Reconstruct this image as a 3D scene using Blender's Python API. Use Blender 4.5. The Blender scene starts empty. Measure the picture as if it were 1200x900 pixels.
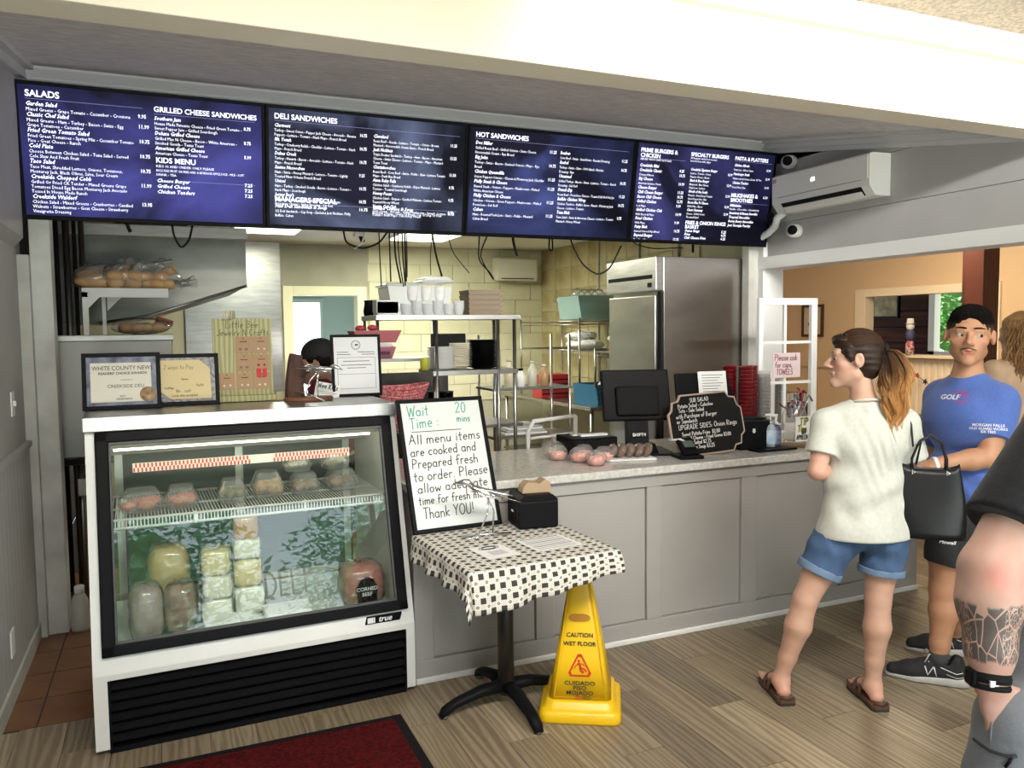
import bpy, bmesh, math, random
import numpy as np
from mathutils import Vector, Matrix, Euler
random.seed(7)
SC = bpy.context.scene
COL = SC.collection
PI = math.pi
CAMH = 1.65
# ---------------------------------------------------------------- camera
RT = Vector((0.9178996, -0.3966593, -0.0110329))
DN = Vector((-0.0372717, -0.0585021, -0.9975913))
FW = Vector((0.3950584, 0.9160998, -0.0684832))
cam = bpy.data.objects.new('camera', bpy.data.cameras.new('camera'))
COL.objects.link(cam)
cam.matrix_world = Matrix(((RT.x, -DN.x, -FW.x, 0), (RT.y, -DN.y, -FW.y, 0), (RT.z, -DN.z, -FW.z, CAMH), (0, 0, 0, 1)))
cam.data.sensor_width = 36.0
cam.data.lens = 36.0 * 940 / 1200
cam.data.clip_start = 0.05
SC.camera = cam
# ---------------------------------------------------------------- world, lights, exposure
SC.view_settings.view_transform = 'Standard'
SC.view_settings.look = 'None'
SC.view_settings.gamma = 1.0
SC.view_settings.use_curve_mapping = False
SC.view_settings.exposure = 0.45
w = bpy.data.worlds.new('sky'); SC.world = w; w.use_nodes = True
wn = w.node_tree.nodes; bg = wn['Background']
bg.inputs['Color'].default_value = (0.80, 0.90, 1.0, 1)
bg.inputs['Strength'].default_value = 3.2

def area(name, loc, target, sx, sy, power, color, spread=PI):
    l = bpy.data.lights.new(name, 'AREA'); l.shape = 'RECTANGLE'; l.size = sx; l.size_y = sy
    l.energy = power; l.color = color; l.spread = spread
    o = bpy.data.objects.new(name, l); COL.objects.link(o); o.location = loc
    d = Vector(target) - Vector(loc)
    o.rotation_euler = d.to_track_quat('-Z', 'Y').to_euler()
    return o
# daylight entering by the shop front behind the camera, two added fills, then the lamps of the rooms
po = area('window_portal', (1.9, -1.98, 1.52), (1.9, 3, 1.52), 5.0, 2.2, 1.0, (1, 1, 1)); po.data.cycles.is_portal = True
area('added_daylight_fill', (1.3, 0.55, 2.93), (1.9, 3.6, 0.3), 3.6, 0.5, 50, (1.0, 0.95, 0.88), 1.6)  # unseen fill added under the ceiling in place of window daylight
area('added_pavement_bounce', (1.9, -3.6, 0.02), (1.9, 2.2, 2.2), 6.0, 1.4, 560, (1.0, 0.98, 0.94))  # added ground-level light, stands in for bounce off the pavement
sun = bpy.data.lights.new('sun', 'SUN'); sun.energy = 11.0; sun.angle = 0.01; sun.color = (1, .96, .9)
so_ = bpy.data.objects.new('sun', sun); COL.objects.link(so_); so_.rotation_euler = Vector((.35, -.62, -.70)).to_track_quat('-Z', 'Y').to_euler()
area('beam_lamp', (2.75, 1.15, 2.86), (2.9, 2.67, 2.70), 2.6, 0.10, 26, (1.0, 0.97, 0.92), 0.9)
area('kitchen_tube', (0.90, 7.4, 2.56), (0.90, 7.4, 0), 0.5, 1.1, 24, (0.98, 1.0, 0.80))
area('kitchen_tube', (2.45, 7.6, 2.56), (2.45, 7.6, 0), 0.6, 1.2, 44, (0.98, 1.0, 0.80))
area('dining_lamp', (6.3, 5.6, 2.80), (6.6, 5.8, 0), 1.2, 1.6, 75, (1.0, 0.80, 0.55))

# ---------------------------------------------------------------- materials
MATS = {}
def mat(name, col=(0.5, 0.5, 0.5), rough=0.5, metal=0.0, col2=None, scale=8.0, stretch=(1, 1, 1), detail=3.0, contrast=0.5,
        bump=0.0, bscale=None, emit=0.0, ecol=None, spec=0.5, sheen=0.0, trans=None, coat=0.0, sub=0.0, kind='noise', attr=None, bdist=0.01):
    if name in MATS: return MATS[name]
    m = bpy.data.materials.new(name); m.use_nodes = True; MATS[name] = m
    nt = m.node_tree; N = nt.nodes; L = nt.links
    b = N['Principled BSDF']; out = N['Material Output']
    c4 = (*col, 1)
    b.inputs['Base Color'].default_value = c4
    b.inputs['Roughness'].default_value = rough
    b.inputs['Metallic'].default_value = metal
    b.inputs['Specular IOR Level'].default_value = spec
    if sheen: b.inputs['Sheen Weight'].default_value = sheen
    if coat: b.inputs['Coat Weight'].default_value = coat; b.inputs['Coat Roughness'].default_value = 0.1
    if sub:
        b.inputs['Subsurface Weight'].default_value = sub; b.inputs['Subsurface Scale'].default_value = 0.01
        b.inputs['Subsurface Radius'].default_value = (1.0, 0.35, 0.2)
    if emit:
        b.inputs['Emission Color'].default_value = (*(ecol or col), 1); b.inputs['Emission Strength'].default_value = emit
    tc = N.new('ShaderNodeTexCoord'); mp = N.new('ShaderNodeMapping'); mp.inputs['Scale'].default_value = stretch
    L.new(tc.outputs['Object'], mp.inputs['Vector'])
    base = None
    if attr:
        a = N.new('ShaderNodeAttribute'); a.attribute_name = attr; base = a.outputs['Color']
    if col2 is not None or attr:
        if kind == 'wave':
            t = N.new('ShaderNodeTexWave'); t.inputs['Scale'].default_value = scale; t.inputs['Distortion'].default_value = 6
            t.inputs['Detail'].default_value = detail; fo = t.outputs['Fac']
        elif kind == 'voronoi':
            t = N.new('ShaderNodeTexVoronoi'); t.inputs['Scale'].default_value = scale; fo = t.outputs['Distance']
        else:
            t = N.new('ShaderNodeTexNoise'); t.inputs['Scale'].default_value = scale; t.inputs['Detail'].default_value = detail
            fo = t.outputs['Fac']
        L.new(mp.outputs['Vector'], t.inputs['Vector'])
        rp = N.new('ShaderNodeMapRange'); L.new(fo, rp.inputs['Value'])
        rp.inputs['From Min'].default_value = 0.5 - 0.5 * contrast; rp.inputs['From Max'].default_value = 0.5 + 0.5 * contrast
        mx = N.new('ShaderNodeMix'); mx.data_type = 'RGBA'
        L.new(rp.outputs['Result'], mx.inputs['Factor'])
        if base:
            mx.blend_type = 'MULTIPLY'; L.new(base, mx.inputs[6]); mx.inputs[7].default_value = (*(col2 or (0.93, 0.93, 0.93)), 1)
        else:
            mx.inputs[6].default_value = c4; mx.inputs[7].default_value = (*col2, 1)
        L.new(mx.outputs[2], b.inputs['Base Color'])
    if bump:
        t2 = N.new('ShaderNodeTexNoise'); t2.inputs['Scale'].default_value = bscale or scale; t2.inputs['Detail'].default_value = 4
        L.new(mp.outputs['Vector'], t2.inputs['Vector'])
        bp = N.new('ShaderNodeBump'); bp.inputs['Strength'].default_value = bump; bp.inputs['Distance'].default_value = bdist
        L.new(t2.outputs['Fac'], bp.inputs['Height']); L.new(bp.outputs['Normal'], b.inputs['Normal'])
    if trans is not None:   # thin clear sheet: transparent / glossy by fresnel, tinted
        tr = N.new('ShaderNodeBsdfTransparent'); tr.inputs['Color'].default_value = (*col, 1)
        gl = N.new('ShaderNodeBsdfGlossy'); gl.inputs['Roughness'].default_value = rough
        lw = N.new('ShaderNodeLayerWeight'); lw.inputs['Blend'].default_value = 0.5; pw = N.new('ShaderNodeMath'); pw.operation = 'POWER'; pw.inputs[1].default_value = 4.5; L.new(lw.outputs['Facing'], pw.inputs[0])
        fr = N.new('ShaderNodeMath'); fr.operation = 'MULTIPLY_ADD'; fr.inputs[1].default_value = 0.92; fr.inputs[2].default_value = 0.05; L.new(pw.outputs[0], fr.inputs[0])
        m1 = N.new('ShaderNodeMixShader'); L.new(fr.outputs[0], m1.inputs[0]); L.new(tr.outputs[0], m1.inputs[1]); L.new(gl.outputs[0], m1.inputs[2])
        if trans < 1:
            m2 = N.new('ShaderNodeMixShader'); m2.inputs[0].default_value = 1 - trans
            L.new(m1.outputs[0], m2.inputs[1]); L.new(b.outputs[0], m2.inputs[2]); L.new(m2.outputs[0], out.inputs[0])
        else: L.new(m1.outputs[0], out.inputs[0])
    return m

# ---------------------------------------------------------------- mesh builder
class B:
    def __init__(s): s.v = []; s.f = []; s.mi = []; s.sm = []
    def add(s, vs, fs, mi=0, smooth=False, M=None):
        n = len(s.v)
        s.v += [tuple(M @ Vector(p)) for p in vs] if M is not None else [tuple(p) for p in vs]
        s.f += [tuple(i + n for i in f) for f in fs]; s.mi += [mi] * len(fs); s.sm += [smooth] * len(fs)
        return s
    def bx(s, x0, x1, y0, y1, z0, z1, mi=0, M=None):
        return s.add([(x, y, z) for x in (x0, x1) for y in (y0, y1) for z in (z0, z1)],
                     [(0, 1, 3, 2), (4, 6, 7, 5), (0, 4, 5, 1), (2, 3, 7, 6), (0, 2, 6, 4), (1, 5, 7, 3)], mi, False, M)
    def cb(s, c, d, r=(0, 0, 0), mi=0):
        return s.bx(-d[0] / 2, d[0] / 2, -d[1] / 2, d[1] / 2, -d[2] / 2, d[2] / 2, mi, Matrix.Translation(c) @ Euler(r).to_matrix().to_4x4())
    def lathe(s, prof, n=24, c=(0, 0, 0), M=None, mi=0, smooth=True, cap=True):
        vs = []; fs = []
        for r, z in prof:
            vs += [(c[0] + r * math.cos(2 * PI * k / n), c[1] + r * math.sin(2 * PI * k / n), c[2] + z) for k in range(n)]
        for i in range(len(prof) - 1):
            for k in range(n):
                a = i * n + k; b = i * n + (k + 1) % n; fs.append((a, b, b + n, a + n))
        if cap:
            fs.append(tuple(range(n))[::-1]); fs.append(tuple(range((len(prof) - 1) * n, len(prof) * n)))
        return s.add(vs, fs, mi, smooth, M)
    def tube(s, pts, r, n=8, mi=0, smooth=True, closed=False, flat=None):
        pts = [Vector(p) for p in pts]; m = len(pts)
        rr = r if isinstance(r, (list, tuple)) else [r] * m
        vs = []; fs = []; up = None
        for i, p in enumerate(pts):
            if closed: t = pts[(i + 1) % m] - pts[i - 1]
            else: t = pts[min(i + 1, m - 1)] - pts[max(i - 1, 0)]
            t.normalize()
            if up is None: up = Vector((0, 0, 1)) if abs(t.z) < 0.9 else Vector((0, 1, 0))
            if flat is not None: up = Vector(flat)
            a = t.cross(up)
            if a.length < 1e-5: a = t.cross(Vector((1, 0.01, 0)))
            a.normalize(); b2 = a.cross(t).normalized(); up = b2
            ra, rb = rr[i] if isinstance(rr[i], (list, tuple)) else (rr[i], rr[i])
            vs += [p + a * ra * math.cos(2 * PI * k / n) + b2 * rb * math.sin(2 * PI * k / n) for k in range(n)]
        for i in range(m - (0 if closed else 1)):
            j = (i + 1) % m
            for k in range(n):
                fs.append((i * n + k, i * n + (k + 1) % n, j * n + (k + 1) % n, j * n + k))
        if not closed: fs.append(tuple(range(n))[::-1]); fs.append(tuple(range((m - 1) * n, m * n)))
        return s.add(vs, fs, mi, smooth)
    def prism(s, poly, d0, d1, axis='y', mi=0, M=None, smooth=False):
        n = len(poly)
        def P3(p, d): return {'x': (d, p[0], p[1]), 'y': (p[0], d, p[1]), 'z': (p[0], p[1], d)}[axis]
        vs = [P3(p, d0) for p in poly] + [P3(p, d1) for p in poly]
        fs = [tuple(range(n)), tuple(range(2 * n - 1, n - 1, -1))]
        s.add(vs, fs, mi, False, M)
        return s.add(vs, [(i, i + n, (i + 1) % n + n, (i + 1) % n) for i in range(n)], mi, smooth, M)
    def ell(s, c, r, nu=16, nv=10, mi=0, M=None, fn=None):
        prof = []; vs = []; fs = []
        for j in range(nv + 1):
            ph = -PI / 2 + PI * j / nv
            for i in range(nu):
                th = 2 * PI * i / nu
                p = Vector((math.cos(ph) * math.cos(th) * r[0], math.cos(ph) * math.sin(th) * r[1], math.sin(ph) * r[2]))
                if fn: p = p * fn(th, ph)
                vs.append((c[0] + p.x, c[1] + p.y, c[2] + p.z))
        for j in range(nv):
            for i in range(nu):
                a = j * nu + i; b = j * nu + (i + 1) % nu; fs.append((a, b, b + nu, a + nu))
        return s.add(vs, fs, mi, True, M)
    def grid(s, fn, nu, nv, mi=0, smooth=True, thick=0):
        vs = [fn(i / nu, j / nv) for j in range(nv + 1) for i in range(nu + 1)]
        fs = [(j * (nu + 1) + i, j * (nu + 1) + i + 1, (j + 1) * (nu + 1) + i + 1, (j + 1) * (nu + 1) + i) for j in range(nv) for i in range(nu)]
        return s.add(vs, fs, mi, smooth)
    def mesh(s, name, mats):
        me = bpy.data.meshes.new(name); me.from_pydata(s.v, [], s.f)
        for m in (mats if isinstance(mats, (list, tuple)) else [mats]): me.materials.append(m)
        me.polygons.foreach_set('material_index', s.mi); me.polygons.foreach_set('use_smooth', s.sm)
        bm = bmesh.new(); bm.from_mesh(me); bmesh.ops.recalc_face_normals(bm, faces=bm.faces); bm.to_mesh(me); bm.free()
        return me
    def make(s, name, mats, parent=None, bevel=0, thick=0, sub=0, seg=2):
        o = bpy.data.objects.new(name, s.mesh(name, mats)); COL.objects.link(o)
        if parent is not None: o.parent = parent
        if thick:
            md = o.modifiers.new('thick', 'SOLIDIFY'); md.thickness = thick; md.offset = 0
        if bevel:
            md = o.modifiers.new('bevel', 'BEVEL'); md.width = bevel; md.segments = seg; md.limit_method = 'ANGLE'; md.angle_limit = 0.6
        if sub:
            md = o.modifiers.new('sub', 'SUBSURF'); md.levels = sub; md.render_levels = sub
        return o

ORD = ['bottom'] + [w_ + ' from the bottom' for w_ in 'second third fourth fifth sixth seventh eighth ninth tenth eleventh twelfth thirteenth fourteenth fifteenth'.split()] + ['top']
def nth(k, n): return 'topmost' if k == n - 1 else ORD[min(k, 14)]
def tag(o, label=None, cat=None, group=None, kind=None):
    for k, v in (('label', label), ('category', cat), ('group', group), ('kind', kind)):
        if v: o[k] = v
    return o
def thing(name, label, cat, loc=(0, 0, 0), rz=0, group=None, rx=0, ry=0):
    o = bpy.data.objects.new(name, None); COL.objects.link(o); o.location = loc; o.rotation_euler = (rx, ry, rz)
    o.empty_display_size = 0.05
    return tag(o, label, cat, group)
def struct(name, b, m, parent=None, bevel=0):
    o = b.make(name, m, parent, bevel)
    if parent is None: o['kind'] = 'structure'
    return o
def dup(root, loc, rz=None, label=None, scale=None):
    r = root.copy(); COL.objects.link(r); r.location = loc
    if rz is not None: r.rotation_euler = (r.rotation_euler[0], r.rotation_euler[1], rz)
    if label: r['label'] = label
    if scale: r.scale = scale
    for ch in list(root.children):
        c = ch.copy(); COL.objects.link(c); c.parent = r
        for g in list(ch.children):
            d = g.copy(); COL.objects.link(d); d.parent = c
    return r
def at(u, v, **k):      # the place on a real plane (x=, y= or z= given) seen at a photo position
    d = RT * ((u - 600) / 940) + DN * ((v - 450) / 940) + FW
    if 'x' in k: t = k['x'] / d.x
    elif 'y' in k: t = k['y'] / d.y
    else: t = (k['z'] - CAMH) / d.z
    return Vector((0, 0, CAMH)) + d * t

# ---------------------------------------------------------------- lettering
def text(body, size, M4, mats, parent=None, name='lettering', align='LEFT', ext=0.0006, bold=0.0, shear=0.0, sx=1.0):
    """one or several lines of print -> one mesh. body: string or list of (string, x, y, size, bold, shear[, sx])"""
    items = body if isinstance(body, list) else [(body, 0, 0, size, bold, shear, sx)]
    V = []; F = []
    for it in items:
        s_, x, y, sz, bo, sh = it[:6]; kx = it[6] if len(it) > 6 else 1.0
        cu = bpy.data.curves.new('t', 'FONT'); cu.body = s_; cu.size = sz; cu.align_x = align; cu.shear = sh
        cu.offset = bo * sz; cu.resolution_u = 1 if (sz < 0.032 and len(items) > 12) else 3
        o = bpy.data.objects.new('t', cu); COL.objects.link(o)
        me = o.to_mesh(); n = len(V)
        V += [(v.co.x * kx + x, v.co.y + y, 0) for v in me.vertices]
        F += [tuple(i + n for i in p.vertices) for p in me.polygons]
        o.to_mesh_clear(); bpy.data.objects.remove(o); bpy.data.curves.remove(cu)
    me = bpy.data.meshes.new(name); me.from_pydata([tuple(M4 @ Vector(v)) for v in V], [], F)
    for m in (mats if isinstance(mats, (list, tuple)) else [mats]): me.materials.append(m)
    o = bpy.data.objects.new(name, me); COL.objects.link(o)
    if parent is not None: o.parent = parent
    if ext:
        md = o.modifiers.new('thick', 'SOLIDIFY'); md.thickness = ext; md.offset = 0
    return o
# hand lettering: a one-stroke alphabet, on a 0..1 high grid (x, y), x-height 0.55
def _arc(cx, cy, rx, ry, a0, a1, n=8): return [(cx + rx * math.cos(math.radians(a0 + (a1 - a0) * i / n)), cy + ry * math.sin(math.radians(a0 + (a1 - a0) * i / n))) for i in range(n + 1)]
HW = {
 'a': (.5, [_arc(.22, .26, .2, .26, 40, 330), [(.4, .5), (.4, .1), (.46, 0)]]), 'b': (.48, [[(.05, 1), (.05, 0)], _arc(.22, .25, .19, .25, 150, -150)]),
 'c': (.42, [_arc(.23, .26, .2, .26, 50, 310)]), 'd': (.5, [_arc(.22, .25, .19, .25, 30, 330), [(.4, 1), (.4, 0)]]),
 'e': (.45, [[(.05, .28), (.38, .3)] + _arc(.22, .27, .18, .26, 10, 310)]), 'f': (.36, [_arc(.26, .8, .14, .18, 40, 180, 5) + [(.12, 0)], [(0, .52), (.3, .54)]]),
 'g': (.48, [_arc(.22, .27, .18, .25, 30, 330), [(.4, .5), (.4, -.15)] + _arc(.22, -.15, .18, .18, 0, -150, 5)]), 'h': (.48, [[(.06, 1), (.06, 0)], [(.06, .35)] + _arc(.23, .32, .16, .2, 150, 0, 5) + [(.4, 0)]]),
 'i': (.2, [[(.1, .5), (.1, 0)], [(.1, .72), (.11, .76)]]), 'j': (.26, [[(.16, .5), (.16, -.15), (.02, -.28)], [(.16, .72), (.17, .76)]]), 'k': (.45, [[(.06, 1), (.06, 0)], [(.38, .52), (.07, .25), (.4, 0)]]),
 'l': (.2, [[(.1, 1), (.1, 0)]]), 'm': (.7, [[(.05, .52), (.05, 0)], [(.05, .35)] + _arc(.18, .34, .13, .18, 150, 0, 4) + [(.31, 0)], [(.31, .35)] + _arc(.45, .34, .14, .18, 150, 0, 4) + [(.6, 0)]]),
 'n': (.48, [[(.06, .52), (.06, 0)], [(.06, .34)] + _arc(.23, .32, .16, .2, 150, 0, 5) + [(.4, 0)]]), 'o': (.46, [_arc(.22, .26, .19, .26, 90, 450, 10)]),
 'p': (.46, [[(.06, .5), (.06, -.35)], _arc(.22, .26, .18, .25, 150, -150)]), 'q': (.46, [_arc(.2, .26, .18, .25, 30, 330), [(.38, .5), (.38, -.35)]]),
 'r': (.36, [[(.06, .52), (.06, 0)], [(.06, .32)] + _arc(.22, .34, .15, .18, 150, 50, 4)]), 's': (.38, [_arc(.2, .4, .14, .13, 40, 240, 5) + _arc(.18, .14, .15, .14, 60, -150, 5)]),
 't': (.36, [[(.16, .9), (.15, .08), (.26, 0)], [(0, .58), (.32, .6)]]), 'u': (.48, [[(.06, .52), (.07, .15)] + _arc(.22, .16, .16, .16, 190, 340, 4) + [(.4, .52), (.4, 0)]]),
 'v': (.42, [[(.03, .52), (.2, 0), (.38, .52)]]), 'w': (.6, [[(.03, .52), (.15, 0), (.28, .4), (.41, 0), (.55, .52)]]), 'x': (.42, [[(.04, .52), (.36, 0)], [(.36, .52), (.04, 0)]]),
 'y': (.44, [[(.05, .52), (.2, .1)], [(.4, .52), (.1, -.35)]]), 'z': (.42, [[(.04, .5), (.36, .5), (.04, 0), (.38, 0)]]),
 'A': (.66, [[(.02, 0), (.3, 1), (.58, 0)], [(.12, .38), (.48, .38)]]), 'B': (.55, [[(.05, 0), (.05, 1)] + _arc(.2, .77, .22, .23, 90, -90, 6) + _arc(.2, .27, .27, .27, 90, -90, 6) + [(.05, 0)]]),
 'C': (.6, [_arc(.32, .5, .28, .5, 50, 310)]), 'D': (.6, [[(.05, 0), (.05, 1)] + _arc(.1, .5, .42, .5, 90, -90, 8) + [(.05, 0)]]), 'E': (.5, [[(.44, 1), (.05, 1), (.05, 0), (.44, 0)], [(.05, .52), (.36, .52)]]),
 'F': (.48, [[(.42, 1), (.05, 1), (.05, 0)], [(.05, .55), (.34, .55)]]), 'G': (.62, [_arc(.32, .5, .28, .5, 50, 340) + [(.58, .4), (.36, .4)]]), 'H': (.6, [[(.05, 0), (.05, 1)], [(.5, 0), (.5, 1)], [(.05, .5), (.5, .5)]]),
 'I': (.24, [[(.12, 0), (.12, 1)]]), 'J': (.5, [[(.4, 1), (.4, .2)] + _arc(.22, .2, .18, .2, 0, -170, 5)]), 'K': (.55, [[(.05, 0), (.05, 1)], [(.46, 1), (.06, .45), (.5, 0)]]), 'L': (.46, [[(.05, 1), (.05, 0), (.42, 0)]]),
 'M': (.72, [[(.05, 0), (.08, 1), (.34, .3), (.6, 1), (.64, 0)]]), 'N': (.6, [[(.05, 0), (.05, 1), (.5, 0), (.5, 1)]]), 'O': (.64, [_arc(.31, .5, .28, .5, 90, 450, 12)]),
 'P': (.52, [[(.05, 0), (.05, 1)] + _arc(.18, .74, .28, .26, 90, -90, 6) + [(.05, .48)]]), 'Q': (.64, [_arc(.31, .5, .28, .5, 90, 450, 12), [(.38, .25), (.6, 0)]]), 'R': (.56, [[(.05, 0), (.05, 1)] + _arc(.18, .75, .26, .25, 90, -90, 6) + [(.05, .5), (.5, 0)]]),
 'S': (.52, [_arc(.26, .76, .22, .24, 40, 250, 6) + _arc(.25, .26, .24, .26, 70, -150, 6)]), 'T': (.56, [[(.02, 1), (.54, 1)], [(.28, 1), (.28, 0)]]), 'U': (.58, [[(.05, 1), (.06, .25)] + _arc(.28, .25, .22, .25, 190, 350, 5) + [(.5, 1)]]),
 'V': (.56, [[(.02, 1), (.26, 0), (.5, 1)]]), 'W': (.8, [[(.02, 1), (.2, 0), (.38, .8), (.56, 0), (.74, 1)]]), 'X': (.55, [[(.03, 1), (.48, 0)], [(.48, 1), (.03, 0)]]), 'Y': (.54, [[(.02, 1), (.26, .5), (.5, 1)], [(.26, .5), (.26, 0)]]), 'Z': (.5, [[(.03, 1), (.46, 1), (.03, 0), (.48, 0)]]),
 '0': (.5, [_arc(.23, .5, .2, .5, 90, 450, 10)]), '1': (.3, [[(.05, .8), (.15, 1), (.15, 0)]]), '2': (.5, [_arc(.22, .75, .19, .25, 160, -30, 6) + [(.03, 0), (.46, 0)]]), '3': (.48, [_arc(.2, .75, .2, .25, 140, -80, 5) + _arc(.2, .26, .22, .26, 80, -140, 6)]),
 '5': (.5, [[(.4, 1), (.08, 1), (.07, .6)] + _arc(.2, .3, .22, .3, 110, -140, 6)]), '7': (.48, [[(.03, 1), (.42, 1), (.15, 0)]]), '8': (.48, [_arc(.22, .76, .17, .24, 90, 450, 8), _arc(.22, .27, .2, .27, 90, 450, 8)]), '9': (.46, [_arc(.22, .74, .18, .25, 0, 360, 8) + [(.38, 0)]]), '4': (.48, [[(.3, 0), (.3, 1), (.03, .35), (.44, .35)]]), '6': (.48, [_arc(.4, .6, .35, .4, 110, 190, 4) + _arc(.23, .25, .18, .25, 170, -180, 8)]),
 '.': (.18, [[(.08, 0), (.1, .04)]]), ',': (.18, [[(.1, .06), (.05, -.14)]]), '!': (.2, [[(.1, 1), (.1, .3)], [(.1, 0), (.11, .04)]]), ':': (.2, [[(.1, .1), (.1, .14)], [(.1, .45), (.1, .49)]]), '-': (.34, [[(.04, .36), (.28, .36)]]), "'": (.14, [[(.08, 1), (.06, .8)]]), '&': (.6, [[(.55, 0), (.1, .75)] + _arc(.24, .8, .14, .18, 190, -20, 5) + [(.08, .25)] + _arc(.25, .2, .18, .2, 180, 350, 5) + [(.52, .45)]]),
 '$': (.48, [_arc(.22, .7, .18, .2, 40, 250, 6) + _arc(.22, .3, .19, .2, 70, -150, 6), [(.22, 1.05), (.22, -.05)]]), '/': (.4, [[(.02, 0), (.34, 1)]]),
}
def hand(lines, M4, m, parent, name='lettering', pen=0.004, slant=0.08, jit=0.03, seed=1, outline=False):
    """lines: (string, x, y, size[, angle[, fit]]) laid on the local xy plane of M4"""
    rnd = random.Random(seed); b = B()
    def stroke(pts):
        pts = [Vector(p) for p in pts]; n = len(pts)
        for i in range(n - 1):
            a, c = pts[i], pts[i + 1]; d = (c - a)
            if d.length < 1e-6: continue
            d.normalize(); nn = Vector((-d.y, d.x, 0)) * pen / 2; a2 = a - d * pen * .3; c2 = c + d * pen * .3
            b.add([a2 + nn, a2 - nn, c2 - nn, c2 + nn], [(0, 1, 2, 3)])
    for ln in lines:
        s_, x, y, sz = ln[:4]; ang = ln[4] if len(ln) > 4 else 0
        wd = sum((HW[c][0] + .08) if c in HW else .34 for c in s_)
        kx = (ln[5] / (wd * sz)) if len(ln) > 5 and ln[5] else 1.0
        cx = 0; ca, sa = math.cos(ang), math.sin(ang)
        for c in s_:
            if c in HW:
                dy = rnd.uniform(-jit, jit); sc = 1 + rnd.uniform(-jit, jit)
                for st in HW[c][1]:
                    q = []
                    for px_, py_ in st:
                        X = (cx + px_ * sc + slant * py_) * sz * kx; Y = (py_ * sc + dy) * sz
                        q.append((x + X * ca - Y * sa, y + X * sa + Y * ca, 0))
                    stroke(q)
                cx += HW[c][0] + .08
            else: cx += .34
    n = len(b.v)
    b.v = [tuple(M4 @ Vector(v)) for v in b.v]
    o = b.make(name, m, parent)
    md = o.modifiers.new('thick', 'SOLIDIFY'); md.thickness = 0.0006; md.offset = 0
    return o
def frame3(o, xdir, ydir):   # matrix of a drawing plane: origin, x to the reader's right, y up
    x = Vector(xdir).normalized(); y = Vector(ydir).normalized(); z = x.cross(y)
    return Matrix(((x.x, y.x, z.x, o[0]), (x.y, y.y, z.y, o[1]), (x.z, y.z, z.z, o[2]), (0, 0, 0, 1)))
# ================================================================ THE SETTING
W_TRIM = mat('white_trim_paint', (0.80, 0.80, 0.78), 0.45, bump=0.05, bscale=60)
W_OLD = mat('aged_white_paint', (0.56, 0.56, 0.52), 0.5, col2=(0.42, 0.41, 0.37), scale=5, contrast=0.4)
W_GREY = mat('warm_grey_wall_paint', (0.46, 0.45, 0.44), 0.6, col2=(0.42, 0.41, 0.40), scale=3, bump=0.05, bscale=90)
W_LEFT = mat('pale_grey_wall_paint', (0.44, 0.43, 0.42), 0.6, col2=(0.38, 0.37, 0.36), scale=3)
W_BEAM = mat('cream_beam_paint', (0.76, 0.69, 0.55), 0.5)
C_TEX = mat('textured_grey_ceiling', (0.82, 0.79, 0.77), 0.85, col2=(0.60, 0.575, 0.56), scale=26, stretch=(0.45, 1.6, 1), detail=7, contrast=0.35, bump=0.7, bscale=30)
C_NEAR = mat('textured_cream_ceiling', (0.56, 0.50, 0.40), 0.85, col2=(0.34, 0.30, 0.24), scale=60, detail=5, contrast=0.3, bump=0.8, bscale=60)
W_BEIGE = mat('beige_dining_wall', (0.62, 0.45, 0.28), 0.6, bump=0.04, bscale=60)
W_BLOCK = mat('cream_block_paint', (0.68, 0.66, 0.46), 0.5, col2=(0.56, 0.53, 0.35), scale=2.5, bump=0.15, bscale=50)
W_STAIN = mat('stained_block_paint', (0.60, 0.55, 0.34), 0.45, col2=(0.34, 0.26, 0.10), scale=3.2, detail=7, contrast=0.45, bump=0.15, bscale=40)
W_MORT = mat('block_joint', (0.50, 0.48, 0.34), 0.8)
STEEL = mat('brushed_steel', (0.50, 0.49, 0.47), 0.32, 1.0, col2=(0.36, 0.35, 0.33), scale=5, stretch=(1, 1, 6), bump=0.02, bscale=3)
STEEL_D = mat('dull_steel', (0.30, 0.29, 0.275), 0.40, 1.0, col2=(0.19, 0.185, 0.175), scale=2.2, stretch=(1, 1, .5))
BLACK = mat('black_plastic', (0.007, 0.007, 0.008), 0.45, spec=.08)
BLACKM = mat('matt_black', (0.010, 0.010, 0.010), 0.7, spec=.15)
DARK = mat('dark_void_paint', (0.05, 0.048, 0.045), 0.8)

PL = []
for i, (c1, c2) in enumerate([((.30, .238, .158), (.185, .14, .09)), ((.40, .325, .215), (.25, .195, .125)), ((.225, .18, .122), (.13, .10, .066)), ((.34, .28, .19), (.20, .16, .105)), ((.285, .228, .145), (.195, .15, .095))]):
    m_ = mat('plank_wood_%s' % 'abcde'[i], c1, 0.42, col2=c2, kind='wave', scale=3.2 + .5 * i, stretch=(2.4, 0.20, 1), detail=7, contrast=0.95, bump=0.08, bscale=30)
    t_ = [n for n in m_.node_tree.nodes if n.type == 'TEX_WAVE'][0]; t_.bands_direction = 'X'; t_.inputs['Distortion'].default_value = 11; t_.inputs['Detail Scale'].default_value = 1.6; t_.inputs['Phase Offset'].default_value = i * 2.1
    PL.append(m_)
FLB = mat('floor_bed', (0.07, 0.05, 0.035), 0.8)
TERRA = mat('terracotta_tile', (0.22, 0.085, 0.03), 0.35, col2=(0.12, 0.045, 0.018), scale=7, bump=0.05)
GROUT = mat('dark_grout', (0.05, 0.04, 0.035), 0.9)

fl = struct('floor', B().bx(-0.8, 8.2, -2.1, 9.6, -0.08, -0.006), FLB)
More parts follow.
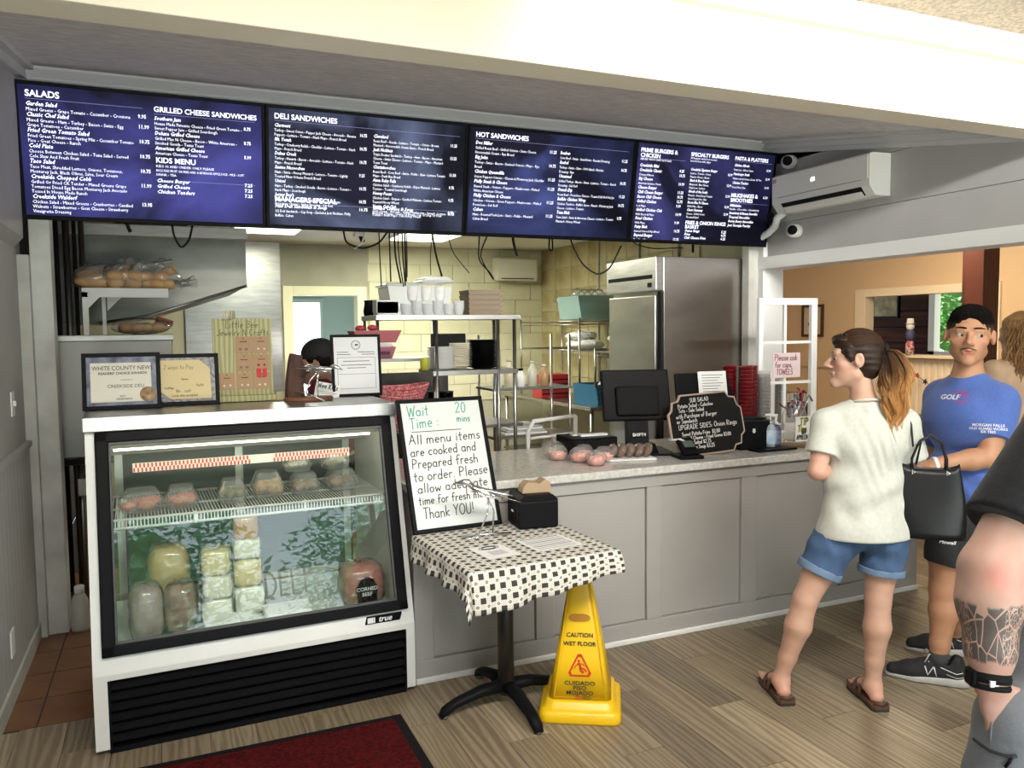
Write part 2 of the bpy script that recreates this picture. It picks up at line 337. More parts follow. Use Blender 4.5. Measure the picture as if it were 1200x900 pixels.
# wood planks, each a piece of its own where the photo shows them
pw, plen = 0.182, 1.22
def planks(x0, x1, y0, y1):
    k = 0; x = x0
    meshes = {}
    while x < x1 - 1e-3:
        wd = min(pw, x1 - x); y = y0 - plen + (k * 0.47) % plen; k += 1
        while y < y1:
            a = max(y, y0); c = min(y + plen, y1)
            if c - a > 0.03:
                i = random.randrange(5); key = (round(wd, 3), round(c - a, 3), i)
                if key not in meshes:
                    meshes[key] = B().bx(0.0012, wd - 0.0012, 0.0015, c - a - 0.0015, -0.006, 0).mesh('plank', PL[i])
                o = bpy.data.objects.new('plank', meshes[key]); COL.objects.link(o); o.parent = fl; o.location = (x, a, 0)
            y += plen
        x += pw
planks(-0.80, 4.36, 1.35, 3.80)
planks(4.36, 6.6, 1.35, 5.6)
# outside the visible patch the same boards go on as one sheet
o = B().bx(-0.8, 8.2, -2.0, 1.35, -0.006, 0).bx(6.6, 8.2, 1.35, 9.4, -0.006, 0).bx(4.36, 6.6, 5.6, 9.4, -0.006, 0).make('plank_sheet', PL[0], fl); o['kind'] = 'stuff'
struct('floor_grout', B().bx(-0.80, 4.4, 3.80, 9.1, -0.006, -0.0015), GROUT, fl)
tm = B().bx(0.004, 0.296, 0.004, 0.296, -0.006, 0.001).mesh('tile', TERRA)
for i in range(2):
    for j in range(8):
        o = bpy.data.objects.new('tile', tm); COL.objects.link(o); o.parent = fl; o.location = (-0.857 + 0.3 * i, 3.8 + 0.3 * j, 0)
o = B().bx(-0.257, 4.3, 3.8, 9.0, -0.004, 0).make('tile_sheet', TERRA, fl); o['kind'] = 'stuff'

# ceilings
YB = 5.05
struct('ceiling', B().add([(-0.8, 2.80, 2.70), (4.45, 2.80, 2.70), (4.45, YB + .1, 3.09), (-0.8, YB + .1, 3.09), (-0.8, 2.80, 2.8), (4.45, 2.80, 2.8), (4.45, YB + .1, 3.2), (-0.8, YB + .1, 3.2)],
       [(0, 1, 2, 3), (7, 6, 5, 4), (0, 4, 5, 1), (1, 5, 6, 2), (2, 6, 7, 3), (3, 7, 4, 0)]), C_TEX)
struct('ceiling', B().bx(-0.8, 8.3, -2.1, 2.68, 2.99, 3.09), C_NEAR)
struct('ceiling', B().bx(-0.9, 4.45, YB + .06, 9.2, 2.60, 2.70), mat('kitchen_ceiling', (0.72, 0.72, 0.66), 0.7))
struct('ceiling', B().bx(4.33, 8.3, 2.6, 9.5, 2.88, 2.95), mat('dining_ceiling', (0.6, 0.55, 0.45), 0.8))
# the beam that crosses the room, its face and moulding
bm_ = struct('trim_1', B().bx(-0.8, 4.40, 2.67, 2.83, 2.60, 2.995), W_BEAM, bevel=0.004)
struct('moulding', B().prism([(2.672, 2.90), (2.635, 2.905), (2.63, 2.925), (2.60, 2.95), (2.575, 2.962), (2.57, 2.99), (2.672, 2.99)], -0.8, 4.4, 'x'), mat('moulding_paint', (0.42, 0.37, 0.31), 0.5), bm_)
# crown moulding along the menu wall and the right wall (follows the slope)
struct('trim_2', B().prism([(YB, 2.985), (YB - .03, 2.985), (YB - .05, 3.01), (YB - .10, 3.045), (YB - .125, 3.075), (YB, 3.085)], -0.7, 4.33, 'x'), mat('crown_grey_paint', (0.60, 0.60, 0.58), 0.5))
def slope_strip(x0, x1, dz0, dz1, ya=2.84, yb=YB):
    za, zb = 2.70 + (ya - 2.80) * 0.1696, 2.70 + (yb - 2.80) * 0.1696
    return [(x, y, z + d) for x in (x0, x1) for y, z in ((ya, za), (yb, zb)) for d in (dz0, dz1)]
b = B()
for x0, x1, d0, d1 in ((4.30, 4.33, -.095, 0), (4.27, 4.33, -.065, 0), (4.23, 4.33, -.028, 0)):
    b.add(slope_strip(x0, x1, d0, d1), [(0, 1, 3, 2), (4, 6, 7, 5), (0, 4, 5, 1), (2, 3, 7, 6), (0, 2, 6, 4), (1, 5, 7, 3)])
struct('trim_3', b, MATS['crown_grey_paint'])
b = B()
for x0, x1, d0, d1 in ((-.70, -.66, -.12, 0), (-.70, -.62, -.075, 0), (-.70, -.58, -.03, 0)):
    b.add(slope_strip(x0, x1, d0, d1), [(0, 1, 3, 2), (4, 6, 7, 5), (0, 4, 5, 1), (2, 3, 7, 6), (0, 2, 6, 4), (1, 5, 7, 3)])
struct('trim_4', b, MATS['crown_grey_paint'])

# left wall with boarded wainscot
wl = struct('wall_left', B().bx(-0.85, -0.70, -2.1, 5.05, -0.02, 3.15), W_LEFT)
struct('upper_wall', B().prism([(-0.70, 2.10), (-0.655, 2.15), (-0.655, 3.1), (-0.70, 3.1)], 2.84, 4.86, 'y'), W_LEFT, wl)
struct('wainscot_cap', B().bx(-0.70, -0.672, -2, 4.93, 1.055, 1.085), W_LEFT, wl, bevel=0.004)
bd = B().bx(0, 0.014, 0.002, 0.088, 0, 1.0).mesh('wainscot_board', W_LEFT)
for i in range(17):
    o = bpy.data.objects.new('wainscot_board', bd); COL.objects.link(o); o.parent = wl; o.location = (-0.70, 3.40 + i * 0.09, 0.06)
struct('baseboard_left', B().bx(-0.70, -0.675, -2, 4.93, 0, 0.09), W_OLD, bevel=0.004)
sw = struct('switch_plate', B().bx(-0.70, -0.694, 4.53, 4.61, 1.25, 1.37), W_TRIM, wl); struct('toggle', B().bx(-0.694, -0.682, 4.56, 4.575, 1.30, 1.325), W_TRIM, sw)
sw = struct('outlet_plate', B().bx(-0.70, -0.68, 4.11, 4.19, 0.20, 0.32), W_TRIM, wl)
struct('trim_5', B().bx(-0.73, -0.645, 4.93, 5.06, 0, 2.07), W_OLD, bevel=0.004)
struct('trim_6', B().bx(-0.645, -0.545, 4.96, 5.10, 0, 2.40), mat('chipped_post_paint', (0.60, 0.60, 0.56), 0.5, col2=(0.46, 0.45, 0.42), scale=6, contrast=0.35, bump=0.1, bscale=30), bevel=0.006)
struct('wall_back', B().bx(-0.7, 4.34, YB, YB + .10, 2.40, 3.15), W_GREY)
# right wall: siding boards above the wide cased opening
wr = struct('wall_right', B().bx(4.345, 4.45, -2.1, 5.16, 2.12, 3.15), mat('siding_joint', (0.12, 0.12, 0.12), 0.9))
for z0, z1 in ((2.15, 2.43), (2.433, 2.755), (2.758, 3.12)):
    struct('siding_board', B().bx(4.33, 4.348, -2.0, 5.05, z0, z1), W_GREY, wr, bevel=0.002)
struct('trim_7', B().bx(4.285, 4.49, -2.0, 5.12, 2.09, 2.185), W_TRIM, bevel=0.003)
struct('trim_8', B().bx(4.29, 4.49, 4.99, 5.12, 0.0, 2.30), W_TRIM, bevel=0.003)
struct('trim_9', B().bx(4.20, 4.30, 5.05, 5.13, 0.0, 2.42), W_OLD, bevel=0.003)
struct('wall_right_stub', B().bx(4.35, 4.43, 4.36, 5.05, 0.0, 0.95), W_TRIM)

# ---- kitchen shell
kb = struct('wall_kitchen_back', B().bx(-0.95, 1.18, 9.0, 9.1, 0, 2.7).bx(2.09, 4.4, 9.0, 9.1, 0, 2.7).bx(1.18, 2.09, 9.0, 9.1, 2.14, 2.7), W_MORT)
bl = B().bx(0.004, 0.396, -0.014, 0, 0.004, 0.196).mesh('block', W_BLOCK)
for j in range(9):
    for i in range(7):
        x = 2.13 + i * 0.4 - (0.2 if j % 2 else 0)
        z = 0.8 + j * 0.2
        x0 = max(x, 2.10); x1 = min(x + 0.4, 4.29)
        if x1 - x0 < 0.06: continue
        if x0 == x and x1 == x + 0.4: me = bl
        else: me = B().bx(0.004, x1 - x0 - 0.004, -0.014, 0, 0.004, 0.196).mesh('block', W_BLOCK)
        o = bpy.data.objects.new('block', me); COL.objects.link(o); o.parent = kb; o.location = (x0, 9.0, z)
struct('grey_panel', B().bx(1.16, 2.12, 8.975, 9.0, 2.145, 2.6), mat('khaki_panel', (0.36, 0.35, 0.25), 0.5, col2=(.30, .29, .21), scale=4), kb)
struct('steel_panel', B().bx(0.20, 1.165, 8.97, 9.0, 0.0, 2.6), STEEL, kb)
struct('door_1', B().bx(1.18, 1.285, 8.93, 9.12, 0, 2.14).bx(1.985, 2.09, 8.93, 9.12, 0, 2.14).bx(1.285, 1.985, 8.93, 9.12, 2.04, 2.14), mat('cream_door_casing', (0.80, 0.76, 0.52), 0.45), bevel=0.006)
kr = struct('wall_kitchen_right', B().bx(4.30, 4.42, 5.15, 9.1, 0, 2.7), W_MORT)
bl = B().bx(-0.014, 0, 0.004, 0.396, 0.004, 0.246).mesh('block', W_STAIN)
for j in range(7):
    for i in range(8):
        y = 9.0 - (i + 1) * 0.4
        o = bpy.data.objects.new('block', bl); COL.objects.link(o); o.parent = kr; o.location = (4.30, y, 0.85 + j * 0.25)
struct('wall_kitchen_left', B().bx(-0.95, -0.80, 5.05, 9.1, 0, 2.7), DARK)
# little back lobby with a bright outer door
struct('wall_lobby', B().bx(0.9, 1.0, 9.1, 11.6, 0, 2.6).bx(2.7, 2.8, 9.1, 11.6, 0, 2.6).bx(0.9, 2.8, 9.1, 11.6, 2.5, 2.6).bx(0.9, 1.56, 11.5, 11.6, 0, 2.6).bx(2.06, 2.8, 11.5, 11.6, 0, 2.6).bx(1.56, 2.06, 11.5, 11.6, 2.10, 2.6), mat('lobby_paint', (0.42, 0.48, 0.42), 0.6))
struct('door_2', B().bx(1.56, 1.60, 11.48, 11.55, 0, 2.1).bx(2.02, 2.06, 11.48, 11.55, 0, 2.1).bx(1.60, 2.02, 11.48, 11.55, 2.05, 2.1).bx(1.60, 2.02, 11.48, 11.55, 0, 0.2), mat('lobby_door_paint', (0.5, 0.56, 0.5), 0.5))

# ---- dining room seen through the opening
XD = 8.0
wd = struct('wall_dining', B().bx(XD, XD + .1, -2.1, 5.75, 0, 2.95).bx(XD, XD + .1, 7.50, 9.5, 0, 2.95).bx(XD, XD + .1, 5.75, 7.5, 2.0, 2.95).bx(XD, XD + .1, 5.75, 7.5, 0, 1.29), W_BEIGE)
struct('wall_dining_back', B().bx(4.42, 8.1, 9.35, 9.5, 0, 2.95), W_BEIGE)
struct('trim_10', B().bx(XD - .03, XD + .12, 7.42, 7.58, 1.27, 2.09).bx(XD - .03, XD + .12, 5.67, 5.78, 1.27, 2.09).bx(XD - .03, XD + .12, 5.78, 7.42, 1.995, 2.09), mat('cream_casing', (0.78, 0.66, 0.50), 0.45), bevel=0.004)
struct('trim_11', B().bx(XD - .10, XD + .14, 5.62, 7.62, 1.265, 1.30), MATS['cream_casing'], bevel=0.004)
bd = B().prism([(0, 0), (-0.016, 0.02), (-0.016, 0.06), (0, 0.08)], 0, 1.18, 'z').mesh('wainscot_board', MATS['cream_casing'])
for i in range(25):
    o = bpy.data.objects.new('wainscot_board', bd); COL.objects.link(o); o.parent = wd; o.location = (XD, 5.6 + i * 0.081, 0.07)
struct('trim_12', B().bx(XD - .03, XD, 7.62, 9.35, 1.10, 1.17), W_BEIGE)
WALN = mat('dark_panelling', (0.060, 0.022, 0.010), 0.75, spec=.1, col2=(0.03, 0.012, 0.008), kind='wave', scale=2, stretch=(1, .3, 6), contrast=0.8)
pr = struct('wall_panelled', B().bx(10.3, 10.4, 3.5, 7.10, 0, 2.95).bx(10.3, 10.4, 8.35, 11.5, 0, 2.95).bx(10.3, 10.4, 7.10, 8.35, 2.30, 2.95).bx(10.3, 10.4, 7.10, 8.35, 0, 1.25).bx(8.1, 10.4, 11.4, 11.5, 0, 2.95).bx(8.1, 10.4, 3.4, 3.5, 0, 2.95).bx(8.1, 10.4, 3.4, 11.5, 2.85, 2.95).bx(8.1, 10.4, 3.4, 11.5, -.06, 0), WALN)
for k in range(6):
    struct('panel_board', B().bx(10.27, 10.30, 8.36, 11.4, 0.9 + k * 0.24, 1.13 + k * 0.24), WALN, pr, bevel=0.004)
struct('window_1', B().bx(10.24, 10.36, 8.27, 8.37, 1.2, 2.34).bx(10.24, 10.36, 7.08, 7.16, 1.2, 2.34).bx(10.24, 10.36, 7.08, 8.37, 2.26, 2.34).bx(10.24, 10.36, 7.08, 8.37, 1.2, 1.26), mat('window_frame_paint', (0.62, 0.55, 0.42), 0.5))
struct('trim_13', B().bx(6.42, 6.62, 4.72, 4.92, 0, 2.90), mat('redwood_post', (0.13, 0.035, 0.02), 0.4, col2=(0.07, 0.02, 0.012), kind='wave', scale=3, stretch=(3, 3, .3)), bevel=0.004)

# ---- shop front behind the photographer (reflected in the case glass)
wf = struct('wall_front', B().bx(-0.85, 8.2, -2.12, -2.0, 0, 0.42).bx(-0.85, 8.2, -2.12, -2.0, 2.68, 3.1).bx(-0.85, -0.55, -2.12, -2.0, 0.42, 2.68).bx(4.35, 8.2, -2.12, -2.0, 0.42, 2.68), W_GREY)
struct('window_2', B().bx(-0.55, 4.35, -2.09, -2.02, 0.42, 0.50).bx(-0.55, 4.35, -2.09, -2.02, 2.61, 2.68).bx(-0.55, -0.47, -2.09, -2.02, 0.5, 2.61).bx(4.27, 4.35, -2.09, -2.02, 0.5, 2.61).bx(-0.12, -0.05, -2.09, -2.02, 0.5, 2.61).bx(2.55, 2.62, -2.09, -2.02, 0.5, 2.61), W_TRIM, bevel=0.004)
GLASS = mat('clear_glass', (0.97, 0.99, 0.98), 0.0, trans=1.0)
struct('window_3', B().bx(-0.47, 4.27, -2.058, -2.052, 0.5, 2.61), GLASS)
# outside
struct('ground', B().bx(-30, 45, -40, -2.14, -0.15, -0.02), mat('pavement', (0.42, 0.42, 0.40), 0.9, col2=(0.34, 0.34, 0.33), scale=2))
struct('ground', B().bx(10.5, 40, 3, 30, -0.15, -0.02), mat('lawn', (0.16, 0.28, 0.08), 0.9, col2=(0.10, 0.2, 0.05), scale=2))
# ================================================================ COUNTER
CNT = mat('counter_grey_paint', (0.40, 0.385, 0.365), 0.45, col2=(0.36, 0.345, 0.33), scale=2, bump=0.03, bscale=60)
QUARTZ = mat('speckled_quartz', (0.66, 0.65, 0.61), 0.12, col2=(0.50, 0.49, 0.46), scale=45, detail=6, contrast=0.3)
t = thing('service_counter', 'long grey painted service counter with framed panels and pale speckled top', 'counter', (1.0, 3.53, 0))
B().bx(0.03, 3.25, 0.012, 0.80, 0, 0.89).make('body', CNT, t)
stl = [(0.012, .105), (.635, .735), (1.277, 1.368), (1.892, 2.0), (2.50, 2.605), (3.045, 3.255)]
for a, c in stl: B().bx(a, c, -0.012, 0.012, 0.11, 0.82).make('stile', CNT, t, bevel=0.003)
B().bx(0.012, 3.255, -0.012, 0.012, 0.82, 0.89).make('top_rail', CNT, t, bevel=0.003)
B().bx(0.012, 3.255, -0.012, 0.012, 0.025, 0.11).make('bottom_rail', CNT, t, bevel=0.003)
for (a, c), (d, e) in zip(stl[:-1], stl[1:]): B().bx(c + .004, d - .004, 0.004, 0.014, 0.115, 0.815).make('panel', CNT, t)
B().bx(0.012, 3.262, -0.022, 0.0, 0, 0.028).make('base_moulding', W_TRIM, t, bevel=0.006)
B().bx(3.25, 3.262, 0.0, 0.80, 0.03, 0.89).make('end_panel', CNT, t)
B().bx(0.006, 3.28, -0.045, 0.83, 0.89, 0.93).make('worktop', QUARTZ, t, bevel=0.005)

# ================================================================ DISPLAY CASE
CW = 1.303
c_rz = 0.034
case = thing('display_case', 'white and black refrigerated deli display case with slanted glass front', 'display case', (-0.306, 3.418, 0), c_rz)
WEN = mat('white_enamel', (0.80, 0.80, 0.77), 0.3, col2=(0.72, 0.72, 0.69), scale=3)
def slant(z): return 0.24 * (z - 0.32) / 0.93
SN = Vector((0, -0.93, 0.24)).normalized()        # outward normal of slanted front
SU = Vector((0, 0.24, 0.93)).normalized()
side = [(0.0, 0.02), (0.0, 0.32), (0.24, 1.25), (0.86, 1.25), (0.86, 0.02)]
B().prism(side, 0, 0.05, 'x').make('side_panel', WEN, case, bevel=0.006)
B().prism(side, CW - 0.04, CW, 'x').make('side_panel', WEN, case, bevel=0.006)
B().prism([(0.0, 0.295), (0.0, 0.32), (slant(.395), .395), (slant(.395) + .05, .395), (0.05, 0.295)], 0.05, CW - 0.04, 'x').make('lower_front_panel', WEN, case, bevel=0.004)
B().bx(-0.008, CW + 0.008, 0.215, 0.88, 1.25, 1.31).make('steel_top', mat('case_top_steel', (0.55, 0.55, 0.53), 0.36, 1.0, col2=(0.42, 0.42, 0.41), scale=3, stretch=(6, 1, 1)), case, bevel=0.004)
Mf = frame3(Vector((0, 0, 0.32)), (1, 0, 0), SU)  # plane of the slanted front, y = along the slope
def S(z): return (z - 0.32) / SU.z
z0, z1 = S(.385), S(1.245)
fr = B()
for a in ((.035, .085, z0, z1), (CW - .075, CW - .028, z0, z1), (.035, CW - .028, z0, z0 + .045), (.035, CW - .028, z1 - .045, z1)):
    fr.bx(a[0], a[1], a[2], a[3], -0.02, 0.022, 0, Mf)
fr.make('glass_frame', BLACK, case, bevel=0.006)
fr = B()
for a in ((.083, .093, z0 + .045, z1 - .045), (CW - .083, CW - .073, z0 + .045, z1 - .045), (.083, CW - .073, z0 + .045, z0 + .055), (.083, CW - .073, z1 - .055, z1 - .045)):
    fr.bx(a[0], a[1], a[2], a[3], -0.006, 0.016, 0, Mf)
fr.make('gasket', mat('grey_gasket', (0.06, 0.06, 0.06), 0.5), case)
CG = mat('case_glass', (0.95, 0.985, 0.965), 0.0, trans=1.0)
B().bx(.088, CW - .078, z0 + .045, z1 - .045, -0.002, 0.004, 0, Mf).make('front_glass', CG, case)
# inside
INW = mat('case_inner_white', (0.62, 0.64, 0.60), 0.35)
B().bx(0.05, CW - 0.04, 0.02, 0.82, 0.33, 0.36).make('deck', INW, case)
B().bx(0.05, CW - 0.04, slant(1.2) + .03, 0.84, 1.225, 1.25).make('inner_ceiling', INW, case)
B().prism([(0.06, 0.36), (0.27, 1.22), (0.82, 1.22), (0.82, 0.36)], 0.05, 0.062, 'x').make('liner', INW, case)
B().prism([(0.06, 0.36), (0.27, 1.22), (0.82, 1.22), (0.82, 0.36)], CW - .052, CW - .04, 'x').make('liner', INW, case)
RG = mat('rear_door_glass', (0.10, 0.13, 0.12), 0.08, spec=0.8)
for a, c, y in ((0.09, .67, .80), (.64, 1.22, .825)): 
    d = B().bx(a, c, y, y + .008, .40, 1.19).make('rear_door', RG, case)
    B().bx(a, a + .035, y - .006, y + .014, .37, 1.21).bx(c - .035, c, y - .006, y + .014, .37, 1.21).bx(a, c, y - .006, y + .014, .37, .40).bx(a, c, y - .006, y + .014, 1.18, 1.21).make('door_frame', mat('door_aluminium', (.55, .54, .5), .4, 0.8), d)
B().bx(0.05, CW - .04, .60, .72, 1.10, 1.14).make('evaporator', mat('evaporator_grey', (0.25, .24, .22), .5), case)
lt = B().tube([(0.10, .33, 1.165), (CW - .10, .33, 1.165)], .013, 10).make('light_tube', mat('lamp_tube', (1, .95, .80), .4, emit=4.5, ecol=(1, .93, .74)), case)
B().prism([(.30, 1.19), (.31, 1.165), (.345, 1.185), (.36, 1.20)], 0.07, CW - .06, 'x').make('light_reflector', mat('lamp_bracket', (.65, .6, .5), .4), lt)
GING = mat('red_gingham_paper', (0.7, .06, .03), .5)
rw = B().bx(.17, 1.12, .40, .402, 1.045, 1.085).make('price_rail', mat('rail_white', (.85, .82, .74), .5), case)
b = B()
for i in range(118):
    x = .172 + i * .008
    for j in range(2):
        if (i + j) % 2 == 0 and not (60 < i < 74): b.bx(x, x + .0075, .3985, .3995, 1.046 + j * .019, 1.064 + j * .019)
o = b.make('check_print', GING, rw); o['kind'] = 'stuff'
# wire shelf
WIRE = mat('white_wire', (0.80, 0.80, 0.76), 0.4)
sh = B().tube([(.06, .20, .848), (CW - .05, .20, .848)], .006, 6).tube([(.06, .20, .885), (CW - .05, .20, .885)], .005, 6).tube([(.06, .78, .875), (CW - .05, .78, .875)], .006, 6).tube([(.06, .5, .87), (CW - .05, .5, .87)], .005, 6).make('wire_shelf', WIRE, case)
b = B()
for i in range(86):
    x = .07 + i * .0137
    b.tube([(x, .78, .882), (x, .20, .882), (x, .197, .85)], .0022, 4, smooth=False)
o = b.make('wires', WIRE, sh); o['kind'] = 'stuff'
for x in (.4, .86): B().bx(x, x + .01, .193, .205, .842, .893).make('shelf_clip', WIRE, sh)
# black louvres below
for i in range(6):
    z = .268 - i * .042
    B().prism([(.004, z - .012), (.004, z - .004), (.045, z + .026), (.05, z + .02), (.02, z - .012)], .055, CW - .045, 'x').make('louvre', BLACK, case)
B().bx(.05, CW - .04, .06, .08, .02, .30).make('grille_back', BLACKM, case)
B().bx(.05, .058, .0, .06, .02, .295).bx(CW - .048, CW - .04, .0, .06, .02, .295).bx(.05, CW - .04, .01, .3, 0, .022).make('grille_frame', BLACK, case)
bdg = B().prism([(1.075, .345), (1.235, .345), (1.245, .378), (1.085, .378)], -.004, .006, 'y', M=Matrix.Translation((0, .006, 0))).make('badge', BLACK, case)
SIL = mat('silver_print', (.85, .85, .83), .3)
text([('true', 1.135, .352, .036, .02, .3)], 0, frame3((0, .001, 0), (1, 0, 0), (0, 0, 1)), SIL, bdg, 'emblem_lettering')
B().bx(1.086, 1.112, -.001, .003, .350, .374).bx(1.114, 1.120, -.001, .003, .350, .374).make('emblem', SIL, bdg)

CM = case.matrix_basis.copy()
from mathutils import Matrix as _M
CMW = Matrix.Translation((-0.306, 3.418, 0)) @ Matrix.Rotation(c_rz, 4, 'Z')
def inC(x, y, z): return CMW @ Vector((x, y, z))

# food in the case
CLR = mat('clear_plastic', (0.95, 0.94, 0.93), 0.05, trans=0.86, bump=.2, bscale=30)
FILM = mat('cling_film', (0.97, 0.97, 0.96), 0.12, trans=0.92, bump=0.8, bscale=25)
def clam(name, label, loc, rz, w_, d_, h_, food, group, fill):
    t = thing(name, label, 'food box', loc, rz, group)
    def shell(sx, sy, z0, z1, tp, bot):
        P = []
        for z, k in ((z0, 1.0), (z1, tp)):
            for a in range(16):
                th = 2 * PI * a / 16; cx = abs(math.cos(th)) ** .45 * (1 if math.cos(th) > 0 else -1); cy = abs(math.sin(th)) ** .45 * (1 if math.sin(th) > 0 else -1)
                P.append((cx * sx * k, cy * sy * k, z))
        F = [(i, (i + 1) % 16, (i + 1) % 16 + 16, i + 16) for i in range(16)]
        F.append(tuple(range(16, 32)) if not bot else tuple(range(16)))
        return B().add(P, F, 0, False)
    shell(w_ / 2, d_ / 2, h_ * .42, h_, .62, False).make('lid', CLR, t)
    b = B().add(*[(lambda s: (s.v, s.f))(shell(w_ / 2 * .8, d_ / 2 * .8, 0, h_ * .40, 1.24, True))][0])
    b.make('tray', CLR, t)
    b = B()
    for i in range(3): b.bx(-w_ * .38 + i * w_ * .27, -w_ * .38 + i * w_ * .27 + .012, -d_ / 2 - .006, -d_ / 2 + .004, h_ * .38, h_ * .5)
    b.make('rim', CLR, t)
    rnd = random.Random(int(loc[0] * 1000))
    f = B()
    for i in range(fill):
        a = rnd.uniform(-.28, .28) * w_; c = rnd.uniform(-.28, .28) * d_
        f.ell((a, c, h_ * rnd.uniform(.25, .48)), (w_ * .2, d_ * .2, h_ * .22), 8, 6)
    f.make('food', food, t)
    return t
RED_F = mat('red_cake_food', (0.42, 0.05, 0.03), .5, col2=(.75, .42, .32), scale=30); GRN_F = mat('salad_food', (0.22, .16, .05), .6, col2=(.08, .12, .02), scale=35, contrast=.3)
TAN_F = mat('sandwich_food', (0.55, .36, .15), .7, col2=(.30, .16, .06), scale=30); BRN_F = mat('brown_cake_food', (.10, .045, .02), .6, col2=(.3, .18, .08), scale=30)
SZ = .886
clam('clamshell_box', 'clear hinged box of red strawberry dessert at the left end of the case shelf', inC(.20, .37, SZ), .03, .19, .19, .09, RED_F, 'clear hinged food boxes on the case shelf', 7)
clam('clamshell_box', 'second clear hinged box of red dessert from the left on the case shelf', inC(.36, .37, SZ), .0, .15, .19, .09, RED_F, 'clear hinged food boxes on the case shelf', 7)
B().bx(.12, .46, .46, .66, SZ, SZ + .012).make
for k, (x, y, wd_, hh, fd, lb) in enumerate([(.575, .38, .135, .10, GRN_F, 'clear hinged box of green salad third from the left on the case shelf'),
      (.735, .42, .15, .115, TAN_F, 'tall clear hinged box of brown sandwich in the middle of the case shelf'),
      (.90, .40, .14, .10, BRN_F, 'clear hinged box with dark cake, second from the right on the case shelf'),
      (1.08, .42, .15, .10, BRN_F, 'clear hinged box with dark food at the right end of the case shelf')]):
    clam('clamshell_box', lb, inC(x, y, SZ), .05 * (k - 1), wd_, .19, hh, fd, 'clear hinged food boxes on the case shelf', 6)
clam('clamshell_box', 'clear hinged box lying on top of the box at the right end of the shelf', inC(1.05, .44, SZ + .105), .1, .14, .17, .07, GRN_F, 'clear hinged food boxes on the case shelf', 5)
clam('clamshell_box', 'clear hinged box lying on the dark cake box, second from the right', inC(.88, .46, SZ + .105), -.1, .14, .17, .07, GRN_F, 'clear hinged food boxes on the case shelf', 5)
def loaf(name, label, cat, loc, rz, r, m, wrap=True, lay='x', tilt=0):
    t = thing(name, label, cat, loc, rz); pw_ = 4 if cat == 'meat' else 12
    b = B().ell((0, 0, r[2]), r, 24, 16, fn=lambda th, ph: 1 / max(1e-3, (abs(math.cos(ph) * math.cos(th)) ** pw_ + abs(math.cos(ph) * math.sin(th)) ** pw_ + abs(math.sin(ph)) ** pw_) ** (1 / pw_)) * (1 + .03 * math.sin(7 * th + 5 * ph)))
    b.make('meat' if cat == 'meat' else 'block', m, t)
    if wrap: 
        q = (r[0] + .006, r[1] + .006, r[2] + .006)
        B().ell((0, 0, r[2] + .002), q, 20, 14, fn=lambda th, ph: 1 / max(1e-3, (abs(math.cos(ph) * math.cos(th)) ** pw_ + abs(math.cos(ph) * math.sin(th)) ** pw_ + abs(math.sin(ph)) ** pw_) ** (1 / pw_)) * (1 + .05 * math.sin(11 * th + 9 * ph))).make('wrapper', FILM, t)
    return t
CH_Y = mat('orange_cheese', (.80, .40, .10), .45, col2=(.7, .32, .07), scale=8); CH_P = mat('pale_cheese', (.85, .70, .38), .45, col2=(.75, .6, .3), scale=8); CH_W = mat('white_cheese', (.88, .84, .70), .45)
HAM = mat('dark_ham', (.46, .33, .33), .4, col2=(.25, .17, .17), scale=9); HAM2 = mat('smoked_ham', (.42, .24, .18), .4, col2=(.16, .08, .06), scale=14); TURK = mat('turkey_breast', (.60, .42, .18), .45, col2=(.5, .32, .12), scale=8)
BEEF = mat('corned_beef', (.45, .12, .09), .35, col2=(.28, .07, .05), scale=14)
DZ = .36
loaf('ham_roll', 'grey plastic wrapped ham standing at the lower left of the case', 'meat', inC(.20, .24, DZ), .1, (.062, .075, .115), HAM)
loaf('ham_roll', 'netted brown smoked ham standing right of the grey ham', 'meat', inC(.335, .27, DZ), -.2, (.06, .075, .105), HAM2)
loaf('turkey_breast', 'pale yellow wrapped turkey breast behind the two hams', 'meat', inC(.30, .46, DZ + .0), 0, (.085, .085, .17), TURK)
cb_ = [((.49, .34, DZ), (.062, .07, .055), CH_W, 'bottom white wrapped cheese block of the left cheese stack'), ((.49, .34, DZ + .112), (.060, .07, .05), CH_W, 'second white cheese block in the left cheese stack'),
       ((.49, .35, DZ + .214), (.058, .07, .055), CH_P, 'pale yellow cheese block on top of the left cheese stack'),
       ((.63, .40, DZ), (.064, .07, .065), CH_W, 'bottom white cheese block of the right cheese stack'), ((.63, .40, DZ + .132), (.060, .07, .06), CH_P, 'pale yellow cheese block second in the right cheese stack'),
       ((.63, .41, DZ + .254), (.058, .07, .045), CH_W, 'white wrapped cheese block third in the right cheese stack'), ((.63, .415, DZ + .346), (.052, .06, .05), CH_Y, 'orange cheese block on top of the right cheese stack')]
for lc, r, m, lb in cb_: loaf('cheese_block', lb, 'cheese', inC(*lc), random.uniform(-.08, .08), r, m, True)
bf = loaf('corned_beef', 'wrapped red corned beef with black label at the lower right of the case', 'meat', inC(1.13, .27, DZ), .05, (.095, .09, .095), BEEF)
lb_ = B().prism([(-.045, .02), (.045, .02), (.05, .10), (.03, .135), (0, .15), (-.03, .135), (-.05, .10)], -.102, -.099, 'y').make('label', BLACKM, bf)
text([('CORNED', 0, .085, .024, .01, 0), ('BEEF', 0, .060, .024, .01, 0)], 0, frame3((0, -.1025, 0), (1, 0, 0), (0, 0, 1)), SIL, lb_, align='CENTER')
PAPER = mat('white_paper', (.80, .80, .78), .7); PAPER_C = mat('cream_paper', (.72, .66, .46), .7)
